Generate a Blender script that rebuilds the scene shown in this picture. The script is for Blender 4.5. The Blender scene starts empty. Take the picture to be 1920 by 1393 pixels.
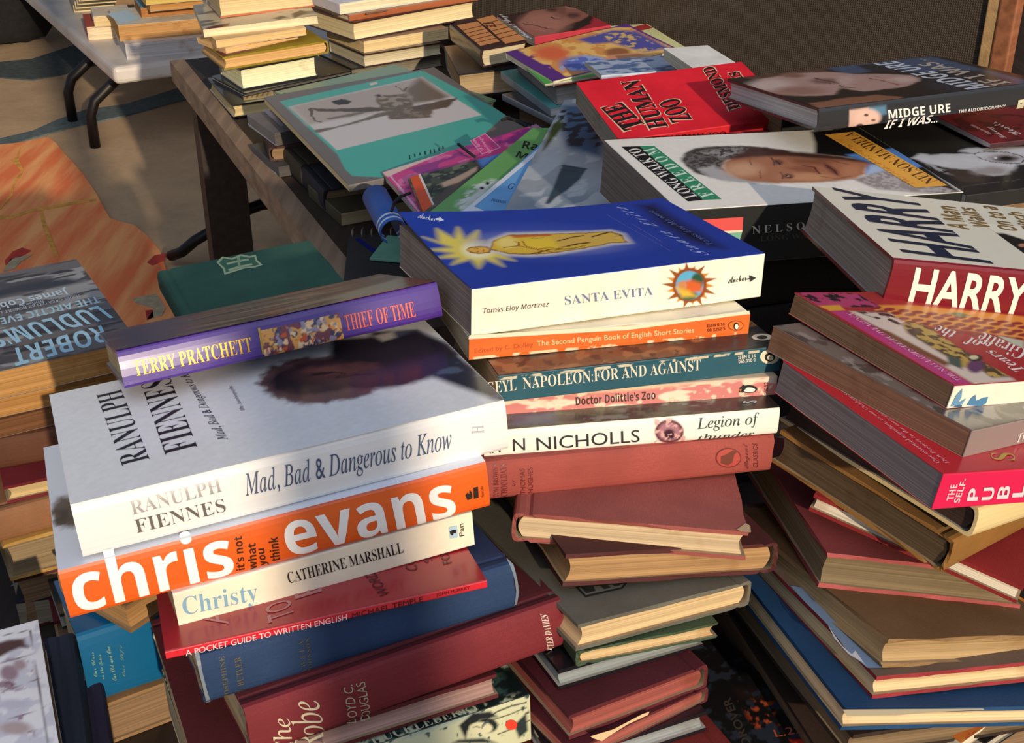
import bpy, bmesh, math, random
import numpy as np
from mathutils import Matrix, Vector, Euler

scene = bpy.context.scene
col = scene.collection
R = math.radians

def S(c):
    """sRGB 0-255 to linear"""
    out = []
    for v in c[:3]:
        v = v / 255.0
        out.append(v / 12.92 if v <= 0.04045 else ((v + 0.055) / 1.055) ** 2.4)
    return tuple(out)

# ------------------------------------------------------------------ camera
cam_d = bpy.data.cameras.new('camera')
cam = bpy.data.objects.new('camera', cam_d)
col.objects.link(cam)
cam_d.sensor_fit = 'HORIZONTAL'
cam_d.sensor_width = 36.0
cam_d.lens = 36.0 * 2400.0 / 1920.0
cam_d.clip_start = 0.02
cam.location = (0, 0, 1.02)
cam.rotation_euler = (R(90 - 28.2), 0, 0)
scene.camera = cam

# ------------------------------------------------------------------ sky, sun, exposure
scene.view_settings.view_transform = 'Standard'
scene.view_settings.look = 'None'
scene.view_settings.gamma = 1.0
scene.view_settings.use_curve_mapping = False
scene.view_settings.exposure = 0.0
SUN_AZ, SUN_EL = 21.5, 17            # degrees to the east of straight behind the viewer, height
world = bpy.data.worlds.new('sky')
scene.world = world
world.use_nodes = True
wn = world.node_tree.nodes
bg = wn['Background']
sky = wn.new('ShaderNodeTexSky')
sky.sky_type = 'NISHITA'
sky.sun_disc = False
sky.sun_elevation = R(50)
sky.sun_rotation = R(150)
sky.air_density = 1.0
sky.dust_density = 0.6
sky.ozone_density = 1.0
hs = wn.new('ShaderNodeHueSaturation')
hs.inputs['Saturation'].default_value = .6
world.node_tree.links.new(sky.outputs[0], hs.inputs['Color'])
# sky dimmed by hand towards the horizon, so upright faces get less fill
tcw = wn.new('ShaderNodeTexCoord')
sep = wn.new('ShaderNodeSeparateXYZ')
mrw = wn.new('ShaderNodeMapRange')
mrw.inputs[1].default_value = 0.0
mrw.inputs[2].default_value = 0.85
mrw.inputs[3].default_value = 0.15
mrw.inputs[4].default_value = 1.25
mxw = wn.new('ShaderNodeMix')
mxw.data_type = 'RGBA'
mxw.blend_type = 'MULTIPLY'
mxw.inputs[0].default_value = 1.0
wl = world.node_tree.links
wl.new(tcw.outputs['Generated'], sep.inputs[0])
wl.new(sep.outputs[2], mrw.inputs[0])
wl.new(hs.outputs[0], mxw.inputs[6])
wl.new(mrw.outputs[0], mxw.inputs[7])
wl.new(mxw.outputs[2], bg.inputs[0])
bg.inputs[1].default_value = 0.165
sun_d = bpy.data.lights.new('sun', 'SUN')
sun_d.energy = 3.4
sun_d.angle = R(0.9)
sun_d.color = (1.0, 0.83, 0.62)
sun = bpy.data.objects.new('sun', sun_d)
col.objects.link(sun)
dirv = Vector((math.sin(R(SUN_AZ)) * math.cos(R(SUN_EL)), -math.cos(R(SUN_AZ)) * math.cos(R(SUN_EL)), math.sin(R(SUN_EL))))
sun.rotation_euler = dirv.to_track_quat('Z', 'Y').to_euler()
sun.location = dirv * 6

# ------------------------------------------------------------------ helpers
MATS = {}

def nodes_of(m):
    m.use_nodes = True
    nt = m.node_tree
    return nt, nt.nodes['Principled BSDF']

def mat(kind, c, **k):
    """one procedural material per kind and colour"""
    key = (kind, tuple(c), tuple(sorted(k.items())))
    if key in MATS:
        return MATS[key]
    m = bpy.data.materials.new(kind)
    nt, p = nodes_of(m)
    L = nt.links
    base = S(c)
    tc = nt.nodes.new('ShaderNodeTexCoord')
    def noise(scale, detail=3, vec=None, rough=0.55):
        n = nt.nodes.new('ShaderNodeTexNoise')
        n.inputs['Scale'].default_value = scale
        n.inputs['Detail'].default_value = detail
        n.inputs['Roughness'].default_value = rough
        L.new(vec if vec is not None else tc.outputs['Object'], n.inputs['Vector'])
        return n
    def mapping(sc):
        mp = nt.nodes.new('ShaderNodeMapping')
        mp.inputs['Scale'].default_value = sc
        L.new(tc.outputs['Object'], mp.inputs['Vector'])
        return mp.outputs[0]
    def mixc(fac, a, b):
        mx = nt.nodes.new('ShaderNodeMix')
        mx.data_type = 'RGBA'
        if hasattr(fac, 'is_output'):
            L.new(fac, mx.inputs[0])
        else:
            mx.inputs[0].default_value = fac
        for i, v in ((6, a), (7, b)):
            if hasattr(v, 'is_output'):
                L.new(v, mx.inputs[i])
            else:
                mx.inputs[i].default_value = (*v, 1)
        return mx.outputs[2]
    def ramp(sock, a, b):
        r = nt.nodes.new('ShaderNodeMapRange')
        r.inputs[1].default_value = a
        r.inputs[2].default_value = b
        L.new(sock, r.inputs[0])
        return r.outputs[0]
    def bump(sock, strength, dist=0.001):
        b = nt.nodes.new('ShaderNodeBump')
        b.inputs['Strength'].default_value = strength
        b.inputs['Distance'].default_value = dist
        L.new(sock, b.inputs['Height'])
        L.new(b.outputs[0], p.inputs['Normal'])
    dark = tuple(v * 0.72 for v in base)
    light = tuple(min(1, v * 1.18 + 0.004) for v in base)
    if kind == 'pages':
        n = noise(1.0, 2, mapping((6, 6, 1100)))
        n2 = noise(28, 4)
        c1 = mixc(ramp(n.outputs[0], .35, .65), tuple(v * .74 for v in base), light)
        foxed = (base[0] * .62, base[1] * .5, base[2] * .38)
        c2 = mixc(ramp(n2.outputs[0], .60, .80), c1, foxed)
        L.new(c2, p.inputs['Base Color'])
        p.inputs['Roughness'].default_value = .85
        p.inputs['Specular IOR Level'].default_value = .2
        bump(n.outputs[0], .5, .0006)
    elif kind == 'cloth':
        w1 = noise(1.0, 1, mapping((350, 2600, 2600)))
        w2 = noise(1.0, 1, mapping((2600, 350, 350)))
        add = nt.nodes.new('ShaderNodeMath')
        L.new(w1.outputs[0], add.inputs[0]); L.new(w2.outputs[0], add.inputs[1])
        n = noise(22, 5)
        c1 = mixc(ramp(n.outputs[0], .35, .7), dark, light)
        c2 = mixc(ramp(add.outputs[0], .7, 1.3), tuple(v * .85 for v in base), c1)
        L.new(c2, p.inputs['Base Color'])
        p.inputs['Roughness'].default_value = k.get('rough', .72)
        p.inputs['Specular IOR Level'].default_value = .3
        bump(add.outputs[0], .35, .0004)
    elif kind == 'paper':                       # matt card and worn paperback covers
        n = noise(30, 5)
        L.new(mixc(ramp(n.outputs[0], .3, .75), tuple(v * .9 for v in base), light), p.inputs['Base Color'])
        p.inputs['Roughness'].default_value = k.get('rough', .5)
        bump(noise(120, 3).outputs[0], .12, .0006)
    elif kind == 'gloss':                       # laminated jackets
        n = noise(14, 3)
        L.new(mixc(ramp(n.outputs[0], .3, .75), tuple(v * .95 for v in base), tuple(min(1, v * 1.03) for v in base)), p.inputs['Base Color'])
        p.inputs['Roughness'].default_value = k.get('rough', .28)
        p.inputs['Coat Weight'].default_value = .35
        p.inputs['Coat Roughness'].default_value = .15
        bump(noise(40, 2).outputs[0], .05, .0008)
    elif kind == 'ink':
        p.inputs['Base Color'].default_value = (*base, 1)
        p.inputs['Roughness'].default_value = k.get('rough', .45)
        if k.get('foil'):
            p.inputs['Metallic'].default_value = .8
            p.inputs['Roughness'].default_value = .35
    elif kind == 'print':
        a = nt.nodes.new('ShaderNodeAttribute')
        a.attribute_name = 'ink'
        L.new(a.outputs['Color'], p.inputs['Base Color'])
        p.inputs['Roughness'].default_value = k.get('rough', .35)
        if k.get('coat'):
            p.inputs['Coat Weight'].default_value = k['coat']
            p.inputs['Coat Roughness'].default_value = .15
    elif kind == 'wood':
        n = noise(1.0, 6, mapping((70, 4, 70)))
        L.new(mixc(ramp(n.outputs[0], .3, .7), tuple(v * .55 for v in base), light), p.inputs['Base Color'])
        p.inputs['Roughness'].default_value = .6
        bump(n.outputs[0], .25, .002)
    elif kind == 'plastic':
        n = noise(9, 5)
        L.new(mixc(ramp(n.outputs[0], .35, .7), tuple(v * .86 for v in base), light), p.inputs['Base Color'])
        p.inputs['Roughness'].default_value = .45
        bump(noise(500, 2).outputs[0], .08, .0005)
    elif kind == 'metal':
        p.inputs['Base Color'].default_value = (*base, 1)
        p.inputs['Metallic'].default_value = .5
        p.inputs['Roughness'].default_value = .45
    elif kind == 'fabric':
        n = noise(60, 4)
        L.new(mixc(ramp(n.outputs[0], .3, .7), dark, light), p.inputs['Base Color'])
        p.inputs['Roughness'].default_value = .95
        bump(noise(300, 3).outputs[0], .4, .002)
    elif kind == 'concrete':
        n = noise(7, 8, None, .7)
        L.new(mixc(ramp(n.outputs[0], .3, .72), tuple(v * .8 for v in base), light), p.inputs['Base Color'])
        p.inputs['Roughness'].default_value = .9
        bump(noise(90, 4).outputs[0], .3, .003)
    elif kind == 'hessian':
        w1 = nt.nodes.new('ShaderNodeTexWave'); w1.inputs['Scale'].default_value = 95; w1.bands_direction = 'X'
        w1.inputs['Distortion'].default_value = 1.2; w1.inputs['Detail Scale'].default_value = 6
        w2 = nt.nodes.new('ShaderNodeTexWave'); w2.inputs['Scale'].default_value = 95; w2.bands_direction = 'Z'
        w2.inputs['Distortion'].default_value = 1.2; w2.inputs['Detail Scale'].default_value = 6
        for w in (w1, w2):
            L.new(tc.outputs['Object'], w.inputs['Vector'])
        mul = nt.nodes.new('ShaderNodeMath'); mul.operation = 'MULTIPLY'
        L.new(w1.outputs[1], mul.inputs[0]); L.new(w2.outputs[1], mul.inputs[1])
        n = noise(5, 5)
        c1 = mixc(ramp(mul.outputs[0], 0, .8), tuple(v * .55 for v in base), light)
        L.new(mixc(ramp(n.outputs[0], .3, .75), tuple(v * .6 for v in base), c1), p.inputs['Base Color'])
        p.inputs['Roughness'].default_value = .95
        bump(mul.outputs[0], .6, .002)
    MATS[key] = m
    return m

def link(name, me, parent=None, mats=()):
    o = bpy.data.objects.new(name, me)
    col.objects.link(o)
    for m in mats:
        me.materials.append(m)
    if parent is not None:
        o.parent = parent
    return o

def mesh(name, verts, faces, parent=None, mats=(), midx=None, smooth=False):
    me = bpy.data.meshes.new(name)
    me.from_pydata([tuple(v) for v in verts], [], faces)
    if midx is not None:
        for p, i in zip(me.polygons, midx):
            p.material_index = i
    if smooth:
        for p in me.polygons:
            p.use_smooth = True
    me.update()
    return link(name, me, parent, mats)

def thing(name, label, cat, loc=(0, 0, 0), rot=(0, 0, 0), group=None):
    o = bpy.data.objects.new(name, None)
    o.empty_display_size = .02
    col.objects.link(o)
    o.location = loc
    o.rotation_euler = rot
    return tag(o, label, cat, group)

def tag(o, label, cat, group=None, kind=None):
    o['label'] = label
    o['category'] = cat
    if group:
        o['group'] = group
    if kind:
        o['kind'] = kind
    return o

# ------------------------------------------------------------------ lettering
GLYPH = {}
def fancy(s, style):
    """pick the letter shapes: plain, bold, serif, italic serif, script"""
    base = {'bold': (0x1D5D4, 0x1D5EE, 0x1D7EC), 'serif': (0x1D400, 0x1D41A, 0x1D7CE), 'serifthin': (0x1D400, 0x1D41A, 0x1D7CE), 'slab': (0x1D400, 0x1D41A, 0x1D7CE), 'serifit': (0x1D468, 0x1D482, None),
            'lightit': (0x1D434, 0x1D44E, None), 'script': (0x1D4D0, 0x1D4EA, None), 'sansit': (0x1D608, 0x1D622, None)}.get(style)
    if not base:
        return s
    out = ''
    for ch in s:
        if 'A' <= ch <= 'Z':
            out += chr(base[0] + ord(ch) - 65)
        elif 'a' <= ch <= 'z':
            out += '\u210e' if (style == 'lightit' and ch == 'h') else chr(base[1] + ord(ch) - 97)
        elif '0' <= ch <= '9' and base[2]:
            out += chr(base[2] + ord(ch) - 48)
        else:
            out += ch
    return out

def glyphs(s, style):
    key = (s, style)
    if key not in GLYPH:
        cu = bpy.data.curves.new('lettering', 'FONT')
        cu.body = fancy(s, style)
        cu.resolution_u = 3
        cu.offset = {'heavy': .022, 'serif': -.006, 'serifthin': -.010, 'slab': .012}.get(style, 0)
        o = bpy.data.objects.new('lettering', cu)
        col.objects.link(o)
        bpy.context.view_layer.update()
        dg = bpy.context.evaluated_depsgraph_get()
        me = bpy.data.meshes.new_from_object(o.evaluated_get(dg))
        v = np.array([x.co[:2] for x in me.vertices], dtype=float).reshape(-1, 2)
        f = [tuple(p.vertices) for p in me.polygons]
        bpy.data.objects.remove(o)
        bpy.data.curves.remove(cu)
        bpy.data.meshes.remove(me)
        if len(v):
            v = (v - v.min(0)) / np.maximum(np.ptp(v, 0), 1e-6)
        GLYPH[key] = (v, f)
    return GLYPH[key]

# ------------------------------------------------------------------ printed pictures: ink colours per vertex of a fine grid
def paint(nx, ny, w, h, ops):
    X, Y = np.meshgrid(np.linspace(0, w, nx), np.linspace(0, h, ny))
    I = np.zeros((ny, nx, 3))
    def blend(m, c):
        nonlocal I
        c = np.array(S(c)) if not isinstance(c, np.ndarray) else c
        I = I * (1 - m[..., None]) + c * m[..., None]
    def vnoise(scale, seed, ax=1.0, ay=1.0, oct=3):
        tot = np.zeros_like(X); amp = 1; s = scale; norm = 0
        rs = np.random.RandomState(seed)
        for _ in range(oct):
            gx, gy = np.maximum(X + 30, 0) / (s * ax), np.maximum(Y + 30, 0) / (s * ay)
            n = rs.rand(int(gy.max()) + 3, int(gx.max()) + 3)
            ix, iy = gx.astype(int), gy.astype(int)
            fx, fy = gx - ix, gy - iy
            fx = fx * fx * (3 - 2 * fx); fy = fy * fy * (3 - 2 * fy)
            tot += amp * ((n[iy, ix] * (1 - fx) + n[iy, ix + 1] * fx) * (1 - fy) + (n[iy + 1, ix] * (1 - fx) + n[iy + 1, ix + 1] * fx) * fy)
            norm += amp; amp *= .5; s *= .5
        return tot / norm
    for op in ops:
        k = op[0]
        if k == 'fill':
            I[:] = S(op[1])
        elif k == 'ell':
            _, cx, cy, ax, ay, bx, by, c, soft = op
            det = ax * by - ay * bx
            if abs(det) < 1e-9:
                continue
            dx, dy = X - cx, Y - cy
            u = (dx * by - dy * bx) / det
            v = (dy * ax - dx * ay) / det
            r = np.hypot(u, v)
            blend(np.clip((1 - r) / max(soft, .02) + .5, 0, 1), c)
        elif k == 'poly':
            _, pts, c, soft = op
            inside = np.zeros(X.shape, bool); d = np.full(X.shape, 1e9)
            for (x0, y0), (x1, y1) in zip(pts, pts[1:] + pts[:1]):
                if y0 != y1:
                    cr = ((y0 > Y) != (y1 > Y)) & (X < (x1 - x0) * (Y - y0) / (y1 - y0) + x0)
                    inside ^= cr
                ex, ey = x1 - x0, y1 - y0
                q = np.clip(((X - x0) * ex + (Y - y0) * ey) / max(ex * ex + ey * ey, 1e-9), 0, 1)
                d = np.minimum(d, np.hypot(X - x0 - q * ex, Y - y0 - q * ey))
            sd = np.where(inside, d, -d)
            blend(np.clip(sd / max(soft, .3) + .5, 0, 1), c)
        elif k == 'line':
            _, pts, wd, c = op
            d = np.full(X.shape, 1e9)
            for (x0, y0), (x1, y1) in zip(pts, pts[1:]):
                ex, ey = x1 - x0, y1 - y0
                q = np.clip(((X - x0) * ex + (Y - y0) * ey) / max(ex * ex + ey * ey, 1e-9), 0, 1)
                d = np.minimum(d, np.hypot(X - x0 - q * ex, Y - y0 - q * ey))
            blend(np.clip((wd / 2 - d) / .5 + .5, 0, 1), c)
        elif k == 'noise':                       # (scale, amplitude, seed[, stretch x, stretch y])
            a = (list(op[1:]) + [1, 1])[:5]
            I *= (1 + a[1] * (2 * vnoise(a[0], a[2], a[3], a[4]) - 1))[..., None]
        elif k == 'warp':                        # ragged edges for what follows: (amount mm, scale, seed)
            X, Y = np.meshgrid(np.linspace(0, w, nx), np.linspace(0, h, ny))
            if op[1]:
                wx, wy = vnoise(op[2], op[3]), vnoise(op[2], op[3] + 1)
                X = X + op[1] * (2 * wx - 1)
                Y = Y + op[1] * (2 * wy - 1)
        elif k == 'blot':                        # blotches of one colour: (colour, scale, threshold, seed[, sx, sy])
            a = (list(op[1:]) + [1, 1])[:6]
            n = vnoise(a[1], a[3], a[4], a[5])
            blend(np.clip((n - a[2]) / .06 + .5, 0, 1), a[0])
        elif k == 'mask':                        # blotches inside a polygon: (points, soft, colour, scale, threshold, seed)
            _, pts, soft, c, sc, th, seed = op
            keep = I.copy()
            I0 = I
            I = np.zeros_like(I)
            sub = [('poly', pts, (255, 255, 255), soft)]
            for s in sub:
                inside = np.zeros(X.shape, bool); d = np.full(X.shape, 1e9)
                for (x0, y0), (x1, y1) in zip(pts, pts[1:] + pts[:1]):
                    if y0 != y1:
                        cr = ((y0 > Y) != (y1 > Y)) & (X < (x1 - x0) * (Y - y0) / (y1 - y0) + x0)
                        inside ^= cr
                    ex, ey = x1 - x0, y1 - y0
                    q = np.clip(((X - x0) * ex + (Y - y0) * ey) / max(ex * ex + ey * ey, 1e-9), 0, 1)
                    d = np.minimum(d, np.hypot(X - x0 - q * ex, Y - y0 - q * ey))
                m = np.clip(np.where(inside, d, -d) / max(soft, .3) + .5, 0, 1)
            I = keep
            n = vnoise(sc, seed)
            blend(m * np.clip((n - th) / .08 + .5, 0, 1), c)
    X, Y = np.meshgrid(np.linspace(0, w, nx), np.linspace(0, h, ny))
    return X, Y, np.clip(I, 0, 1)

def grid_print(name, X, Y, I, to3, parent, rough=.35, coat=0):
    ny, nx = X.shape
    P = to3(X.ravel(), Y.ravel())
    idx = np.arange(nx * ny).reshape(ny, nx)
    f = np.stack([idx[:-1, :-1], idx[:-1, 1:], idx[1:, 1:], idx[1:, :-1]], -1).reshape(-1, 4)
    me = bpy.data.meshes.new(name)
    me.vertices.add(len(P)); me.vertices.foreach_set('co', P.astype(np.float32).ravel())
    me.loops.add(f.size); me.loops.foreach_set('vertex_index', f.ravel().astype(np.int32))
    me.polygons.add(len(f))
    me.polygons.foreach_set('loop_start', (np.arange(len(f)) * 4).astype(np.int32))
    me.polygons.foreach_set('loop_total', np.full(len(f), 4, np.int32))
    me.update(calc_edges=True)
    at = me.color_attributes.new('ink', 'FLOAT_COLOR', 'POINT')
    at.data.foreach_set('color', np.concatenate([I.reshape(-1, 3), np.ones((nx * ny, 1))], 1).astype(np.float32).ravel())
    return link(name, me, parent, [mat('print', (0, 0, 0), rough=rough, coat=coat)])

# ------------------------------------------------------------------ books
def arc(cx, cy, r, a0, a1, n):
    return [(cx + r * math.cos(a0 + (a1 - a0) * i / n), cy + r * math.sin(a0 + (a1 - a0) * i / n)) for i in range(n + 1)]

def seg(p, q, n):
    return [(p[0] + (q[0] - p[0]) * i / n, p[1] + (q[1] - p[1]) * i / n) for i in range(1, n + 1)]

def extrude(profile, x0, x1, nx, closed_caps=True):
    """profile: closed list of (y, z); extruded along x"""
    n = len(profile)
    V = [(x0 + (x1 - x0) * i / nx, y, z) for i in range(nx + 1) for (y, z) in profile]
    F = []
    for i in range(nx):
        for j in range(n):
            k = (j + 1) % n
            F.append((i * n + j, i * n + k, (i + 1) * n + k, (i + 1) * n + j))
    return V, F

MM = .001
def slice_rows(q, f, T):
    """cut flat lettering into rows so that it can follow a rounded spine"""
    bm = bmesh.new()
    vs = [bm.verts.new((a, b, 0)) for a, b in q]
    for p in f:
        try:
            bm.faces.new([vs[i] for i in p])
        except ValueError:
            pass
    for k in range(1, 12):
        bmesh.ops.bisect_plane(bm, geom=bm.verts[:] + bm.edges[:] + bm.faces[:], plane_co=(0, T * k / 12, 0), plane_no=(0, 1, 0), dist=1e-5)
    bm.verts.index_update()
    q2 = np.array([v.co[:2] for v in bm.verts])
    f2 = [tuple(v.index for v in p.verts) for p in bm.faces]
    bm.free()
    return q2, f2

def book(name, label, loc, rot, dims, kind, spine, front, spinec, back, pages, art=(), group=None, curl=None, worn=0, bulge=None, cat='book', skew=0):
    """dims in mm: along the edge turned to the viewer, away from the viewer, thickness; spine: the side it is on (F, B, L, R)"""
    L, W, T = dims
    root = thing(name, label, cat, loc, rot, group)
    cl, cw = (L, W) if spine in 'FB' else (W, L)      # canonical: spine along x at y = -cw/2
    turn = {'F': lambda x, y: (x, y), 'B': lambda x, y: (-x, -y), 'L': lambda x, y: (y, -x), 'R': lambda x, y: (-y, x)}[spine]
    rnd = random.Random(label)
    def lift(x, y, z):
        """curl of a front cover corner: (corner u sign, v sign, height mm, reach u, reach v)"""
        if curl and z > T * .8:
            for (su, sv, h, ru, rv) in curl:
                a = max(0, 1 - (L / 2 - su * x) / ru) if su else 1
                b = max(0, 1 - (W / 2 - sv * y) / rv) if sv else 1
                z += h * (a * b) ** 1.6 * min(1, max(0, (z - T * .8) / (T * .2)))
        return x, y, z
    def place(V):
        out = []
        for (x, y, z) in V:
            y += skew * (z - T / 2)
            a, b = turn(x, y)
            a, b, z = lift(a, b, z)
            out.append((a * MM, b * MM, z * MM))
        return out
    hb = kind in ('hb', 'cl')
    if hb:
        t, sq = (2.6, 2.0) if T > 12 else (1.6, 1.5)
        bl = bulge if bulge is not None else (min(T * .16, 4.0) if kind == 'hb' else min(T * .2, 5))
        y0, y1 = -cw / 2, cw / 2
        ns = 10
        def spine_pts(off):
            pts = []
            for i in range(ns + 1):
                a = -math.pi / 2 + math.pi * i / ns
                zz = T / 2 + (T / 2 - off) * math.copysign(abs(math.sin(a)) ** .8, math.sin(a))
                yy = y0 + off + bl * (1 - abs(math.cos(a)) ** .55)
                pts.append((yy, zz))
            return pts
        out = [(y1, 0)]
        out += seg(out[-1], (y0 + bl + 11, 0), 6)
        if kind == 'cl':
            out += [(y0 + bl + 8, .2), (y0 + bl + 6, 1.3), (y0 + bl + 3.5, .3)]
        out += spine_pts(0)
        if kind == 'cl':
            out += [(y0 + bl + 3.5, T - .3), (y0 + bl + 6, T - 1.3), (y0 + bl + 8, T - .2)]
        out += [(y0 + bl + 11, T)]
        out += seg(out[-1], (y1, T), 6)
        n_out = len(out)
        inn = [(y1, T - t)] + seg((y1, T - t), (y0 + bl + 11, T - t), 6) + spine_pts(2.2)[::-1] + [(y0 + bl + 11, t)] + seg((y0 + bl + 11, t), (y1, t), 6)
        prof = out + inn
        V, F = extrude(prof, -cl / 2, cl / 2, 10)
        n = len(prof)
        mi = []
        for i in range(10):
            for j in range(n):
                if j < n_out - 1:
                    a, b = out[j], out[j + 1]
                    ym, zm = (a[0] + b[0]) / 2, (a[1] + b[1]) / 2
                    if zm > T - 2 and ym > y0 + bl * .9:
                        mi.append(0)
                    elif zm < 2 and ym > y0 + bl * .9:
                        mi.append(2)
                    else:
                        mi.append(1)
                else:
                    mi.append(3)
        for i in range(10):
            mi[i * n + n_out - 1] = 2
            mi[i * n + n - 1] = 2
        for i in (0, 10):                       # the cut ends of boards and spine
            k = len(out)
            for j in range(n_out - 1):
                jj = n - 1 - int(round(j * (len(inn) - 1) / (n_out - 1)))
                j2 = n - 1 - int(round((j + 1) * (len(inn) - 1) / (n_out - 1)))
                q = [i * n + j, i * n + j + 1, i * n + j2] + ([i * n + jj] if j2 != jj else [])
                F.append(tuple(q if i == 0 else q[::-1]))
                mi.append(1)
        # fore-edges
        wob = kind == 'cl'
        if worn:
            V = [(x + rnd.uniform(-1, 1) * worn * (abs(x) > cl / 2 - .1), y + rnd.uniform(-1, 1) * worn * (y > cw / 2 - .1), z) for (x, y, z) in V]
        mk = 'cloth' if kind == 'cl' else 'gloss'
        lining = mat('paper', (150, 130, 100)) if kind == 'cl' else mat('paper', (160, 154, 144))
        cov = mesh('cover', place(V), F, root, [mat(mk, front), mat(mk, spinec), mat(mk, back), lining], mi)
        px0, px1 = -cl / 2 + sq, cl / 2 - sq
        fe = y1 - sq
        b2 = bl * .8
        pp = [(fe, t)] + [(fe - 2.5 * math.sin(math.pi * i / 8), t + (T - 2 * t) * i / 8) for i in range(1, 8)] + [(fe, T - t)]
        sp = [(y0 + bl + 3, T - t)] + [(y0 + bl + 3 - b2 * math.sin(math.pi * i / 8), T - t - (T - 2 * t) * i / 8) for i in range(1, 8)] + [(y0 + bl + 3, t)]
        prof = pp + sp
    else:
        t = .5 if T > 8 else .3
        y0, y1 = -cw / 2, cw / 2
        r = min(.9, T * .2)
        out = [(y1, 0)] + seg((y1, 0), (y0 + r, 0), 14) + arc(y0 + r, r, r, -math.pi / 2, -math.pi, 3)[1:]
        out += seg(out[-1], (y0, T - r), 4) + arc(y0 + r, T - r, r, math.pi, math.pi / 2, 3)[1:]
        out += seg(out[-1], (y1, T), 14)
        n_out = len(out)
        inn = [(y1, T - t)] + seg((y1, T - t), (y0 + t, T - t), 14) + seg((y0 + t, T - t), (y0 + t, t), 4) + seg((y0 + t, t), (y1, t), 14)
        prof = out + inn
        V, F = extrude(prof, -cl / 2, cl / 2, 14)
        n = len(prof)
        mi = []
        for i in range(14):
            for j in range(n):
                if j < n_out - 1:
                    a, b = out[j], out[j + 1]
                    ym, zm = (a[0] + b[0]) / 2, (a[1] + b[1]) / 2
                    mi.append(0 if zm > T - r * .5 else (2 if zm < r * .5 else 1))
                else:
                    mi.append(3)
        for i in (0, 14):
            for j in range(n_out - 1):
                jj = n - 1 - int(round(j * (len(inn) - 1) / (n_out - 1)))
                j2 = n - 1 - int(round((j + 1) * (len(inn) - 1) / (n_out - 1)))
                q = [i * n + j, i * n + j + 1, i * n + j2] + ([i * n + jj] if j2 != jj else [])
                F.append(tuple(q if i == 0 else q[::-1]))
                mi.append(mi[j])
        mk = 'gloss' if kind == 'pbg' else 'paper'
        cov = mesh('cover', place(V), F, root, [mat(mk, front), mat(mk, spinec), mat(mk, back), mat('paper', (198, 186, 162))], mi)
        px0, px1 = -cl / 2 + .3, cl / 2 - .3
        prof = [(y1 - .5, t)] + seg((y1 - .5, t), (y1 - .5, T - t), 5) + [(y0 + t, T - t)] + seg((y0 + t, T - t), (y0 + t, t), 5)
    V, F = extrude(prof, px0, px1, 6)
    n = len(prof)
    # end caps as strips from fore-edge to spine so that they stay planar
    for i in (0, 6):
        h = n // 2
        for j in range(h - 1):
            q = (i * n + j, i * n + j + 1, i * n + n - 2 - j, i * n + n - 1 - j)
            F.append(q if i == 0 else q[::-1])
    mesh('page_block', [(a, b, c) for a, b, c in place([(x, y, z) for x, y, z in V])] if not curl else
         [(turn(x, y + skew * (z - T / 2))[0] * MM, turn(x, y + skew * (z - T / 2))[1] * MM, z * MM) for x, y, z in V], F, root, [mat('pages', pages)])
    # ---- what is printed on it
    eps = .12
    for k, op in enumerate(art):
        nm, face = op[1], op[2]
        def to3(a, b, lay=k):
            e = eps + (0 if op[0] == 'pic' else .2 + .012 * lay)
            a = np.asarray(a, float); b = np.asarray(b, float)
            if face == 'T':
                x, y, z = a - L / 2, b - W / 2, np.full(a.shape, T + e)
                if curl:
                    z = np.array([lift(xx, yy, T)[2] + e for xx, yy in zip(x, y)])
            elif face == 'F':
                x, y, z = a - L / 2, np.full(a.shape, -W / 2 - e), b
                if hb and spine == 'F':
                    s = np.clip(np.abs((b - T / 2) / (T / 2)) ** 1.25, 0, 1)
                    y = -W / 2 - e + bl * (1 - np.maximum(1 - s * s, 0) ** .275)
                if skew:
                    y = y + skew * (z - T / 2)
            elif face == 'L':
                x, y, z = np.full(a.shape, -L / 2 - e), W / 2 - a, b
            else:
                x, y, z = np.full(a.shape, L / 2 + e), a - W / 2, b
            return np.stack([x, y, z], 1) * MM
        if op[0] == 't':
            _, _, _, s, p0, p1, p2, c, style = op[:9]
            kw = op[9] if len(op) > 9 else {}
            g, f = glyphs(s, style)
            if not len(g):
                continue
            p0, p1, p2 = map(np.array, (p0, p1, p2))
            q = p0 + g[:, :1] * (p1 - p0) + g[:, 1:] * (p2 - p0)
            if hb and face == 'F' and spine == 'F':
                q, f = slice_rows(q, f, T)
            mesh(nm, to3(q[:, 0], q[:, 1]), f, root, [mat('ink', c, **kw)])
        elif op[0] == 'p':
            _, _, _, pts, c = op[:5]
            kw = op[5] if len(op) > 5 else {}
            q, f = np.array(pts, float), [tuple(range(len(pts)))]
            if hb and face == 'F' and spine == 'F':
                q, f = slice_rows(q, f, T)
            mesh(nm, to3(q[:, 0], q[:, 1]), f, root, [mat('ink', c, **kw)])
        elif op[0] == 'pic':
            _, _, _, (x0, y0_, x1, y1_), res, ops = op[:6]
            kw = op[6] if len(op) > 6 else {}
            w, h = x1 - x0, y1_ - y0_
            nx, ny = max(3, int(w / res)), max(3, int(h / res))
            X, Y, I = paint(nx, ny, w, h, ops)
            grid_print(nm, X, Y, I, lambda a, b: to3(a + x0, b + y0_), root, **kw)
    return root

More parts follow.
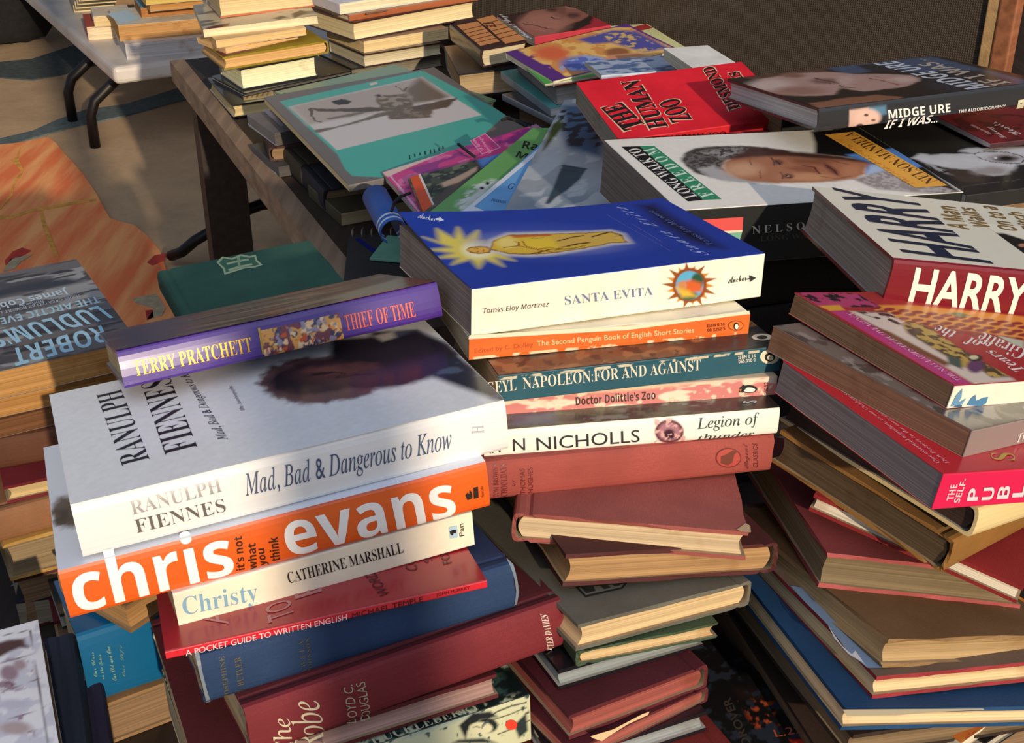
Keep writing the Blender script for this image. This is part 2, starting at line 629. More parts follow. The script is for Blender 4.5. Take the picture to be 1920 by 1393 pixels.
def slab(name, corners, t, m, parent=None):
    """a flat piece of the given top corners (mm, counter-clockwise) and thickness"""
    c = [Vector(p) * MM for p in corners]
    nrm = (c[1] - c[0]).cross(c[2] - c[0]).normalized()
    if nrm.z < 0:
        c.reverse(); nrm = -nrm
    n = len(c)
    V = [tuple(p) for p in c] + [tuple(p - nrm * t * MM) for p in c]
    F = [tuple(range(n)), tuple(range(2 * n - 1, n - 1, -1))] + [(i, n + i, n + (i + 1) % n, (i + 1) % n) for i in range(n)]
    return mesh(name, V, F, parent, [m])

def tube(name, pts, r, m, parent=None, seg_n=10, closed=False):
    P = [Vector(p) for p in pts]
    V, F = [], []
    up = Vector((0, 0, 1))
    N = len(P)
    a = None
    for i, p in enumerate(P):
        d = (P[(i + 1) % N] - P[i - 1]) if closed or 0 < i < N - 1 else (P[1] - P[0] if i == 0 else P[-1] - P[-2])
        d.normalize()
        if a is None:
            a = d.cross(up)
            if a.length < 1e-2:
                a = d.cross(Vector((1, 0, 0)))
        a = (a - d * a.dot(d)).normalized()
        b = d.cross(a).normalized()
        for j in range(seg_n):
            t = 2 * math.pi * j / seg_n
            V.append(p + (a * math.cos(t) + b * math.sin(t)) * r)
    for i in range(N if closed else N - 1):
        k = (i + 1) % N
        for j in range(seg_n):
            l = (j + 1) % seg_n
            F.append((i * seg_n + j, k * seg_n + j, k * seg_n + l, i * seg_n + l))
    if not closed:
        F.append(tuple(range(seg_n)))
        F.append(tuple(range((N - 1) * seg_n, N * seg_n))[::-1])
    return mesh(name, V, F, parent, [m], smooth=True)

def box(name, x0, x1, y0, y1, z0, z1, m, parent=None, bev=0):
    bm = bmesh.new()
    bmesh.ops.create_cube(bm, size=1, matrix=Matrix.Translation(((x0 + x1) / 2, (y0 + y1) / 2, (z0 + z1) / 2)) @ Matrix.Diagonal((x1 - x0, y1 - y0, z1 - z0, 1)))
    if bev:
        bmesh.ops.bevel(bm, geom=bm.edges[:], offset=bev, segments=3, affect='EDGES', profile=.5)
    me = bpy.data.meshes.new(name)
    bm.to_mesh(me); bm.free()
    return link(name, me, parent, [m])


# ------------------------------------------------------------------ setting and tables
floor = mesh('floor', [(-9, -3, 0), (9, -3, 0), (9, 14, 0), (-9, 14, 0)], [(0, 1, 2, 3)], None, [mat('concrete', (186, 156, 120))])
floor['kind'] = 'structure'
def mat_orange():
    m = mat('fabric', (206, 104, 58)).copy()
    nt, p = nodes_of(m)
    tc = nt.nodes.new('ShaderNodeTexCoord'); mp = nt.nodes.new('ShaderNodeMapping')
    mp.inputs['Rotation'].default_value = (0, 0, R(28)); mp.inputs['Scale'].default_value = (26, 3, 1)
    nz = nt.nodes.new('ShaderNodeTexNoise'); nz.inputs['Scale'].default_value = 1.0; nz.inputs['Detail'].default_value = 4
    rp = nt.nodes.new('ShaderNodeValToRGB')
    rp.color_ramp.elements[0].position = .38; rp.color_ramp.elements[0].color = (*S((238, 122, 70)), 1)
    rp.color_ramp.elements[1].position = .66; rp.color_ramp.elements[1].color = (*S((252, 178, 110)), 1)
    nt.links.new(tc.outputs['Object'], mp.inputs[0]); nt.links.new(mp.outputs[0], nz.inputs['Vector'])
    nt.links.new(nz.outputs[0], rp.inputs[0]); nt.links.new(rp.outputs[0], p.inputs['Base Color'])
    return m
MO = mat_orange()
rug = slab('rug', [(-1354.6, 3072.9, 6.0), (-1246.6, 3106.6, 6.0), (-1212.2, 3132.3, 6.0), (-1181.3, 3153.9, 6.0), (-1146.1, 3106.6, 6.0), (-1101.6, 3027.5, 6.0), (-1050.2, 2944.0, 6.0), (-997.9, 2853.3, 6.0), (-937.0, 2735.9, 6.0), (-894.8, 2645.8, 6.0), (-868.1, 2591.6, 6.0), (-836.9, 2569.7, 6.0), (-807.7, 2554.4, 6.0), (-787.1, 2527.0, 6.0), (-762.3, 2491.3, 6.0), (-716.1, 2411.2, 6.0), (-630.1, 2180.0, 6.0), (-589.1, 2002.9, 6.0), (-938.6, 1962.2, 6.0)], 6, MO)
tag(rug, 'torn orange rug with thin yellow lines and red patches on the ground', 'rug')
slab('yellow_line', [(-1110.4, 2606.7, 7.2), (-1084.6, 2601.2, 7.2), (-1057.6, 2639.8, 7.2), (-1016.4, 2662.3, 7.2), (-982.7, 2685.1, 7.2), (-932.2, 2708.2, 7.2), (-928.2, 2694.3, 7.2), (-977.9, 2669.1, 7.2), (-1011.4, 2646.5, 7.2), (-1052.4, 2624.3, 7.2), (-1078.9, 2585.0, 7.2), (-1101.9, 2582.8, 7.2)], 1, mat('fabric', (222, 160, 70)), rug)
slab('yellow_line', [(-1028.2, 2617.6, 7.2), (-1022.0, 2623.2, 7.2), (-993.5, 2553.0, 7.2), (-958.8, 2480.8, 7.2), (-912.5, 2381.5, 7.2), (-921.4, 2381.5, 7.2), (-964.8, 2470.8, 7.2), (-1002.1, 2553.0, 7.2)], 1, mat('fabric', (222, 160, 70)), rug)
slab('yellow_line', [(-1212.6, 2972.5, 7.2), (-1208.6, 2999.9, 7.2), (-1225.8, 3070.4, 7.2), (-1222.6, 3070.4, 7.2), (-1199.5, 2986.2, 7.2), (-1154.7, 2892.7, 7.2), (-1146.0, 2804.0, 7.2), (-1125.4, 2731.6, 7.2), (-1122.0, 2639.8, 7.2), (-1126.8, 2653.2, 7.2), (-1133.6, 2743.5, 7.2), (-1154.5, 2816.4, 7.2), (-1159.9, 2892.7, 7.2)], 1, mat('fabric', (222, 160, 70)), rug)
slab('faded_patch', [(-1013.6, 2358.4, 7.2), (-1013.3, 2405.5, 7.2), (-1001.2, 2424.8, 7.2), (-977.6, 2410.3, 7.2), (-984.5, 2386.5, 7.2), (-1000.3, 2367.7, 7.2), (-1003.8, 2335.4, 7.2)], 1, mat('fabric', (196, 60, 44)), rug)
slab('faded_patch', [(-999.5, 2312.8, 7.2), (-1004.0, 2367.7, 7.2), (-967.6, 2391.2, 7.2), (-979.3, 2349.2, 7.2), (-979.4, 2317.3, 7.2), (-996.4, 2303.8, 7.2)], 1, mat('fabric', (176, 160, 128)), rug)
slab('faded_patch', [(-726.8, 2349.2, 7.2), (-720.8, 2384.6, 7.2), (-697.6, 2396.0, 7.2), (-696.0, 2358.4, 7.2), (-712.4, 2335.4, 7.2)], 1, mat('fabric', (186, 56, 44)), rug)
slab('faded_patch', [(-711.8, 2180.0, 7.2), (-687.3, 2192.3, 7.2), (-672.1, 2200.6, 7.2), (-639.2, 2135.9, 7.2), (-638.5, 2104.6, 7.2), (-661.4, 2089.3, 7.2), (-659.6, 2135.9, 7.2), (-699.3, 2158.2, 7.2)], 1, mat('fabric', (176, 160, 128)), rug)
slab('faded_patch', [(-674.2, 2126.4, 7.2), (-661.4, 2129.5, 7.2), (-651.7, 2096.9, 7.2), (-661.1, 2087.7, 7.2)], 1, mat('fabric', (170, 40, 40)), rug)
tag(slab('cloth_strip', [(-1358.8, 3013.2, 4.0), (-1276.0, 3074.7, 4.0), (-1223.0, 3155.8, 4.0), (-1144.0, 3254.3, 4.0), (-1036.5, 3348.5, 4.0), (-913.2, 3499.0, 4.0), (-685.1, 3695.6, 4.0), (-706.1, 3825.5, 4.0), (-948.8, 3622.4, 4.0), (-1064.2, 3452.7, 4.0), (-1159.6, 3402.4, 4.0), (-1208.9, 3305.6, 4.0), (-1242.0, 3213.4, 4.0), (-1380.7, 3070.6, 4.0)], 4, mat('fabric', (88, 102, 104))), 'long faded blue grey cloth strip lying across the ground behind the orange rug', 'cloth')
tag(slab('cloth_patch', [(-1660.0, 3887.2, 4.0), (-1566.8, 3899.7, 4.0), (-1481.4, 3937.8, 4.0), (-1401.8, 4110.6, 4.0), (-1265.0, 4110.6, 4.0), (-1222.8, 3925.0, 4.0), (-1299.9, 3825.5, 4.0), (-1329.5, 3765.5, 4.0), (-1403.3, 3701.4, 4.0), (-1471.6, 3718.7, 4.0), (-1610.0, 3753.7, 4.0)], 4, mat('fabric', (66, 76, 78))), 'dark blue grey cloth patch on the ground under the white table', 'cloth')
# ------------------------------------------------------------------ wooden table under the far piles
wood_table = thing('wooden_table', 'low dark wooden trestle table with a worn pale front edge carrying the far piles', 'table', (0.4722, 1.9944, 0.0))
slab('tabletop', [(-1028.6, 169.0, 460.0), (-575.1, -869.4, 460.0), (1028.6, -169.0, 460.0), (575.1, 869.4, 460.0)], 26, mat('wood', (58, 42, 32)), wood_table)
slab('worn_edge', [(-1050.6, 159.4, 461.0), (-597.1, -879.0, 461.0), (-575.1, -869.4, 461.0), (-1028.6, 169.0, 461.0)], 34, mat('wood', (150, 124, 100)), wood_table)
slab('leg', [(-990.9, 32.0, 433.0), (-973.3, -8.3, 433.0), (-911.0, 18.9, 433.0), (-928.6, 59.2, 433.0)], 433, mat('wood', (44, 28, 22)), wood_table)
slab('leg', [(-396.2, -614.5, 433.0), (-378.6, -654.8, 433.0), (-316.3, -627.6, 433.0), (-333.9, -587.3, 433.0)], 433, mat('wood', (44, 28, 22)), wood_table)
slab('leg', [(375.9, 740.9, 433.0), (393.5, 700.6, 433.0), (455.8, 727.8, 433.0), (438.2, 768.1, 433.0)], 433, mat('wood', (44, 28, 22)), wood_table)
slab('leg', [(741.3, -95.9, 433.0), (758.9, -136.2, 433.0), (821.3, -109.0, 433.0), (803.6, -68.7, 433.0)], 433, mat('wood', (44, 28, 22)), wood_table)
# ------------------------------------------------------------------ near table
near_table = thing('near_table', 'dark boarded table under the near stacks of books', 'table', (0.1, .62, 0))
box('tabletop', -.78, .92, -.5, .51, 0.35, 0.38, mat('wood', (46, 34, 28)), near_table, .004)
box('leg', -0.75, -0.69, -0.47, -0.41000000000000003, 0, 0.35, mat('wood', (40, 28, 22)), near_table, .003)
box('leg', -0.75, -0.69, 0.42000000000000004, 0.48, 0, 0.35, mat('wood', (40, 28, 22)), near_table, .003)
box('leg', 0.83, 0.89, -0.47, -0.41000000000000003, 0, 0.35, mat('wood', (40, 28, 22)), near_table, .003)
box('leg', 0.83, 0.89, 0.42000000000000004, 0.48, 0, 0.35, mat('wood', (40, 28, 22)), near_table, .003)
# ------------------------------------------------------------------ white folding table
white_table = thing('folding_table', 'white plastic folding table with black tube legs behind the wooden table', 'table', (-1.0657, 3.9547, 0.0), (0, 0, 0.5206))
box('tabletop', -0.38, 0.38, -0.95, 0.95, 0.1980, 0.2400, mat('plastic', (206, 198, 190)), white_table, .012)
tube('leg', [(-0.310, -0.510, 0.195), (-0.330, -0.510, 0.160), (-0.395, -0.520, 0.115), (-0.410, -0.520, 0.080), (-0.410, -0.520, 0.0)], .013, mat('metal', (40, 34, 32)), white_table)
tube('leg', [(-0.310, -0.750, 0.195), (-0.330, -0.750, 0.160), (-0.395, -0.760, 0.115), (-0.410, -0.760, 0.080), (-0.410, -0.760, 0.0)], .013, mat('metal', (40, 34, 32)), white_table)
tube('leg', [(0.310, -0.510, 0.195), (0.330, -0.510, 0.160), (0.395, -0.520, 0.115), (0.410, -0.520, 0.080), (0.410, -0.520, 0.0)], .013, mat('metal', (40, 34, 32)), white_table)
tube('leg', [(0.310, -0.750, 0.195), (0.330, -0.750, 0.160), (0.395, -0.760, 0.115), (0.410, -0.760, 0.080), (0.410, -0.760, 0.0)], .013, mat('metal', (40, 34, 32)), white_table)
tube('leg', [(-0.28, 0.6499999999999999, 0.195), (-0.28, 0.6499999999999999, 0)], .013, mat('metal', (40, 34, 32)), white_table)
tube('leg', [(0.28, 0.6499999999999999, 0.195), (0.28, 0.6499999999999999, 0)], .013, mat('metal', (40, 34, 32)), white_table)
# ------------------------------------------------------------------ bent black tubes under the wooden table
tag(tube('bent_tube', [(-0.5463, 2.2595, 0.22), (-0.5033, 2.2849, 0.22), (-0.4729, 2.3077, 0.22), (-0.4457, 2.3108, 0.22), (-0.424, 2.2967, 0.205)], .011, mat('metal', (26, 22, 22))), 'upper bent black tube under the wooden table', 'tube frame')
tag(tube('bent_tube', [(-0.5434, 2.2134, 0.16), (-0.4937, 2.2061, 0.17), (-0.4662, 2.2419, 0.17), (-0.4339, 2.2535, 0.17), (-0.4015, 2.2606, 0.16)], .011, mat('metal', (26, 22, 22))), 'middle bent black tube under the wooden table', 'tube frame')
tag(tube('bent_tube', [(-0.6781, 2.3514, 0.02), (-0.6509, 2.3364, 0.035), (-0.6218, 2.3325, 0.06), (-0.5799, 2.35, 0.08), (-0.563, 2.3744, 0.08)], .011, mat('metal', (26, 22, 22))), 'lowest bent black tube beside the plank leg of the wooden table', 'tube frame')
# ------------------------------------------------------------------ hessian board, dark backdrop, bag
board = thing('display_board', 'large hessian covered board in a reddish wooden frame behind the books', 'board', (0.2425, 2.0345, 0.46), (0, 0, -0.6452))
box('hessian_panel', -0.4963, 0.4963, -.004, .006, .012, 0.6, mat('hessian', (84, 70, 55)), board)
box('frayed_edge', 0.4943, 0.5103, -.010, .002, .012, 0.6, mat('fabric', (176, 140, 92)), board, .002)
box('frame_rail', 0.5103, 0.5343, -.012, .018, 0, 0.62, mat('wood', (156, 96, 60)), board, .003)
box('frame_rail', -0.5283, -0.4943, -.012, .018, 0, 0.62, mat('wood', (156, 96, 60)), board, .003)
box('frame_rail', -0.4943, 0.5103, -.010, .016, 0.59, 0.62, mat('wood', (156, 96, 60)), board, .003)
box('frame_rail', -0.4943, 0.5103, -.002, .016, 0, .012, mat('wood', (156, 96, 60)), board, .001)
backdrop = box('dark_backdrop', -.1, 3.2, 2.75, 2.78, 0, 2.4, mat('fabric', (14, 14, 16)))  # black sheet added so the gap beside the board stays dark
backdrop['kind'] = 'structure'
bag = thing('black_bag', 'black cloth bag slumped on the ground at the edge of view beyond the white table', 'bag', (-1.7264, 4.1322, 0.0))
bm = bmesh.new()
bmesh.ops.create_uvsphere(bm, u_segments=32, v_segments=20, radius=1)
rn = random.Random(4)
for v in bm.verts:
    k = 1 + .06 * math.sin(7 * v.co.x + 3 * v.co.z) * math.cos(5 * v.co.y) + rn.uniform(-.012, .012)
    v.co = Vector((v.co.x * .28 * k * (1.1 - .25 * v.co.z), v.co.y * .15 * k, max(0, .26 + v.co.z * .27 * k)))
me = bpy.data.meshes.new('bag_body'); bm.to_mesh(me); bm.free()
for q in me.polygons: q.use_smooth = True
link('bag_body', me, bag, [mat('fabric', (20, 19, 20))])
tube('bag_strap', [(-.08, -.02, .50), (-.07, -.03, .58), (0, -.03, .62), (.07, -.03, .58), (.08, -.02, .50)], .012, mat('fabric', (26, 25, 26)), bag)
sv, sf = [], []
sc = [Vector(c) for c in [(-0.4721, 1.9103, 0.616), (-0.4302, 1.9548, 0.612), (-0.4134, 1.8625, 0.608), (-0.4326, 1.8314, 0.604)]]
rn = random.Random(8)
for i in range(13):
    for j in range(13):
        u, v = i / 12, j / 12
        q = (sc[0] * (1 - u) + sc[1] * u) * (1 - v) + (sc[3] * (1 - u) + sc[2] * u) * v
        q = q + Vector((0, -.012 * math.sin(math.pi * u) , .028 + .010 * math.sin(9 * u + 4 * v) + rn.uniform(-.003, .003)))
        sv.append(q)
sf = [(i * 13 + j, i * 13 + j + 1, i * 13 + 14 + j, i * 13 + 13 + j) for i in range(12) for j in range(12)]
ms = mat('gloss', (180, 172, 160), rough=.35).copy()
nodes_of(ms)[1].inputs['Transmission Weight'].default_value = .5
o = mesh('wrapping_sheet', sv, sf, None, [ms], None, True)
sm = o.modifiers.new('thickness', 'SOLIDIFY'); sm.thickness = .0008
tag(o, 'crumpled translucent wrapping sheet hanging over the pale pile at the table corner', 'sheet')
post = thing('shade_post', 'round metal post on a square foot plate, added out of view to cast shade', 'post', (0.811, -1.70, 0))  # unseen post, added to throw the dark band across the near stack
tube('pole', [(0, 0, 0), (0, 0, 2.6)], .042, mat('metal', (150, 150, 150)), post, 20)
box('foot_plate', -.14, .14, -.14, .14, 0, .012, mat('metal', (120, 120, 120)), post, .003)
canopy = thing('shade_canopy', 'dark cloth canopy on four poles, added out of view to dim the far ground', 'canopy', (-.4, 4.0, 0))  # canopy added overhead to hold skylight off the far ground and piles
cv = []
for i in range(13):
    for j in range(13):
        cv.append((-2.6 + 5.2 * i / 12, -2.1 + 4.4 * j / 12, 2.2 + .02 * math.sin(i * 1.3) * math.cos(j)))
cf = [(i * 13 + j, i * 13 + j + 1, i * 13 + 14 + j, i * 13 + 13 + j) for i in range(12) for j in range(12)]
cl_ = mesh('cloth', cv, cf, canopy, [mat('fabric', (58, 50, 44))], None, True)
sm = cl_.modifiers.new('thickness', 'SOLIDIFY'); sm.thickness = .003
for px_ in (-2.55, 2.55):
    for py_ in (-2.05, 2.25):
        tube('pole', [(px_, py_, 0), (px_, py_, 2.19)], .02, mat('metal', (120, 120, 120)), canopy, 12)
# ------------------------------------------------------------------ centre stack
book('paperback_book', 'blue paperback with a golden robed figure and yellow sunburst, on top of the centre stack',
     (0.0438, 0.8043, 0.6588), (-0.0663, 0.0517, 0.3979), (208.2, 138.8, 31.0), 'pb', 'F', (30, 62, 160), (244, 236, 212), (244, 236, 212), (150, 132, 118),
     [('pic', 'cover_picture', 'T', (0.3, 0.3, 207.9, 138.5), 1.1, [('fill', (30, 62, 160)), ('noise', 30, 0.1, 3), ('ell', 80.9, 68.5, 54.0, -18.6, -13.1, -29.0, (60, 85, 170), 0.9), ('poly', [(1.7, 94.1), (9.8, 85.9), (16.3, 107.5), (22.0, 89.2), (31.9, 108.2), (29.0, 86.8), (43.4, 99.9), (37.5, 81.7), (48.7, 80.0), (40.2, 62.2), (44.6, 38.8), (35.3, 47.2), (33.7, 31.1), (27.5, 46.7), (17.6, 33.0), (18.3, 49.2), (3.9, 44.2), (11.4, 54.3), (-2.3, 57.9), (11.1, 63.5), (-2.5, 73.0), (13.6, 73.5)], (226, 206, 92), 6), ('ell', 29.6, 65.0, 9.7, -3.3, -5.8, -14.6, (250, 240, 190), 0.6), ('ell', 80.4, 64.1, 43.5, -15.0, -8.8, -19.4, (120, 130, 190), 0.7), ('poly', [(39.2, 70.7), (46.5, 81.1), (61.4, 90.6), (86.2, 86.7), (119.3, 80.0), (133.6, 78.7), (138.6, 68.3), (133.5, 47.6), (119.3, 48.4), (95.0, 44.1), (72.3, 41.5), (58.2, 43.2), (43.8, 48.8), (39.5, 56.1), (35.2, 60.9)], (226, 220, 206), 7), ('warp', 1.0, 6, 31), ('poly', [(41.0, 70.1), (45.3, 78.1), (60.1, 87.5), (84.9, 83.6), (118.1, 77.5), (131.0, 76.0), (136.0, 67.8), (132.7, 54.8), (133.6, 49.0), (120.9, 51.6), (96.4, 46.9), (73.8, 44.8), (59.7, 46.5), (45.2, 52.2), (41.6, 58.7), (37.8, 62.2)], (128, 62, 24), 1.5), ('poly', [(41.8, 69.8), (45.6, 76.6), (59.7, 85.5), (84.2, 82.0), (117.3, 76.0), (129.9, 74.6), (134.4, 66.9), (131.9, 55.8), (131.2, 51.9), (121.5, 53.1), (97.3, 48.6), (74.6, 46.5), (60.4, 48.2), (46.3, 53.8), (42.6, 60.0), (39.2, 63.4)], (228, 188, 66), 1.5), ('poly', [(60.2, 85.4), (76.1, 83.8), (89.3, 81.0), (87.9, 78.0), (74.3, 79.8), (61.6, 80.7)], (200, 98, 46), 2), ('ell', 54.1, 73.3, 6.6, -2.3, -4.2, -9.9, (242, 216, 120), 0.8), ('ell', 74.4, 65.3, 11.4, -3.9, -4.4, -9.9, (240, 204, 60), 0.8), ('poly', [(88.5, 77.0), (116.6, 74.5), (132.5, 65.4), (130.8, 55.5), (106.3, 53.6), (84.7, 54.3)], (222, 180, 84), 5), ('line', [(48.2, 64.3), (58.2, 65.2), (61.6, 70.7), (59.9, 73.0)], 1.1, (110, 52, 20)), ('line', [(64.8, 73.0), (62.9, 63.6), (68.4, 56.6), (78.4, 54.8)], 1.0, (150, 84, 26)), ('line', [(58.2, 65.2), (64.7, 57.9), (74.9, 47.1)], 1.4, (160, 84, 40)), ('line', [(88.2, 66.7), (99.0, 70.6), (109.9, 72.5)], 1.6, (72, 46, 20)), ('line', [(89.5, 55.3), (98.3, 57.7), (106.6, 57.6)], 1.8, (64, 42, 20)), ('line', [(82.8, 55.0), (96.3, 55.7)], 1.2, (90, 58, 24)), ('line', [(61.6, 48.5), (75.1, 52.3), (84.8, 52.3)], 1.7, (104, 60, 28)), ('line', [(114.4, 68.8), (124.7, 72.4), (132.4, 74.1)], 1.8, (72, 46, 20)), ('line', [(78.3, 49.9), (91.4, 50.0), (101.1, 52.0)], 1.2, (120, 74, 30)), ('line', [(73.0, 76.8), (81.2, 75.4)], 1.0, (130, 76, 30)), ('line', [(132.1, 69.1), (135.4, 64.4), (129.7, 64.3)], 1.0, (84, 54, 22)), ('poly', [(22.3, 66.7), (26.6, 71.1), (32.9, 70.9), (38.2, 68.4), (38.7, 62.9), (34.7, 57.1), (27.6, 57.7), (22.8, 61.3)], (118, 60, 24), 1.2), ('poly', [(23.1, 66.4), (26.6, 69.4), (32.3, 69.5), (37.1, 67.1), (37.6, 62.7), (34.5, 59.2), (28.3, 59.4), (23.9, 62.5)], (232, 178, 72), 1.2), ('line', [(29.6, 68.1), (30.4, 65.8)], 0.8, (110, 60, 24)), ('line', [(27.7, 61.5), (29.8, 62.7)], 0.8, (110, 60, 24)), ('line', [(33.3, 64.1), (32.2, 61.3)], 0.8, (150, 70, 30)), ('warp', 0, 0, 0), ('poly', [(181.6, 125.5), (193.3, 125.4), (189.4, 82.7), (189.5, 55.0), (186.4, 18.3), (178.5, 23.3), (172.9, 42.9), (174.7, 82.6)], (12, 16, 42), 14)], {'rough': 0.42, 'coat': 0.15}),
      ('t', 'title_lettering', 'T', 'S a n t a   E v i t a', (170.84, 7.67), (168.63, 123.68), (163.49, 16.65), (168, 178, 222), 'serif'),
      ('t', 'author_lettering', 'T', 'Tomás Eloy Martínez', (186.67, 27.8), (185.71, 111.44), (180.88, 26.76), (92, 112, 178), 'sansit'),
      ('t', 'blurb_lettering', 'T', 'Finally, the one novel I always wanted to read', (150.61, 22.05), (148.25, 111.72), (149.64, 24.62), (140, 150, 205), 'lightit'),
      ('t', 'blurb_lettering', 'T', 'Gabriel García Márquez', (154.88, 41.06), (155.05, 84.6), (153.67, 43.34), (140, 150, 205), 'lightit'),
      ('t', 'publisher_lettering', 'T', 'Anchor', (9.66, 126.93), (19.75, 119.9), (13.64, 136.48), (220, 225, 240), 'script'),
      ('p', 'publisher_emblem', 'T', [(22.0, 125.42), (25.23, 126.13), (25.87, 128.64), (27.17, 121.84), (22.13, 119.08), (23.38, 121.79), (21.08, 122.13)], (220, 225, 240)),
      ('t', 'author_lettering', 'F', 'Tomás Eloy Martínez', (7.85, 13.12), (51.8, 12.24), (7.52, 17.61), (70, 52, 40), 'sansit'),
      ('t', 'title_lettering', 'F', 'SANTA EVITA', (62.85, 12.72), (125.37, 11.73), (62.04, 18.71), (112, 122, 158), 'serifthin'),
      ('pic', 'spine_medallion', 'F', (129.6, 0.3, 175.8, 30.7), 0.45, [('fill', (244, 236, 212)), ('poly', [(34.2, 15.3), (41.5, 11.9), (34.6, 11.5)], (206, 136, 52), 0.5), ('poly', [(34.6, 11.8), (43.4, 5.9), (33.4, 8.4)], (150, 82, 28), 0.5), ('poly', [(33.6, 8.6), (37.3, 3.5), (30.9, 6.0)], (206, 136, 52), 0.5), ('poly', [(31.2, 6.2), (34.0, -1.3), (27.5, 4.7)], (150, 82, 28), 0.5), ('poly', [(27.8, 4.8), (26.3, 0.5), (23.4, 4.7)], (206, 136, 52), 0.5), ('poly', [(23.8, 4.6), (19.3, -0.8), (19.3, 5.9)], (150, 82, 28), 0.5), ('poly', [(19.7, 5.7), (13.7, 4.2), (15.6, 8.1)], (206, 136, 52), 0.5), ('poly', [(15.9, 7.9), (6.4, 6.9), (12.8, 11.1)], (150, 82, 28), 0.5), ('poly', [(13.0, 10.8), (5.5, 12.8), (11.2, 14.6)], (206, 136, 52), 0.5), ('poly', [(11.3, 14.3), (1.3, 18.2), (11.0, 18.1)], (150, 82, 28), 0.5), ('poly', [(10.9, 17.8), (5.3, 22.2), (12.2, 21.1)], (206, 136, 52), 0.5), ('poly', [(12.0, 20.9), (6.1, 27.8), (14.6, 23.5)], (150, 82, 28), 0.5), ('poly', [(14.3, 23.3), (13.2, 28.1), (18.0, 24.7)], (206, 136, 52), 0.5), ('poly', [(17.7, 24.7), (18.6, 31.4), (22.0, 24.8)], (150, 82, 28), 0.5), ('poly', [(21.6, 24.9), (25.6, 27.9), (26.1, 23.7)], (206, 136, 52), 0.5), ('poly', [(25.7, 23.8), (33.2, 27.3), (29.8, 21.5)], (150, 82, 28), 0.5), ('poly', [(29.5, 21.7), (36.8, 21.5), (32.7, 18.5)], (206, 136, 52), 0.5), ('poly', [(32.4, 18.8), (43.1, 17.2), (34.3, 15.0)], (150, 82, 28), 0.5), ('ell', 22.7, 14.8, 12.9, -1.5, 1.1, -12.1, (140, 70, 26), 0.1), ('ell', 22.7, 14.8, 10.4, -1.2, 0.9, -9.9, (90, 170, 205), 0.1), ('ell', 28.1, 16.9, 4.6, -0.5, 0.5, -5.6, (40, 84, 60), 0.4), ('ell', 22.1, 7.9, 6.9, -0.8, 0.3, -3.4, (44, 90, 72), 0.4), ('poly', [(13.8, 17.2), (22.7, 18.7), (31.3, 15.2), (32.6, 9.4), (22.0, 9.3), (15.0, 11.6)], (206, 96, 44), 3), ('ell', 17.3, 15.2, 3.3, -0.4, 0.2, -3.1, (196, 132, 84), 0.3), ('poly', [(12.5, 14.6), (21.8, 11.4), (28.3, 6.5), (17.7, 7.1)], (214, 176, 60), 3)]),
      ('t', 'publisher_lettering', 'F', 'Anchor', (181.48, 12.74), (195.71, 13.31), (180.67, 17.6), (50, 44, 40), 'script'),
      ('p', 'publisher_emblem', 'F', [(195.55, 14.74), (197.73, 14.77), (197.16, 17.09), (203.11, 14.42), (198.37, 11.87), (198.16, 13.73), (195.8, 13.87)], (50, 44, 40))], curl=[(-1, 1, 9, 150, 110)], group='books of the centre stack')
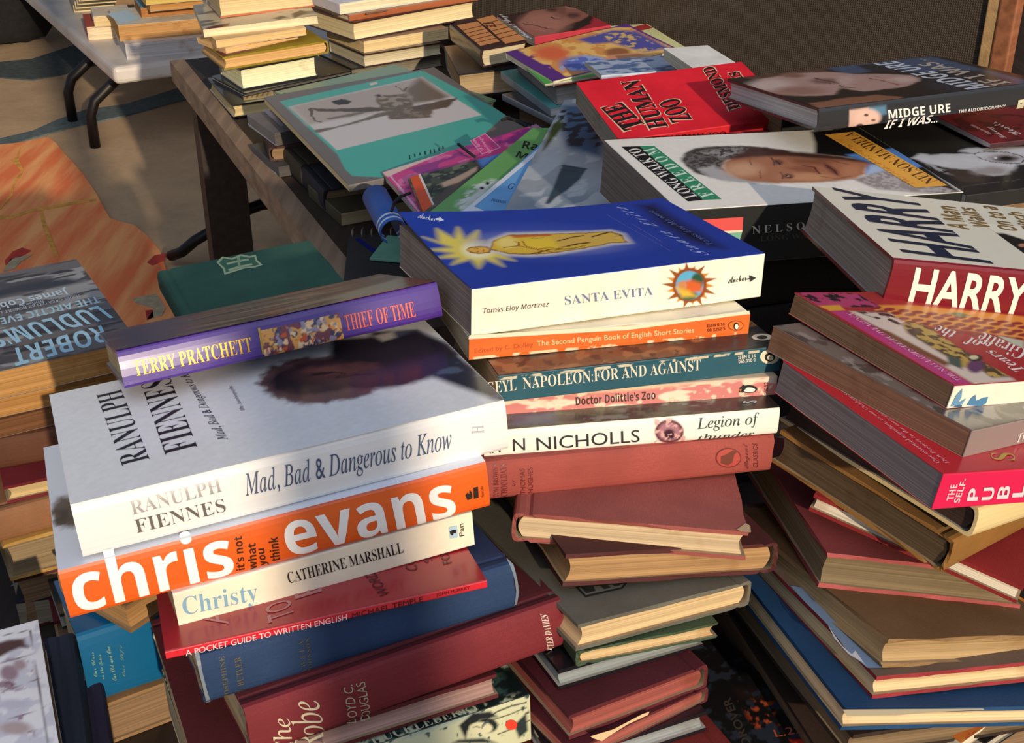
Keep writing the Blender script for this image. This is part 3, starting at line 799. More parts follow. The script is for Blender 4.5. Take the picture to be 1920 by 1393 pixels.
book('paperback_book', 'orange spined paperback with a small penguin oval, second in the centre stack',
     (0.0475, 0.781, 0.6454), (-0.06, 0.0467, 0.2881), (189.6, 116.6, 14.6), 'pb', 'F', (232, 220, 192), (226, 104, 30), (232, 220, 192), (196, 172, 132),
     [('p', 'worn_edge', 'F', [(-0.51, 14.42), (104.2, 10.88), (188.9, 14.5), (188.5, 16.79), (103.99, 13.92), (0.09, 16.89)], (238, 224, 192)),
      ('pic', 'spine_wear', 'F', (0.2, 0.4, 181.0, 2.2), 0.5, [('fill', (226, 104, 30)), ('blot', (240, 210, 170), 5, 0.56, 4)]),
      ('t', 'title_lettering', 'F', 'The Second Penguin Book of English Short Stories', (43.87, 4.43), (150.41, 3.87), (43.43, 9.1), (255, 226, 168), 'sans'),
      ('t', 'author_lettering', 'F', 'Edited by C. Dolley', (3.87, 3.4), (41.49, 4.66), (3.54, 7.47), (190, 84, 40), 'sans'),
      ('t', 'code_lettering', 'F', 'ISBN 0 14', (159.41, 7.55), (171.94, 7.83), (159.05, 9.83), (120, 46, 20), 'bold'),
      ('t', 'code_lettering', 'F', '00 3252 5', (160.01, 4.39), (172.56, 4.66), (159.64, 6.68), (120, 46, 20), 'bold'),
      ('p', 'publisher_emblem', 'F', [(185.46, 6.61), (185.29, 5.43), (184.54, 4.43), (183.29, 3.72), (181.67, 3.38), (179.87, 3.44), (178.07, 3.91), (176.47, 4.71), (175.25, 5.78), (174.54, 6.99), (174.41, 8.21), (174.88, 9.31), (175.89, 10.17), (177.34, 10.7), (179.06, 10.85), (180.88, 10.58), (182.6, 9.95), (184.04, 9.0), (185.02, 7.85)], (150, 60, 20)),
      ('p', 'publisher_emblem', 'F', [(184.88, 6.67), (184.72, 5.67), (184.04, 4.82), (182.92, 4.23), (181.47, 3.95), (179.85, 4.01), (178.25, 4.41), (176.82, 5.1), (175.74, 6.01), (175.1, 7.03), (175.0, 8.06), (175.42, 8.99), (176.33, 9.72), (177.62, 10.16), (179.17, 10.27), (180.8, 10.05), (182.34, 9.5), (183.61, 8.69), (184.49, 7.71)], (236, 120, 40)),
      ('p', 'publisher_emblem', 'F', [(182.15, 6.49), (182.14, 5.61), (181.9, 4.85), (181.48, 4.29), (180.9, 3.99), (180.24, 3.97), (179.56, 4.25), (178.95, 4.79), (178.46, 5.54), (178.15, 6.4), (178.06, 7.3), (178.18, 8.12), (178.52, 8.79), (179.02, 9.23), (179.65, 9.39), (180.33, 9.25), (180.98, 8.84), (181.54, 8.19), (181.94, 7.38)], (40, 30, 26)),
      ('p', 'publisher_emblem', 'F', [(181.75, 6.24), (181.74, 5.64), (181.59, 5.12), (181.32, 4.73), (180.95, 4.52), (180.53, 4.51), (180.09, 4.7), (179.7, 5.07), (179.38, 5.58), (179.18, 6.17), (179.11, 6.78), (179.19, 7.34), (179.4, 7.8), (179.72, 8.1), (180.12, 8.22), (180.56, 8.13), (180.98, 7.85), (181.34, 7.41), (181.61, 6.85)], (250, 240, 220))], group='books of the centre stack')
book('paperback_book', 'dark teal spined paperback with cream serif title, third in the centre stack',
     (0.0654, 0.7604, 0.6279), (-0.0595, 0.0407, 0.2927), (190.1, 116.5, 18.3), 'pb', 'F', (52, 44, 40), (30, 84, 98), (30, 84, 98), (196, 172, 132),
     [('pic', 'cover_picture', 'T', (0.3, 0.3, 189.8, 116.2), 1.5, [('fill', (40, 38, 38)), ('poly', [(-9.0, 26.2), (41.8, 33.0), (95.3, 29.9), (129.2, 11.3), (130.9, -15.2), (-8.7, -4.6)], (110, 74, 50), 12), ('blot', (150, 104, 66), 10, 0.6, 5), ('blot', (60, 42, 34), 6, 0.62, 8), ('poly', [(150.7, 33.6), (207.8, 30.3), (191.0, -4.1), (143.2, -18.3)], (30, 36, 42), 10)]),
      ('p', 'publisher_emblem', 'T', [(190.33, 13.58), (189.08, 11.96), (187.25, 10.71), (185.04, 9.95), (182.68, 9.76), (180.42, 10.16), (178.51, 11.11), (177.15, 12.5), (176.48, 14.2), (176.59, 16.01), (177.45, 17.74), (179.0, 19.22), (181.05, 20.26), (183.39, 20.76), (185.76, 20.66), (187.9, 19.97), (189.57, 18.76), (190.59, 17.17), (190.85, 15.38)], (214, 202, 176)),
      ('p', 'publisher_emblem', 'T', [(186.82, 14.1), (186.12, 13.14), (185.14, 12.38), (183.98, 11.89), (182.76, 11.74), (181.63, 11.93), (180.69, 12.44), (180.05, 13.22), (179.78, 14.19), (179.91, 15.24), (180.42, 16.26), (181.27, 17.14), (182.36, 17.78), (183.57, 18.11), (184.77, 18.09), (185.83, 17.74), (186.63, 17.07), (187.09, 16.18), (187.15, 15.15)], (40, 36, 34)),
      ('t', 'author_lettering', 'F', 'GEYL', (-6.96, 6.85), (11.6, 7.13), (-7.57, 14.69), (228, 218, 194), 'serif'),
      ('t', 'title_lettering', 'F', 'NAPOLEON:FOR AND AGAINST', (15.96, 7.44), (133.9, 7.13), (15.24, 15.33), (228, 218, 194), 'serif'),
      ('t', 'code_lettering', 'F', 'ISBN 0 14', (159.53, 11.92), (171.86, 12.01), (159.12, 14.48), (222, 214, 196), 'bold'),
      ('t', 'code_lettering', 'F', '055.010 0', (160.11, 9.05), (172.03, 9.17), (159.71, 11.48), (222, 214, 196), 'bold'),
      ('p', 'publisher_emblem', 'F', [(188.94, 10.62), (188.76, 8.98), (187.84, 7.6), (186.28, 6.63), (184.24, 6.17), (181.96, 6.28), (179.69, 6.94), (177.66, 8.08), (176.1, 9.56), (175.18, 11.24), (174.99, 12.93), (175.55, 14.45), (176.8, 15.63), (178.61, 16.35), (180.78, 16.54), (183.08, 16.16), (185.26, 15.26), (187.09, 13.94), (188.36, 12.33)], (232, 222, 190)),
      ('p', 'publisher_emblem', 'F', [(185.76, 10.67), (185.68, 9.67), (185.19, 8.82), (184.36, 8.22), (183.26, 7.92), (182.03, 7.97), (180.79, 8.35), (179.69, 9.03), (178.83, 9.93), (178.32, 10.95), (178.2, 11.99), (178.49, 12.92), (179.16, 13.66), (180.13, 14.11), (181.31, 14.24), (182.55, 14.02), (183.74, 13.49), (184.74, 12.69), (185.44, 11.72)], (34, 32, 30)),
      ('p', 'publisher_emblem', 'F', [(184.65, 10.37), (184.61, 9.73), (184.33, 9.18), (183.85, 8.79), (183.23, 8.6), (182.52, 8.62), (181.8, 8.86), (181.16, 9.28), (180.66, 9.85), (180.35, 10.5), (180.28, 11.16), (180.44, 11.76), (180.82, 12.23), (181.38, 12.53), (182.05, 12.61), (182.77, 12.48), (183.46, 12.15), (184.04, 11.65), (184.45, 11.03)], (236, 226, 196)),
      ('pic', 'spine_wear', 'F', (0.2, 15.0, 181.0, 16.8), 0.5, [('fill', (30, 84, 98)), ('blot', (206, 196, 168), 5, 0.52, 14)])], group='books of the centre stack')
book('paperback_book', 'worn pink spined paperback with a small puffin, fourth in the centre stack',
     (0.0654, 0.7601, 0.6146), (-0.0676, 0.0358, 0.2104), (190.1, 116.5, 13.2), 'pb', 'F', (222, 192, 160), (216, 132, 124), (222, 192, 160), (196, 172, 132),
     [('pic', 'spine_wear', 'F', (0.3, 0.3, 189.8, 12.9), 0.6, [('fill', (216, 132, 124)), ('blot', (240, 222, 196), 7, 0.6, 21, 3, 1), ('poly', [(9.2, 18.7), (89.1, 14.6), (188.5, 17.0), (189.6, 13.4), (89.4, 10.4), (9.4, 11.2)], (226, 196, 160), 2), ('blot', (236, 210, 180), 4, 0.66, 23)]),
      ('t', 'title_lettering', 'F', "Doctor Dolittle's Zoo", (56.33, 3.2), (108.44, 3.53), (55.81, 9.35), (64, 44, 42), 'bold'),
      ('p', 'publisher_emblem', 'F', [(176.89, 5.28), (176.67, 4.37), (175.84, 3.61), (174.49, 3.08), (172.78, 2.83), (170.87, 2.9), (168.99, 3.28), (167.34, 3.92), (166.09, 4.76), (165.38, 5.7), (165.29, 6.64), (165.82, 7.48), (166.92, 8.13), (168.46, 8.53), (170.29, 8.62), (172.2, 8.39), (174.0, 7.88), (175.47, 7.14), (176.47, 6.24)], (30, 28, 30)),
      ('p', 'publisher_emblem', 'F', [(175.56, 4.81), (175.39, 4.27), (174.79, 3.82), (173.82, 3.51), (172.59, 3.38), (171.23, 3.44), (169.89, 3.68), (168.71, 4.08), (167.83, 4.59), (167.33, 5.16), (167.27, 5.73), (167.66, 6.23), (168.46, 6.61), (169.57, 6.84), (170.88, 6.87), (172.25, 6.72), (173.52, 6.4), (174.57, 5.94), (175.27, 5.39)], (244, 238, 226)),
      ('p', 'publisher_emblem', 'F', [(164.62, 7.07), (167.15, 9.15), (169.31, 6.71), (166.89, 3.49), (164.38, 3.97)], (30, 28, 30)),
      ('p', 'publisher_emblem', 'F', [(164.18, 5.97), (166.08, 6.11), (165.73, 4.15)], (226, 120, 50)),
      ('t', 'code_lettering', 'F', 'PS292', (184.81, 0.95), (183.56, 9.89), (182.33, 0.86), (110, 60, 56), 'sans')], group='books of the centre stack')
book('hardback_book', 'white jacketed hardback with black spaced capitals and round red emblem in the centre stack',
     (0.0612, 0.7468, 0.5968), (-0.0778, 0.0389, 0.2204), (191.1, 136.5, 18.8), 'hb', 'F', (44, 50, 48), (250, 246, 232), (250, 246, 232), (226, 214, 188),
     [('pic', 'cover_picture', 'T', (0.3, 0.3, 190.8, 136.2), 1.5, [('fill', (34, 34, 32)), ('blot', (84, 92, 66), 8, 0.52, 31, 2, 1), ('blot', (120, 124, 110), 6, 0.66, 32, 2, 1), ('poly', [(20.3, 21.3), (48.7, 19.2), (44.3, 2.4), (17.1, 4.5)], (70, 86, 110), 6), ('poly', [(143.9, 11.1), (198.4, 16.9), (188.3, -6.0), (141.1, -3.5)], (22, 22, 22), 6)], {'coat': 0.3}),
      ('t', 'title_lettering', 'T', 'S', (178.54, 8.93), (180.63, 12.29), (169.39, 9.95), (230, 228, 220), 'sans'),
      ('t', 'author_lettering', 'F', 'STAN', (-9.49, 3.4), (10.16, 3.76), (-9.8, 11.84), (40, 40, 44), 'sans'),
      ('t', 'author_lettering', 'F', 'N', (17.92, 3.87), (25.47, 4.0), (17.49, 12.1), (40, 40, 44), 'sans'),
      ('t', 'author_lettering', 'F', 'NICHOLLS', (32.82, 3.05), (98.81, 2.88), (32.06, 11.89), (40, 40, 44), 'sans'),
      ('t', 'title_lettering', 'F', 'Legion of', (136.41, 6.26), (178.24, 6.55), (135.04, 16.43), (46, 70, 66), 'lightit'),
      ('t', 'title_lettering', 'F', 'thunder', (137.76, -0.34), (175.71, -0.61), (137.07, 4.79), (46, 70, 66), 'lightit'),
      ('pic', 'spine_emblem', 'F', (107.0, 0.3, 128.8, 17.7), 0.45, [('fill', (250, 246, 232)), ('ell', 10.8, 7.9, 9.6, -0.9, 0.6, -8.5, (96, 40, 52), 0.15), ('ell', 10.8, 7.9, 7.5, -0.7, 0.5, -6.5, (170, 120, 130), 0.3), ('ell', 10.9, 6.2, 4.0, -0.4, 0.3, -3.7, (60, 30, 44), 0.5), ('blot', (214, 170, 160), 3, 0.66, 5)])], group='books of the centre stack')
book('hardback_book', 'faded pinkish red cloth hardback with dark stamped spine, below the white jacketed book',
     (0.0535, 0.7351, 0.5717), (-0.0878, 0.0622, 0.2754), (199.6, 131.2, 26.3), 'cl', 'F', (160, 76, 68), (168, 80, 70), (160, 76, 68), (196, 172, 132),
     [('t', 'title_lettering', 'F', "TOM BROWN'S", (16.79, 1.87), (15.51, 24.61), (13.53, 2.04), (112, 38, 38), 'serif'),
      ('t', 'title_lettering', 'F', 'SCHOOLDAYS', (22.69, -0.48), (20.9, 24.44), (18.51, -0.5), (112, 38, 38), 'serif'),
      ('t', 'title_lettering', 'F', 'by', (27.27, 8.77), (26.56, 13.16), (24.9, 8.83), (112, 38, 38), 'sans'),
      ('t', 'author_lettering', 'F', 'THOMAS', (33.95, 1.72), (32.47, 19.94), (30.82, 2.07), (112, 38, 38), 'sans'),
      ('t', 'author_lettering', 'F', 'HUGHES', (38.69, 2.58), (37.55, 20.38), (35.57, 2.53), (112, 38, 38), 'sans'),
      ('p', 'publisher_emblem', 'F', [(177.19, 12.43), (176.97, 10.14), (175.77, 8.21), (173.74, 6.83), (171.09, 6.16), (168.13, 6.28), (165.16, 7.16), (162.53, 8.72), (160.5, 10.77), (159.3, 13.09), (159.06, 15.44), (159.79, 17.56), (161.41, 19.22), (163.76, 20.25), (166.57, 20.54), (169.56, 20.05), (172.39, 18.84), (174.77, 17.03), (176.44, 14.81)], (116, 44, 40)),
      ('p', 'publisher_emblem', 'F', [(176.4, 12.51), (176.18, 10.49), (175.08, 8.77), (173.22, 7.55), (170.81, 6.97), (168.1, 7.08), (165.4, 7.87), (163.0, 9.26), (161.16, 11.08), (160.07, 13.14), (159.85, 15.23), (160.52, 17.11), (162.01, 18.58), (164.15, 19.49), (166.72, 19.73), (169.45, 19.29), (172.04, 18.21), (174.2, 16.59), (175.71, 14.62)], (184, 76, 66)),
      ('p', 'publisher_emblem', 'F', [(162.84, 10.13), (162.52, 15.29), (165.58, 15.89), (170.44, 18.48), (173.91, 17.56), (171.92, 15.25), (171.18, 9.84), (168.22, 8.08)], (116, 58, 44)),
      ('t', 'publisher_lettering', 'F', 'Regent', (184.79, 3.58), (181.78, 21.56), (180.59, 4.49), (112, 40, 38), 'script'),
      ('t', 'publisher_lettering', 'F', 'CLASSICS', (190.0, 3.85), (187.67, 21.44), (186.73, 4.54), (112, 40, 38), 'sans')], worn=0.5, group='books of the centre stack')
book('hardback_book', 'dusty pink cloth book with cream page edges and torn spine cap, centre stack',
     (0.0748, 0.7264, 0.5523), (-0.1226, 0.0531, -0.0641), (139.5, 209.0, 18.8), 'cl', 'L', (164, 88, 78), (160, 84, 74), (160, 80, 70), (206, 180, 142),
     [('p', 'worn_corner', 'T', [(132.35, 0.62), (138.88, 10.18), (141.37, 7.42), (140.78, -1.07), (137.6, -1.19)], (190, 160, 120))], worn=0.8, group='books of the centre stack')
book('hardback_book', 'dark maroon book with tan page edges and ragged spine ends, under the dusty pink book',
     (0.0667, 0.7162, 0.5335), (-0.1297, 0.1281, 0.2712), (138.5, 205.4, 20.7), 'cl', 'R', (78, 34, 32), (84, 36, 34), (78, 34, 32), (172, 134, 90), worn=0.9, group='books of the centre stack')
book('hardback_book', 'grey cloth book with a geometric black cover panel and foxed page edges, centre stack',
     (0.0424, 0.6903, 0.5193), (-0.0752, 0.0951, 0.4767), (123.4, 210.1, 18.1), 'cl', 'R', (104, 100, 88), (110, 106, 92), (112, 112, 96), (214, 184, 136),
     [('p', 'cover_panel', 'T', [(18.55, 34.39), (18.38, 22.72), (43.89, 22.38), (50.22, 26.72), (33.06, 33.59)], (40, 42, 40)),
      ('p', 'cover_panel', 'T', [(20.22, 33.68), (19.89, 24.88), (43.77, 24.07), (47.92, 26.86)], (112, 108, 98)),
      ('p', 'cover_panel', 'T', [(21.34, 33.2), (21.03, 26.41), (27.58, 26.46), (29.72, 32.93)], (46, 48, 46)),
      ('p', 'cover_panel', 'T', [(33.2, 31.87), (33.22, 26.1), (37.95, 26.14), (37.46, 31.1)], (46, 48, 46)),
      ('p', 'cover_panel', 'T', [(40.28, 29.9), (40.99, 26.08), (45.21, 26.35), (44.36, 28.79)], (46, 48, 46))], worn=0.4, group='books of the centre stack')
book('hardback_book', 'thin moss green cloth book with tan page edges, under the grey patterned book',
     (0.0472, 0.679, 0.5098), (-0.0758, 0.0441, 0.3386), (91.5, 194.4, 10.2), 'cl', 'L', (62, 80, 54), (66, 84, 58), (62, 80, 54), (206, 176, 128), worn=0.7, group='books of the centre stack')
book('hardback_book', 'black boarded book with grey blue page edges, under the moss green book',
     (0.0326, 0.6772, 0.4958), (-0.0598, 0.0281, 0.429), (98.8, 189.0, 14.1), 'hb', 'B', (26, 26, 30), (26, 26, 30), (24, 24, 28), (138, 144, 142), group='books of the centre stack')
book('hardback_book', 'glossy maroon book with pink stained page edges, lower centre stack',
     (0.0304, 0.6564, 0.4794), (-0.0633, 0.0056, 0.4819), (96.7, 194.3, 17.5), 'cl', 'R', (84, 26, 34), (96, 34, 38), (84, 26, 34), (158, 84, 74), worn=0.3, group='books of the centre stack')
book('hardback_book', 'second maroon book with pink page edges and a torn cream jacket flap, below its twin',
     (0.0257, 0.648, 0.4685), (-0.0637, -0.0064, 0.5558), (99.7, 194.2, 11.2), 'cl', 'R', (84, 26, 34), (96, 34, 38), (84, 26, 34), (160, 88, 78),
     [('p', 'torn_flap', 'F', [(12.71, 15.77), (28.96, 12.88), (49.79, 14.01), (55.09, 13.3), (54.04, 11.43), (39.31, 11.57), (26.88, 9.63), (20.72, 8.19), (14.69, 13.31)], (226, 196, 150))], worn=0.3, group='books of the centre stack')
book('hardback_book', 'black book with grey page edges resting on the lowest rust red book',
     (0.0364, 0.6499, 0.4541), (-0.0628, -0.0321, 0.3799), (99.8, 189.0, 14.8), 'hb', 'B', (24, 24, 30), (24, 24, 30), (24, 24, 30), (142, 146, 146), group='books of the centre stack')
book('hardback_book', 'rust red cloth book at the foot of the centre stack',
     (0.0215, 0.6323, 0.4279), (-0.0588, -0.0279, 0.4144), (157.5, 231.0, 26.2), 'cl', 'R', (120, 38, 30), (120, 38, 30), (120, 38, 30), (196, 172, 132), group='books of the centre stack')
# ------------------------------------------------------------------ stack of the large white hardback
book('hardback_book', 'glossy purple hardback lying tilted across the large white hardback',
     (-0.1571, 0.7419, 0.6437), (-0.3495, -0.0379, 0.421), (197.5, 127.9, 22.8), 'hb', 'F', (112, 88, 72), (72, 40, 132), (60, 34, 100), (196, 172, 132),
     [('pic', 'cover_picture', 'T', (0.3, 0.3, 197.2, 127.6), 1.4, [('fill', (104, 84, 70)), ('blot', (150, 126, 96), 9, 0.55, 41, 5, 1), ('blot', (64, 44, 44), 8, 0.58, 42, 5, 1), ('blot', (150, 70, 50), 8, 0.66, 43, 4, 1), ('poly', [(-1.8, 125.4), (55.8, 126.2), (41.3, -18.9), (-0.3, -10.2)], (62, 56, 92), 30), ('poly', [(138.6, 41.3), (197.7, 69.9), (178.5, 4.8), (131.4, -14.5)], (168, 150, 120), 14), ('line', [(117.5, -6.1), (148.1, 4.0), (199.0, -3.8)], 3.5, (226, 92, 60)), ('poly', [(197.7, 69.9), (199.0, -3.8), (174.1, -12.8)], (140, 70, 50), 4)], {'rough': 0.4, 'coat': 0.12}),
      ('t', 'author_lettering', 'F', 'TERRY PRATCHETT', (7.29, 5.79), (76.24, 4.98), (7.4, 14.76), (186, 146, 60), 'serif', {'foil': 1}),
      ('p', 'spine_band', 'F', [(81.95, 18.14), (83.3, 18.18), (82.77, 1.91), (81.41, 1.88)], (190, 150, 70), {'foil': 1}),
      ('pic', 'spine_picture', 'F', (82.8, 0.3, 132.3, 16.3), 0.5, [('fill', (120, 60, 70)), ('blot', (226, 160, 80), 5, 0.5, 51), ('blot', (60, 60, 90), 5, 0.6, 52), ('blot', (240, 200, 150), 4, 0.64, 53), ('blot', (200, 84, 40), 4, 0.66, 54), ('blot', (150, 140, 160), 4, 0.68, 55)], {'rough': 0.25}),
      ('t', 'title_lettering', 'F', 'THIEF OF TIME', (134.52, 4.61), (179.98, 3.74), (134.44, 14.54), (238, 96, 66), 'serif')], bulge=3, group='books of the stack under the purple hardback')
book('hardback_book', 'large white hardback with a bearded head on the cover and blue italic spine title',
     (-0.1391, 0.6472, 0.6226), (-0.0941, -0.0393, 0.3954), (236.4, 150.8, 32.3), 'hb', 'F', (240, 238, 234), (240, 238, 234), (240, 238, 234), (226, 214, 188),
     [('pic', 'cover_picture', 'T', (0.3, 0.3, 236.1, 150.5), 1.5, [('fill', (240, 238, 234)), ('poly', [(178.9, 55.8), (209.8, 52.9), (223.5, 21.4), (234.9, -6.6), (240.8, 8.0), (233.6, 97.2), (225.4, 127.2), (198.5, 140.6)], (40, 46, 60), 6), ('mask', [(178.9, 55.8), (209.8, 52.9), (223.5, 21.4), (234.9, -6.6), (240.8, 8.0), (233.6, 97.2), (225.4, 127.2), (198.5, 140.6)], 4, (78, 92, 112), 12, 0.6, 7), ('poly', [(172.6, 141.5), (199.1, 130.7), (201.2, 119.5), (210.2, 121.7), (225.6, 126.2), (236.5, 93.4), (236.4, 74.5), (215.8, 65.4), (163.8, 108.5)], (40, 36, 40), 6), ('poly', [(198.8, 132.1), (201.4, 120.1), (210.4, 122.4), (212.2, 132.6)], (216, 206, 192), 4), ('warp', 4, 5, 5), ('poly', [(116.6, 96.6), (124.3, 114.7), (136.2, 121.8), (151.2, 123.8), (166.0, 114.5), (179.8, 102.2), (180.6, 69.5), (177.1, 51.4), (164.1, 47.8), (147.1, 48.5), (131.9, 56.0), (121.5, 68.7), (118.7, 83.5)], (112, 82, 78), 5), ('warp', 3, 6, 15), ('poly', [(122.0, 98.4), (132.5, 111.4), (147.2, 113.2), (163.6, 110.4), (172.1, 122.2), (183.1, 123.0), (218.4, 104.7), (225.3, 85.1), (221.2, 62.1), (206.4, 49.6), (189.1, 47.4), (176.2, 54.6), (163.1, 61.5), (145.1, 64.2), (130.0, 68.4), (123.1, 80.8)], (46, 37, 41), 7), ('ell', 162.2, 86.0, 20.9, -12.8, -4.2, -15.4, (92, 58, 54), 0.9), ('ell', 159.4, 94.8, 12.2, -7.5, -1.6, -6.1, (124, 76, 66), 0.9), ('ell', 176.3, 89.8, 9.9, -6.1, -1.6, -5.5, (104, 64, 58), 0.9), ('line', [(148.7, 93.2), (160.8, 90.1), (168.0, 83.5)], 2.5, (58, 38, 38)), ('line', [(160.6, 80.0), (172.8, 77.8), (182.2, 74.8)], 2.5, (60, 40, 42)), ('warp', 0, 0, 0), ('noise', 3, 0.07, 4)], {'rough': 0.3, 'coat': 0.35}),
      ('t', 'author_lettering', 'T', 'RANULPH', (43.98, 30.39), (41.12, 135.05), (28.81, 29.73), (44, 40, 48), 'serifthin'),
      ('t', 'author_lettering', 'T', 'FIENNES', (69.63, 31.46), (70.51, 137.59), (51.52, 30.8), (44, 36, 42), 'serifthin'),
      ('t', 'title_lettering', 'T', 'Mad, Bad & Dangerous to Know', (87.63, 31.38), (82.21, 150.39), (80.85, 33.35), (58, 60, 78), 'lightit'),
      ('t', 'subtitle_lettering', 'T', 'The Autobiography', (102.58, 64.29), (102.65, 103.11), (99.44, 64.5), (90, 92, 104), 'lightit'),
      ('t', 'author_lettering', 'F', 'RANULPH', (28.21, 18.42), (74.64, 19.15), (27.83, 26.13), (206, 206, 208), 'serifthin', {'foil': 1}),
      ('t', 'author_lettering', 'F', 'FIENNES', (28.36, 7.39), (74.76, 6.86), (28.05, 15.62), (100, 94, 90), 'serifthin'),
      ('t', 'title_lettering', 'F', 'Mad, Bad & Dangerous to Know', (85.8, 9.25), (202.18, 6.84), (86.54, 26.46), (70, 88, 118), 'lightit'),
      ('t', 'publisher_lettering', 'F', 'H', (222.0, 15.17), (222.0, 20.27), (215.02, 16.52), (190, 190, 198), 'serif')], bulge=5, group='books of the stack under the purple hardback')
book('hardback_book', 'orange spined hardback with huge white lower case lettering under the white hardback',
     (-0.1481, 0.6375, 0.592), (-0.0891, -0.0515, 0.3768), (233.1, 153.3, 30.1), 'hb', 'F', (226, 230, 238), (236, 98, 26), (226, 230, 238), (226, 214, 188),
     [('pic', 'cover_picture', 'T', (0.3, 0.3, 232.8, 153.0), 2, [('fill', (226, 230, 238)), ('warp', 3, 4, 3), ('ell', 7.9, 61.8, 8.3, -4.6, -1.1, -18.5, (112, 98, 84), 0.35), ('ell', 6.5, 58.4, 3.5, -2.0, -0.6, -9.3, (84, 72, 62), 0.8), ('warp', 0, 0, 0)]),
      ('t', 'author_lettering', 'F', 'chris', (4.1, 2.75), (86.18, 1.06), (4.18, 33.81), (252, 248, 240), 'bold'),
      ('t', 'author_lettering', 'F', 'evans', (115.94, 2.34), (212.9, 0.17), (114.41, 24.47), (252, 248, 240), 'bold'),
      ('t', 'title_lettering', 'F', "it's not", (91.52, 2.2), (93.3, 23.36), (86.83, 2.74), (60, 24, 12), 'bold'),
      ('t', 'title_lettering', 'F', 'what', (97.85, 0.44), (99.61, 17.19), (93.12, 0.99), (60, 24, 12), 'bold'),
      ('t', 'title_lettering', 'F', 'you', (104.59, 0.92), (104.82, 12.35), (100.06, 1.64), (60, 24, 12), 'bold'),
      ('t', 'title_lettering', 'F', 'think', (110.85, 2.04), (111.67, 17.47), (105.68, 2.71), (60, 24, 12), 'bold'),
      ('p', 'publisher_emblem', 'F', [(218.69, 12.46), (220.39, 13.85), (221.09, 12.25), (221.58, 15.38), (222.51, 13.43), (223.02, 15.91), (222.72, 9.43), (219.71, 8.89)], (40, 26, 20)),
      ('p', 'publisher_emblem', 'F', [(223.88, 15.85), (226.65, 15.82), (226.49, 8.82), (223.52, 8.73)], (40, 26, 20)),
      ('t', 'publisher_lettering', 'F', 'HarperCollins', (230.27, 8.21), (230.44, 15.49), (227.83, 8.34), (120, 60, 20), 'sans')], bulge=4, group='books of the stack under the purple hardback')
book('paperback_book', 'cream paperback with pale blue serif title and black condensed author name, under the orange spine',
     (-0.1215, 0.6225, 0.5719), (-0.0882, -0.0247, 0.4215), (171.4, 106.7, 22.4), 'pb', 'F', (228, 220, 202), (240, 226, 198), (228, 220, 202), (196, 172, 132),
     [('t', 'title_lettering', 'F', 'Christy', (3.41, 4.51), (43.44, 1.16), (3.94, 18.83), (124, 168, 192), 'serif'),
      ('t', 'author_lettering', 'F', 'CATHERINE MARSHALL', (61.37, 9.11), (128.28, 8.36), (60.92, 16.41), (34, 28, 26), 'serif'),
      ('p', 'publisher_emblem', 'F', [(156.4, 16.84), (161.51, 16.46), (161.58, 8.56), (156.63, 9.1)], (170, 200, 214)),
      ('p', 'publisher_emblem', 'F', [(156.7, 14.07), (158.77, 14.41), (160.92, 13.57), (160.59, 11.75), (159.0, 11.85), (158.18, 10.56), (156.89, 12.1)], (24, 24, 28)),
      ('t', 'publisher_lettering', 'F', 'Pan', (165.5, 8.34), (165.45, 16.63), (162.48, 8.67), (40, 36, 34), 'sans')], group='books of the stack under the purple hardback')
book('paperback_book', 'thin glossy red paperback with white spine capitals, under the cream paperback',
     (-0.1167, 0.6025, 0.5687), (-0.1022, -0.0148, 0.3297), (175.2, 125.1, 5.1), 'pbg', 'F', (158, 26, 40), (212, 32, 48), (158, 26, 40), (226, 214, 188),
     [('t', 'title_lettering', 'F', 'A POCKET GUIDE TO WRITTEN ENGLISH', (9.84, -0.27), (95.48, 0.05), (10.0, 3.29), (250, 214, 214), 'sans'),
      ('t', 'author_lettering', 'F', 'MICHAEL TEMPLE', (98.45, -0.07), (138.04, 0.66), (98.49, 3.17), (60, 12, 20), 'sans'),
      ('t', 'publisher_lettering', 'F', 'JOHN MURRAY', (145.94, 1.31), (165.15, 1.32), (145.78, 3.76), (60, 12, 20), 'sans'),
      ('t', 'title_lettering', 'T', 'A', (34.6, 12.49), (33.79, 27.15), (20.6, 16.98), (178, 116, 116), 'sans'),
      ('t', 'title_lettering', 'T', 'TO', (68.88, 7.14), (69.56, 24.71), (54.33, 4.58), (178, 116, 116), 'sans'),
      ('t', 'title_lettering', 'T', 'E', (87.39, 24.55), (87.8, 35.66), (71.95, 22.24), (178, 116, 116), 'sans'),
      ('t', 'title_lettering', 'T', 'WORDS', (121.88, 6.38), (118.56, 37.55), (115.72, 6.66), (70, 14, 26), 'sans'),
      ('t', 'title_lettering', 'T', 'CO', (142.79, 25.23), (143.01, 38.94), (136.43, 26.62), (84, 18, 28), 'sans'),
      ('t', 'title_lettering', 'T', 'S', (153.12, 32.06), (153.06, 38.07), (148.27, 29.9), (84, 18, 28), 'sans'),
      ('t', 'title_lettering', 'T', 'FO', (162.54, 25.5), (163.79, 36.93), (157.21, 24.75), (84, 18, 28), 'sans')], group='books of the stack under the purple hardback')
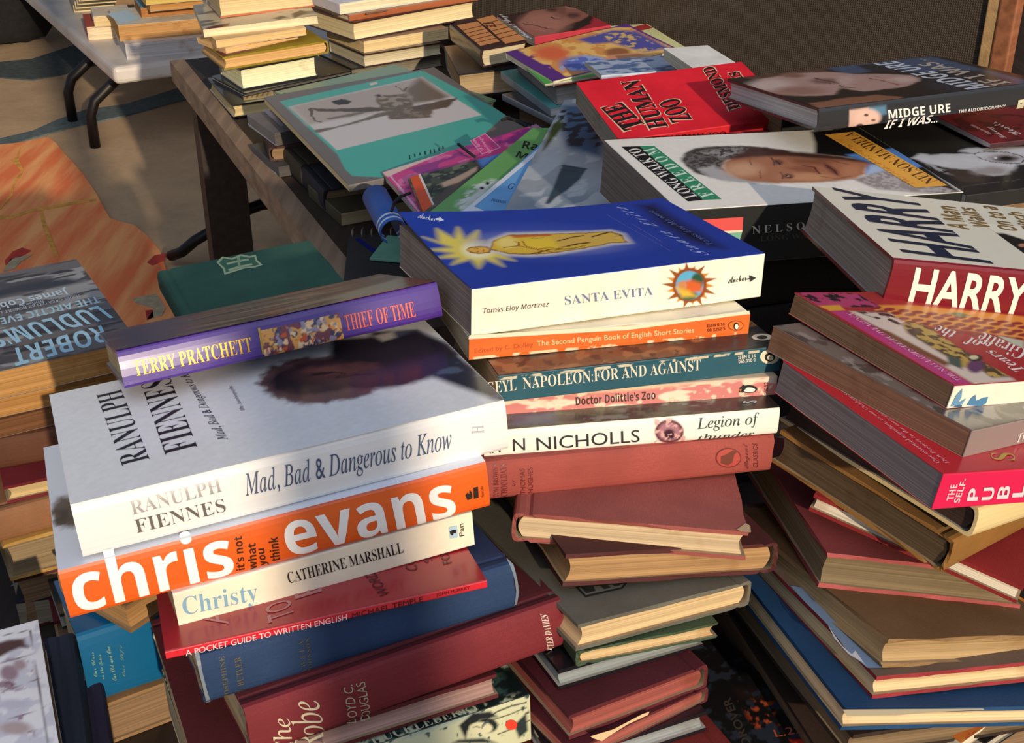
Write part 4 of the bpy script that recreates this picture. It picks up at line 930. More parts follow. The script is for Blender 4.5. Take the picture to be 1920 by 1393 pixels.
book('hardback_book', 'dark blue cloth hardback with worn pale spine ends, under the thin red paperback',
     (-0.1065, 0.6108, 0.538), (-0.116, -0.0194, 0.4321), (181.3, 130.9, 30.3), 'cl', 'F', (36, 52, 84), (38, 62, 98), (36, 52, 84), (196, 172, 132),
     [('t', 'title_lettering', 'F', 'JOSEPHINE', (12.9, 0.09), (13.87, 26.58), (9.8, 0.15), (92, 84, 62), 'serif'),
      ('t', 'title_lettering', 'F', 'E. BUTLER', (20.83, 0.22), (21.78, 23.79), (17.5, 0.14), (92, 84, 62), 'serif'),
      ('t', 'author_lettering', 'F', 'A.W.& L.A.', (55.09, 0.43), (55.76, 22.72), (52.28, 0.88), (78, 76, 62), 'serif'),
      ('t', 'author_lettering', 'F', 'JOHNSON', (58.71, 0.23), (59.34, 22.58), (56.25, 0.56), (78, 76, 62), 'serif'),
      ('p', 'worn_edge', 'F', [(-0.72, 32.57), (1.78, 32.74), (1.05, 22.61), (1.65, 9.49), (2.79, -1.61), (0.44, -1.6), (-0.04, 9.03), (-0.63, 23.21)], (120, 128, 134)),
      ('p', 'worn_edge', 'F', [(179.03, 32.83), (181.66, 29.35), (182.77, 19.44), (183.31, 11.54), (181.56, 2.37), (180.11, 2.65), (181.52, 12.12), (181.17, 19.95)], (110, 124, 136))], worn=0.8, group='books of the stack under the purple hardback')
book('hardback_book', 'wine red cloth hardback with cream hand drawn lettering, under the dark blue cloth book',
     (-0.0833, 0.6075, 0.5078), (-0.1317, -0.0213, 0.4687), (190.6, 135.9, 32.0), 'cl', 'F', (92, 32, 36), (124, 40, 46), (92, 32, 36), (196, 172, 132),
     [('t', 'title_lettering', 'F', 'The', (22.06, -5.78), (22.68, 18.54), (11.96, -3.81), (206, 192, 160), 'lightit'),
      ('t', 'title_lettering', 'F', 'Robe', (40.89, -13.84), (39.76, 23.19), (23.81, -10.34), (206, 192, 160), 'lightit'),
      ('t', 'author_lettering', 'F', 'LLOYD C.', (59.72, -3.76), (59.51, 24.64), (54.3, -2.11), (170, 156, 128), 'sans'),
      ('t', 'author_lettering', 'F', 'DOUGLAS', (67.81, -4.71), (66.66, 23.94), (62.43, -3.93), (170, 156, 128), 'sans'),
      ('t', 'publisher_lettering', 'F', 'PETER DAVIES', (183.77, -2.73), (180.24, 25.59), (179.16, -0.74), (226, 206, 190), 'serif')], worn=0.5, group='books of the stack under the purple hardback')
book('hardback_book', 'wide maroon cloth book with dull pink page edges, sticking out under the wine red book',
     (-0.1186, 0.6061, 0.489), (-0.0934, -0.0193, 0.4118), (174.6, 155.1, 16.9), 'cl', 'B', (92, 30, 34), (92, 30, 34), (92, 30, 34), (164, 130, 120), worn=0.4, group='books of the stack under the purple hardback')
book('paperback_book', 'thick paperback with black ink drawing and a red dot on its pale spine',
     (-0.1018, 0.5901, 0.4565), (-0.0664, -0.0061, 0.4334), (192.1, 125.1, 33.9), 'pb', 'F', (40, 52, 48), (206, 208, 170), (206, 208, 170), (196, 172, 132),
     [('pic', 'cover_picture', 'T', (0.3, 0.3, 191.8, 124.8), 1.2, [('fill', (30, 40, 38)), ('blot', (200, 204, 170), 5, 0.62, 61), ('blot', (60, 90, 80), 5, 0.62, 62), ('poly', [(186.1, 27.9), (194.5, 25.5), (192.9, 2.0), (179.6, 3.4)], (20, 30, 28), 6)]),
      ('pic', 'spine_picture', 'F', (0.3, 0.3, 191.8, 33.6), 0.7, [('fill', (208, 210, 172)), ('poly', [(126.7, 36.9), (160.0, 38.4), (159.6, 30.8), (111.2, 31.4)], (176, 190, 170), 3), ('ell', 163.7, 21.3, 6.8, -2.6, -0.2, -5.4, (30, 38, 36), 0.3), ('poly', [(146.2, 28.1), (155.3, 33.7), (166.4, 30.8), (170.7, 25.2), (159.4, 26.9), (151.3, 22.2), (149.8, 16.2)], (30, 38, 40), 2), ('ell', 159.7, 20.9, 7.4, -2.9, -0.2, -4.4, (214, 210, 172), 0.25), ('line', [(163.9, 26.5), (170.9, 29.1), (180.1, 29.6), (189.3, 28.7)], 1.0, (34, 40, 40)), ('line', [(166.1, 24.3), (177.6, 23.9), (189.2, 24.8)], 0.8, (34, 40, 40)), ('line', [(154.7, 23.5), (157.0, 23.3), (159.2, 21.5)], 0.6, (30, 34, 34)), ('line', [(170.2, 12.2), (181.8, 13.0), (191.2, 14.7)], 0.9, (34, 40, 40)), ('poly', [(180.7, 14.8), (189.1, 20.9), (189.8, 7.2), (183.8, 4.1)], (44, 56, 54), 2), ('poly', [(145.4, 17.9), (161.0, 13.1), (169.9, 5.7), (140.9, 17.2)], (40, 52, 50), 2), ('blot', (60, 84, 84), 3.5, 0.74, 66)]),
      ('p', 'red_dot', 'F', [(183.21, 14.87), (182.96, 13.71), (182.32, 12.83), (181.38, 12.33), (180.22, 12.27), (178.97, 12.65), (177.78, 13.43), (176.76, 14.52), (176.04, 15.8), (175.69, 17.14), (175.73, 18.39), (176.18, 19.41), (176.98, 20.11), (178.04, 20.39), (179.25, 20.24), (180.49, 19.66), (181.61, 18.72), (182.49, 17.52), (183.05, 16.19)], (226, 66, 44)),
      ('t', 'title_lettering', 'T', 'HUCKLEBERRY', (94.87, 0.69), (161.4, 1.04), (94.65, 7.73), (206, 208, 176), 'serif')], group='books of the stack under the purple hardback')
# ------------------------------------------------------------------ stack at the edge of the orange mat
book('paperback_book', 'grey paperback with a stormy sea and big pale blue capitals, seen upside down',
     (-0.3839, 0.9056, 0.5636), (-0.0263, 0.0046, 0.5254), (129.0, 191.6, 21.9), 'pb', 'R', (104, 99, 98), (104, 99, 98), (104, 99, 98), (178, 132, 76),
     [('pic', 'cover_picture', 'T', (0.3, 0.3, 128.7, 191.3), 1.3, [('fill', (104, 99, 98)), ('blot', (76, 73, 76), 12, 0.5, 71, 4, 1), ('blot', (150, 148, 146), 9, 0.62, 72, 4, 1), ('blot', (56, 54, 56), 7, 0.64, 73, 5, 1), ('poly', [(40.2, 153.2), (83.1, 157.0), (111.6, 151.1), (123.2, 136.3), (103.1, 135.3), (67.6, 140.1), (37.4, 136.8)], (56, 58, 66), 8), ('noise', 20, 0.12, 74, 3, 1)]),
      ('t', 'author_lettering', 'T', 'ROBERT', (112.16, 41.19), (43.4, 33.19), (110.03, 9.16), (158, 198, 214), 'bold'),
      ('t', 'author_lettering', 'T', "LUDLUM'S", (119.34, 80.37), (30.83, 70.41), (124.05, 49.96), (158, 198, 214), 'bold'),
      ('t', 'title_lettering', 'T', 'THE ARCTIC EVENT', (123.55, 99.27), (32.88, 95.25), (123.18, 85.11), (164, 196, 206), 'bold'),
      ('t', 'subtitle_lettering', 'T', 'SERIES CREATED BY ROBERT LUDLUM', (112.31, 110.48), (33.93, 108.06), (111.96, 104.87), (176, 186, 196), 'sans'),
      ('t', 'subtitle_lettering', 'T', 'Written by', (84.68, 115.68), (65.49, 115.92), (84.32, 109.45), (176, 186, 196), 'bold'),
      ('t', 'author_lettering', 'T', 'James Cobb', (105.81, 132.24), (45.88, 130.33), (106.33, 114.12), (190, 206, 212), 'bold')], group='books of the stack by the orange mat')
book('paperback_book', 'fat paperback showing orange tan page edges under the stormy sea paperback',
     (-0.3872, 0.9169, 0.5434), (-0.025, 0.0042, 0.4937), (129.0, 195.0, 19.9), 'pb', 'R', (150, 120, 86), (150, 120, 86), (150, 120, 86), (176, 128, 72), group='books of the stack by the orange mat')
book('paperback_book', 'thin paperback with dark brown page edges, third in the stack at the orange mat',
     (-0.3979, 0.9076, 0.5287), (-0.0252, 0.0048, 0.5222), (129.0, 195.0, 14.9), 'pb', 'R', (80, 50, 34), (80, 50, 34), (80, 50, 34), (110, 72, 44), group='books of the stack by the orange mat')
book('hardback_book', 'brown cloth book, fourth in the stack at the orange mat',
     (-0.3854, 0.9051, 0.5035), (-0.0268, 0.0004, 0.3654), (129.0, 195.0, 25.4), 'cl', 'F', (92, 56, 36), (96, 58, 38), (92, 56, 36), (140, 112, 84), group='books of the stack by the orange mat')
book('hardback_book', 'dark red book with pale page edges, fifth in the stack at the orange mat',
     (-0.3529, 0.8823, 0.49), (-0.0285, 0.0021, 0.4259), (115.0, 175.0, 14.5), 'cl', 'R', (112, 28, 36), (112, 28, 36), (112, 28, 36), (196, 170, 120), worn=0.4, group='books of the stack by the orange mat')
book('hardback_book', 'faded tan cloth book, sixth in the stack at the orange mat',
     (-0.3936, 0.8648, 0.4643), (-0.0321, 0.0055, 0.5134), (129.0, 195.0, 25.8), 'cl', 'F', (146, 100, 68), (150, 104, 70), (146, 100, 68), (196, 172, 132), group='books of the stack by the orange mat')
book('hardback_book', 'yellow ochre book with grey page edges, lowest of the stack at the orange mat',
     (-0.368, 0.8705, 0.4322), (-0.0367, 0.0053, 0.5031), (110.0, 190.0, 32.2), 'cl', 'R', (192, 148, 74), (192, 148, 74), (196, 152, 80), (140, 120, 90), worn=1, group='books of the stack by the orange mat')
# ------------------------------------------------------------------ loose books low in the near corner
book('paperback_book', 'white paperback with brown animal sketches in ruled frames, near corner',
     (-0.323, 0.5326, 0.4628), (0.0042, -0.0365, 0.41), (129.0, 198.0, 26.1), 'pb', 'L', (222, 224, 230), (222, 224, 230), (222, 224, 230), (150, 136, 116),
     [('pic', 'cover_picture', 'T', (0.3, 0.3, 128.7, 197.7), 1.3, [('fill', (224, 226, 232)), ('blot', (198, 200, 214), 10, 0.6, 81), ('line', [(100.4, 192.2), (123.1, 188.9)], 0.7, (110, 104, 110)), ('line', [(123.1, 188.9), (122.4, 164.2), (123.4, 118.4), (123.4, 82.2)], 0.7, (110, 104, 110)), ('line', [(98.5, 165.1), (122.8, 164.0)], 0.7, (120, 112, 118)), ('line', [(96.6, 137.1), (124.0, 139.6)], 0.7, (120, 112, 118)), ('line', [(94.9, 110.8), (125.0, 112.8)], 0.7, (120, 112, 118)), ('poly', [(101.5, 184.9), (109.3, 185.2), (118.9, 182.0), (119.2, 176.4), (121.1, 173.5), (120.4, 171.8), (115.5, 174.4), (109.2, 173.2), (103.5, 170.6), (100.5, 172.0)], (86, 62, 62), 3), ('ell', 107.6, 153.1, 5.1, -2.4, -0.6, -7.3, (150, 128, 140), 0.5), ('ell', 114.1, 157.7, 3.7, -1.7, -0.4, -4.9, (166, 146, 152), 0.6), ('ell', 106.0, 142.5, 4.0, -1.9, -0.2, -3.1, (120, 84, 96), 0.5), ('ell', 107.5, 123.5, 8.5, -4.0, -0.4, -4.5, (190, 190, 206), 0.7), ('ell', 107.2, 102.6, 8.4, -4.0, -0.4, -5.5, (176, 160, 160), 0.6), ('mask', [(100.4, 169.5), (121.5, 162.0), (123.9, 115.8), (124.1, 81.9), (95.2, 95.5)], 4, (150, 130, 144), 7, 0.68, 82)])], group='loose books low in the near corner')
book('hardback_book', 'navy cloth hardback with a grooved hinge under the animal sketches paperback',
     (-0.3196, 0.5516, 0.433), (0.0059, -0.0131, 0.3667), (140.0, 200.0, 30.0), 'cl', 'R', (30, 42, 62), (28, 40, 58), (30, 42, 62), (196, 172, 132), group='loose books low in the near corner')
book('hardback_book', 'small dark purple book lying under the navy hardback',
     (-0.3009, 0.5487, 0.4131), (0.0056, -0.0071, 0.3724), (130.0, 190.0, 20.0), 'cl', 'R', (42, 38, 66), (42, 38, 66), (42, 38, 66), (196, 172, 132), group='loose books low in the near corner')
book('hardback_book', 'thick glossy blue book with handwriting style silver spine lettering, in the shadow',
     (-0.2166, 0.7272, 0.417), (-0.0202, -0.0009, 0.5159), (190.0, 70.0, 57.4), 'hb', 'F', (18, 92, 138), (20, 100, 146), (18, 80, 120), (196, 172, 132),
     [('t', 'title_lettering', 'F', 'Our Glass', (7.49, 21.94), (8.26, 42.08), (5.47, 22.26), (140, 176, 150), 'script'),
      ('t', 'title_lettering', 'F', 'on the Table', (11.62, 17.91), (12.52, 38.66), (9.67, 18.19), (140, 176, 150), 'script'),
      ('t', 'author_lettering', 'F', 'Our Old and One', (19.25, 13.47), (18.98, 42.56), (16.53, 14.08), (140, 176, 150), 'script'),
      ('t', 'author_lettering', 'F', 'One Life', (25.93, 13.97), (27.22, 40.26), (23.37, 14.51), (110, 140, 124), 'script')], group='loose books low in the near corner')
book('hardback_book', 'tan backed book on the thick glossy blue book, hidden under the orange spine',
     (-0.2414, 0.7214, 0.478), (0.0, -0.0, 0.9488), (120.0, 72.0, 22.0), 'cl', 'B', (150, 112, 70), (150, 112, 70), (150, 112, 70), (170, 128, 80), group='loose books low in the near corner')
book('hardback_book', 'dark grey book with a strip of grey pages, low beside the yellow ochre book',
     (-0.3136, 0.8367, 0.406), (0.0, -0.0, 0.4887), (120.0, 150.0, 14.0), 'hb', 'R', (54, 58, 56), (54, 58, 56), (54, 58, 56), (120, 112, 96), group='loose books low in the near corner')
book('paperback_book', 'navy book with faint pale script, low at the edge of the near corner',
     (-0.3381, 0.8621, 0.382), (0.0, -0.0, 0.2443), (120.0, 150.0, 22.0), 'pb', 'R', (26, 32, 44), (26, 32, 44), (26, 32, 44), (140, 130, 112),
     [('p', 'pale_script', 'T', [(-5.36, 23.11), (-3.56, 25.69), (0.03, 25.33), (5.31, 23.12), (5.39, 22.03), (0.17, 23.69), (-2.85, 23.37)], (130, 140, 150))], group='loose books low in the near corner')
book('hardback_book', 'small dark red book between the dark grey book and the blue book',
     (-0.3326, 0.8179, 0.384), (0.0, -0.0, 0.4189), (70.0, 110.0, 20.0), 'cl', 'B', (96, 30, 36), (96, 30, 36), (96, 30, 36), (140, 112, 84), group='loose books low in the near corner')
# ------------------------------------------------------------------ green book behind
book('hardback_book', 'worn bottle green cloth book with a cream crest, lying behind the purple hardback',
     (-0.1891, 0.8947, 0.5839), (-0.0044, -0.0376, 0.4402), (129.0, 190.0, 20.0), 'cl', 'L', (52, 92, 76), (46, 84, 70), (52, 92, 76), (140, 112, 84),
     [('p', 'cover_crest', 'T', [(47.9, 182.72), (55.16, 192.24), (61.41, 185.2), (69.84, 189.0), (75.59, 181.36), (80.71, 181.87), (78.74, 170.11), (80.12, 158.35), (73.45, 156.34), (64.94, 158.72), (54.91, 156.23), (47.61, 154.69), (49.16, 166.92)], (176, 190, 146)),
      ('p', 'cover_crest', 'T', [(49.5, 180.53), (55.03, 188.0), (60.73, 181.31), (69.12, 185.08), (74.42, 178.15), (78.42, 178.01), (77.07, 168.52), (77.94, 160.44), (73.44, 159.67), (65.44, 161.75), (55.04, 160.26), (49.73, 158.37), (51.03, 168.34)], (60, 110, 84)),
      ('p', 'cover_crest', 'T', [(52.68, 164.08), (62.3, 166.05), (72.95, 165.82), (72.96, 162.45), (61.89, 162.13), (52.56, 160.03)], (176, 190, 146)),
      ('p', 'cover_crest', 'T', [(54.75, 177.09), (63.83, 177.82), (73.12, 176.76), (72.86, 173.49), (63.67, 173.67), (54.36, 173.11)], (176, 190, 146)),
      ('p', 'cover_crest', 'T', [(65.38, 183.78), (67.65, 184.19), (63.25, 163.84), (61.02, 163.45)], (150, 172, 126))], worn=0.6, group='loose books low in the near corner')
# ------------------------------------------------------------------ books on the far side of the gap
book('hardback_book', 'dark grey jacketed hardback with a close up face, lying nearest the hessian board',
     (0.3477, 1.1828, 0.6744), (-0.0949, -0.0022, 0.3595), (240.1, 158.0, 20.2), 'hb', 'F', (40, 42, 48), (40, 42, 46), (34, 36, 40), (196, 188, 182),
     [('pic', 'cover_picture', 'T', (0.3, 0.3, 239.8, 157.7), 1.4, [('fill', (24, 24, 28)), ('warp', 2.5, 9, 3), ('poly', [(17.8, 158.1), (109.8, 159.6), (97.7, 133.1), (63.2, 140.1), (15.9, 124.7)], (98, 68, 56), 5), ('poly', [(109.8, 159.6), (145.2, 160.3), (183.2, 159.9), (234.8, 154.3), (229.5, 77.2), (226.3, 9.6), (198.8, -22.4), (176.2, 11.4), (178.4, 80.2), (150.8, 114.7), (107.9, 121.0)], (72, 94, 124), 6), ('poly', [(140.8, 153.9), (165.2, 153.9), (165.5, 105.5), (134.1, 113.4)], (34, 40, 52), 5), ('poly', [(185.8, 90.0), (225.6, 72.4), (210.3, 6.2), (182.1, -27.1), (133.8, -10.3), (127.9, 30.4)], (36, 42, 54), 10), ('poly', [(-0.1, 114.4), (24.8, 139.8), (53.9, 145.8), (68.4, 148.4), (98.5, 138.4), (115.3, 116.5), (140.8, 100.7), (154.6, 83.6), (146.3, 58.5), (122.5, 40.1), (102.2, 39.6), (73.3, 40.7), (66.5, 52.3), (65.6, 65.5), (45.4, 42.6), (31.0, 42.7), (15.4, 52.0), (1.8, 68.6), (-0.6, 92.7)], (204, 164, 150), 6), ('ell', 17.3, 110.4, 16.3, -9.9, -13.7, -22.8, (234, 204, 192), 0.9), ('ell', 26.1, 72.8, 19.4, -11.7, -10.2, -16.3, (176, 130, 114), 0.9), ('ell', 61.4, 141.2, 9.3, -5.7, -6.4, -10.2, (156, 108, 92), 0.8), ('ell', 71.1, 100.4, 10.5, -6.4, -8.1, -12.4, (150, 112, 102), 0.8), ('line', [(71.2, 118.2), (73.0, 103.4), (74.7, 84.8)], 2.2, (70, 52, 48)), ('line', [(63.8, 100.8), (67.3, 90.7), (70.2, 83.6)], 1.2, (50, 38, 38)), ('ell', 89.3, 93.4, 7.2, -4.4, -11.5, -17.1, (220, 184, 170), 0.9), ('line', [(71.2, 77.7), (69.1, 63.4), (77.4, 61.0)], 2, (120, 80, 72)), ('poly', [(61.1, 64.4), (67.7, 54.1), (72.6, 36.1), (94.3, 35.6), (114.0, 38.8), (137.8, 50.4), (126.6, 28.7), (93.4, 13.9), (57.8, 18.3), (36.2, 28.8)], (36, 29, 31), 5), ('line', [(113.9, 92.0), (116.4, 70.1), (117.1, 49.9)], 2.5, (150, 92, 84)), ('line', [(121.6, 95.6), (130.5, 79.0), (133.4, 58.4)], 1.5, (176, 120, 108)), ('ell', 136.7, 69.8, 10.6, -6.5, -8.2, -11.1, (226, 192, 178), 0.9), ('poly', [(3.7, 22.3), (43.1, 24.7), (72.8, 22.6), (85.6, 6.5), (84.3, -6.8), (39.6, -8.0), (-4.2, -4.5)], (160, 106, 82), 5), ('warp', 0, 0, 0), ('noise', 6, 0.08, 8)], {'rough': 0.25, 'coat': 0.4}),
      ('t', 'author_lettering', 'T', 'MIDGE URE', (180.5, 2.72), (187.6, 154.45), (153.59, 1.07), (206, 208, 212), 'bold'),
      ('t', 'title_lettering', 'T', 'IF I WAS...', (207.54, 6.67), (217.57, 151.83), (184.57, 2.27), (186, 170, 150), 'bold'),
      ('pic', 'spine_picture', 'F', (29.9, 0.3, 69.7, 19.1), 0.6, [('fill', (40, 42, 46)), ('poly', [(0.3, 15.1), (19.9, 15.3), (22.4, -3.7), (1.6, -1.5)], (206, 170, 152), 2), ('poly', [(19.9, 15.3), (37.5, 15.4), (38.9, 8.0), (29.8, 6.1), (21.2, 9.8)], (84, 124, 150), 3), ('ell', 19.9, 5.8, 13.4, -1.5, 0.7, -8.6, (216, 180, 162), 0.4), ('ell', 18.0, 9.1, 2.3, -0.3, 0.1, -1.2, (90, 64, 58), 0.5), ('ell', 25.9, 3.7, 2.3, -0.2, 0.1, -1.1, (120, 84, 74), 0.5), ('ell', 13.0, 0.2, 3.6, -0.4, 0.1, -1.7, (60, 42, 40), 0.5), ('poly', [(29.0, -3.7), (38.0, 6.7), (40.9, -5.7)], (26, 30, 36), 3)]),
      ('t', 'author_lettering', 'F', 'MIDGE URE', (71.6, 3.45), (136.98, 2.48), (69.83, 11.55), (240, 232, 222), 'bold'),
      ('t', 'title_lettering', 'F', 'IF I WAS...', (69.12, -5.65), (125.16, -5.77), (71.06, 2.09), (232, 226, 218), 'bold'),
      ('t', 'subtitle_lettering', 'F', 'THE AUTOBIOGRAPHY', (146.09, 0.36), (197.87, -0.16), (145.34, 3.61), (226, 222, 216), 'bold'),
      ('p', 'publisher_emblem', 'F', [(211.55, -2.76), (210.69, 5.53), (218.01, 5.95), (219.31, -2.69)], (210, 204, 170)),
      ('p', 'publisher_emblem', 'F', [(213.16, -1.46), (213.92, 3.15), (216.34, 1.44), (217.82, 3.63), (218.63, -1.74)], (50, 48, 48))], bulge=2.5, group='books of the slumped pile')
book('paperback_book', 'thick white paperback with a grey haired man on its cover and a black spine',
     (0.2261, 1.0537, 0.607), (0.0225, 0.0457, 0.2878), (256.5, 169.6, 49.5), 'pb', 'F', (240, 234, 222), (26, 27, 26), (240, 234, 222), (138, 124, 112),
     [('pic', 'cover_picture', 'T', (0.3, 0.3, 256.2, 169.3), 1.2, [('fill', (240, 234, 222)), ('poly', [(203.0, 165.6), (257.7, 173.5), (258.3, 134.6), (260.4, 103.5), (258.7, 64.6), (252.8, -8.0), (224.7, -2.7), (220.9, 24.6), (218.4, 70.6), (209.7, 90.0), (175.2, 106.7), (190.1, 133.7)], (24, 22, 24), 5), ('poly', [(203.0, 100.8), (232.3, 103.5), (262.6, 113.3), (257.2, 89.0), (257.3, 62.5), (240.2, 55.6), (215.4, 68.7), (194.3, 51.0), (207.6, 76.9)], (90, 140, 205), 4), ('poly', [(194.3, 51.0), (210.0, 71.8), (224.7, 72.0), (225.6, 55.5), (201.6, 45.4)], (176, 196, 222), 4), ('poly', [(176.5, 42.0), (215.7, 57.0), (227.8, 41.4), (254.9, -4.9), (237.4, -4.7), (184.9, 17.1)], (150, 140, 136), 5), ('mask', [(176.5, 42.0), (215.7, 57.0), (227.8, 41.4), (254.9, -4.9), (237.4, -4.7), (184.9, 17.1)], 4, (186, 178, 174), 4, 0.55, 5), ('warp', 1.6, 5, 4), ('poly', [(48.5, 108.7), (59.5, 126.5), (71.4, 135.8), (90.4, 138.9), (118.4, 136.8), (126.8, 133.8), (137.7, 129.5), (157.4, 116.9), (151.8, 112.3), (127.7, 115.8), (113.2, 109.1), (88.7, 104.1), (77.4, 89.7), (72.6, 65.9), (77.2, 56.5), (63.5, 59.4), (48.8, 73.5), (45.7, 94.4)], (64, 60, 58), 4), ('warp', 2.5, 3, 14), ('mask', [(49.4, 106.4), (69.6, 131.6), (117.6, 135.1), (116.1, 118.4), (89.1, 104.9), (77.4, 89.7), (72.6, 65.9), (65.2, 63.1), (50.5, 77.3)], 4, (112, 108, 106), 3, 0.5, 9), ('poly', [(53.2, 87.1), (70.6, 91.6), (75.0, 74.5), (79.7, 61.7), (98.8, 50.8), (106.8, 42.5), (86.7, 44.8), (65.7, 54.3), (55.3, 64.6)], (178, 174, 172), 5), ('mask', [(74.3, 124.3), (96.9, 132.2), (122.1, 130.8), (113.1, 118.8), (86.5, 109.5)], 4, (150, 146, 144), 3, 0.52, 5), ('warp', 1.2, 6, 24), ('poly', [(85.8, 101.1), (98.4, 107.8), (114.6, 112.0), (137.1, 115.3), (155.3, 112.7), (174.4, 105.6), (193.4, 98.4), (205.9, 85.7), (214.2, 75.9), (201.8, 65.0), (192.9, 51.8), (176.2, 42.2), (160.8, 39.8), (130.2, 40.5), (107.0, 42.9), (86.7, 51.1), (78.5, 59.1), (76.1, 73.5), (78.0, 87.5)], (172, 112, 80), 5), ('poly', [(125.2, 134.0), (157.0, 116.0), (180.9, 105.5), (206.4, 92.2), (215.2, 75.7), (207.5, 79.9), (188.5, 89.5), (167.6, 96.0), (147.6, 104.2), (126.7, 107.2), (106.8, 105.7), (89.8, 103.1)], (72, 46, 38), 8), ('ell', 92.2, 78.4, 15.9, -2.4, -7.6, -15.9, (206, 158, 124), 0.9), ('ell', 140.1, 53.3, 21.7, -3.3, -4.7, -8.9, (204, 146, 106), 0.9), ('ell', 185.5, 61.2, 8.8, -1.3, -8.6, -15.1, (190, 128, 92), 0.9), ('poly', [(145.5, 100.1), (168.3, 94.2), (186.7, 86.4), (166.3, 78.7), (146.6, 83.7)], (138, 86, 64), 10), ('poly', [(131.9, 76.6), (151.3, 80.5), (158.1, 75.3), (154.5, 59.2), (149.6, 62.4), (138.1, 67.4)], (150, 92, 68), 6), ('line', [(149.4, 79.9), (157.7, 74.5), (154.1, 58.5)], 1.8, (100, 54, 44)), ('ell', 131.3, 91.0, 5.1, -0.7, -3.2, -6.3, (116, 74, 58), 0.8), ('line', [(131.1, 96.2), (130.5, 89.5), (130.9, 85.2)], 2, (58, 38, 32)), ('line', [(131.4, 103.9), (127.8, 92.8), (123.8, 83.7)], 1.4, (96, 62, 50)), ('ell', 123.9, 57.4, 5.4, -0.8, -2.9, -5.6, (126, 80, 62), 0.8), ('line', [(122.8, 60.8), (123.8, 56.6), (124.8, 53.2)], 2, (58, 38, 32)), ('ell', 123.6, 57.4, 1.0, -0.1, -0.8, -1.5, (206, 196, 186), 0.4), ('line', [(121.9, 67.4), (119.8, 59.6), (116.0, 52.2)], 1.4, (104, 68, 52)), ('line', [(109.2, 102.0), (103.9, 87.9)], 0.9, (120, 76, 58)), ('line', [(105.2, 73.2), (97.7, 56.1)], 0.9, (126, 82, 62)), ('poly', [(171.8, 83.4), (174.0, 78.0), (173.2, 62.2), (168.5, 51.4), (166.9, 62.3), (167.3, 73.1)], (112, 60, 52), 5), ('line', [(170.8, 78.0), (171.4, 67.4), (169.0, 54.6)], 1.2, (76, 38, 34)), ('line', [(168.3, 91.2), (181.8, 89.2), (191.3, 77.1)], 1.4, (120, 72, 54)), ('line', [(151.8, 51.9), (164.2, 46.0), (179.0, 49.8)], 1.4, (140, 88, 64)), ('warp', 0, 0, 0), ('noise', 4, 0.05, 6)], {'rough': 0.35, 'coat': 0.2}),
      ('p', 'title_strip', 'T', [(8.91, 149.43), (25.19, 148.61), (27.81, 17.17), (14.64, 16.04)], (26, 26, 28)),
      ('p', 'title_strip', 'T', [(25.36, 148.59), (38.76, 147.69), (43.87, 16.65), (27.96, 17.15)], (52, 140, 100)),
      ('t', 'title_lettering', 'T', 'LONG WALK TO', (26.99, 25.43), (22.56, 144.54), (15.14, 21.61), (236, 232, 222), 'serif'),
      ('t', 'title_lettering', 'T', 'F R E E D O M', (42.17, 26.33), (36.72, 143.52), (29.49, 20.96), (220, 232, 214), 'serif'),
      ('p', 'author_strip', 'T', [(211.48, 154.59), (244.93, 159.16), (251.15, 15.02), (219.69, 15.09)], (236, 170, 66)),
      ('t', 'author_lettering', 'T', 'NELSON MANDELA', (249.76, 27.18), (242.56, 158.4), (234.25, 20.26), (84, 54, 30), 'serif'),
      ('t', 'subtitle_lettering', 'T', 'The Autobiography of', (226.29, 22.81), (221.88, 144.17), (217.6, 20.2), (180, 116, 40), 'lightit'),
      ('p', 'spine_panel', 'F', [(16.48, 40.55), (56.12, 40.43), (57.14, 29.39), (24.52, 29.75)], (230, 88, 84)),
      ('p', 'spine_panel', 'F', [(24.52, 29.75), (57.14, 29.39), (57.1, 27.5), (27.01, 27.7)], (236, 226, 196)),
      ('p', 'spine_panel', 'F', [(27.01, 27.7), (57.1, 27.5), (55.96, 19.98), (42.49, 24.1)], (124, 184, 156)),
      ('t', 'author_lettering', 'F', 'N E L S O N  M A N D E L A', (66.49, 25.27), (200.49, 26.78), (65.13, 32.0), (206, 196, 176), 'serifthin'),
      ('t', 'title_lettering', 'F', 'LONG WALK TO FREEDOM', (74.46, 18.02), (191.97, 18.19), (73.37, 22.88), (74, 70, 62), 'serif')], group='books of the slumped pile')
book('paperback_book', 'maroon paperback with clean white page edges, under the dark grey jacketed hardback',
     (0.27, 1.2571, 0.622), (0.0, -0.0, 0.2967), (120.0, 111.0, 16.0), 'pb', 'R', (112, 34, 40), (112, 34, 40), (112, 34, 40), (230, 224, 226), group='books of the slumped pile')
book('paperback_book', 'maroon paperback with pale script lettering, lying on the black and white face paperback',
     (0.4872, 1.1882, 0.651), (0.0, -0.0, 0.2967), (150.0, 110.0, 5.0), 'pb', 'F', (112, 34, 40), (58, 24, 28), (112, 34, 40), (206, 190, 186),
     [('pic', 'cover_picture', 'T', (0.3, 0.3, 149.7, 109.7), 2, [('fill', (124, 40, 44)), ('blot', (84, 30, 34), 10, 0.6, 91)]),
      ('t', 'author_lettering', 'T', 'Catherine Cookson', (18.08, 25.28), (17.1, 53.28), (13.48, 22.67), (220, 190, 190), 'bold'),
      ('t', 'title_lettering', 'T', 'Taking', (25.41, 8.1), (30.55, 42.91), (17.78, 7.49), (226, 206, 204), 'script'),
      ('t', 'title_lettering', 'T', 'Hearts', (44.01, 15.84), (43.19, 54.78), (34.5, 8.78), (226, 206, 204), 'script')], group='books of the slumped pile')
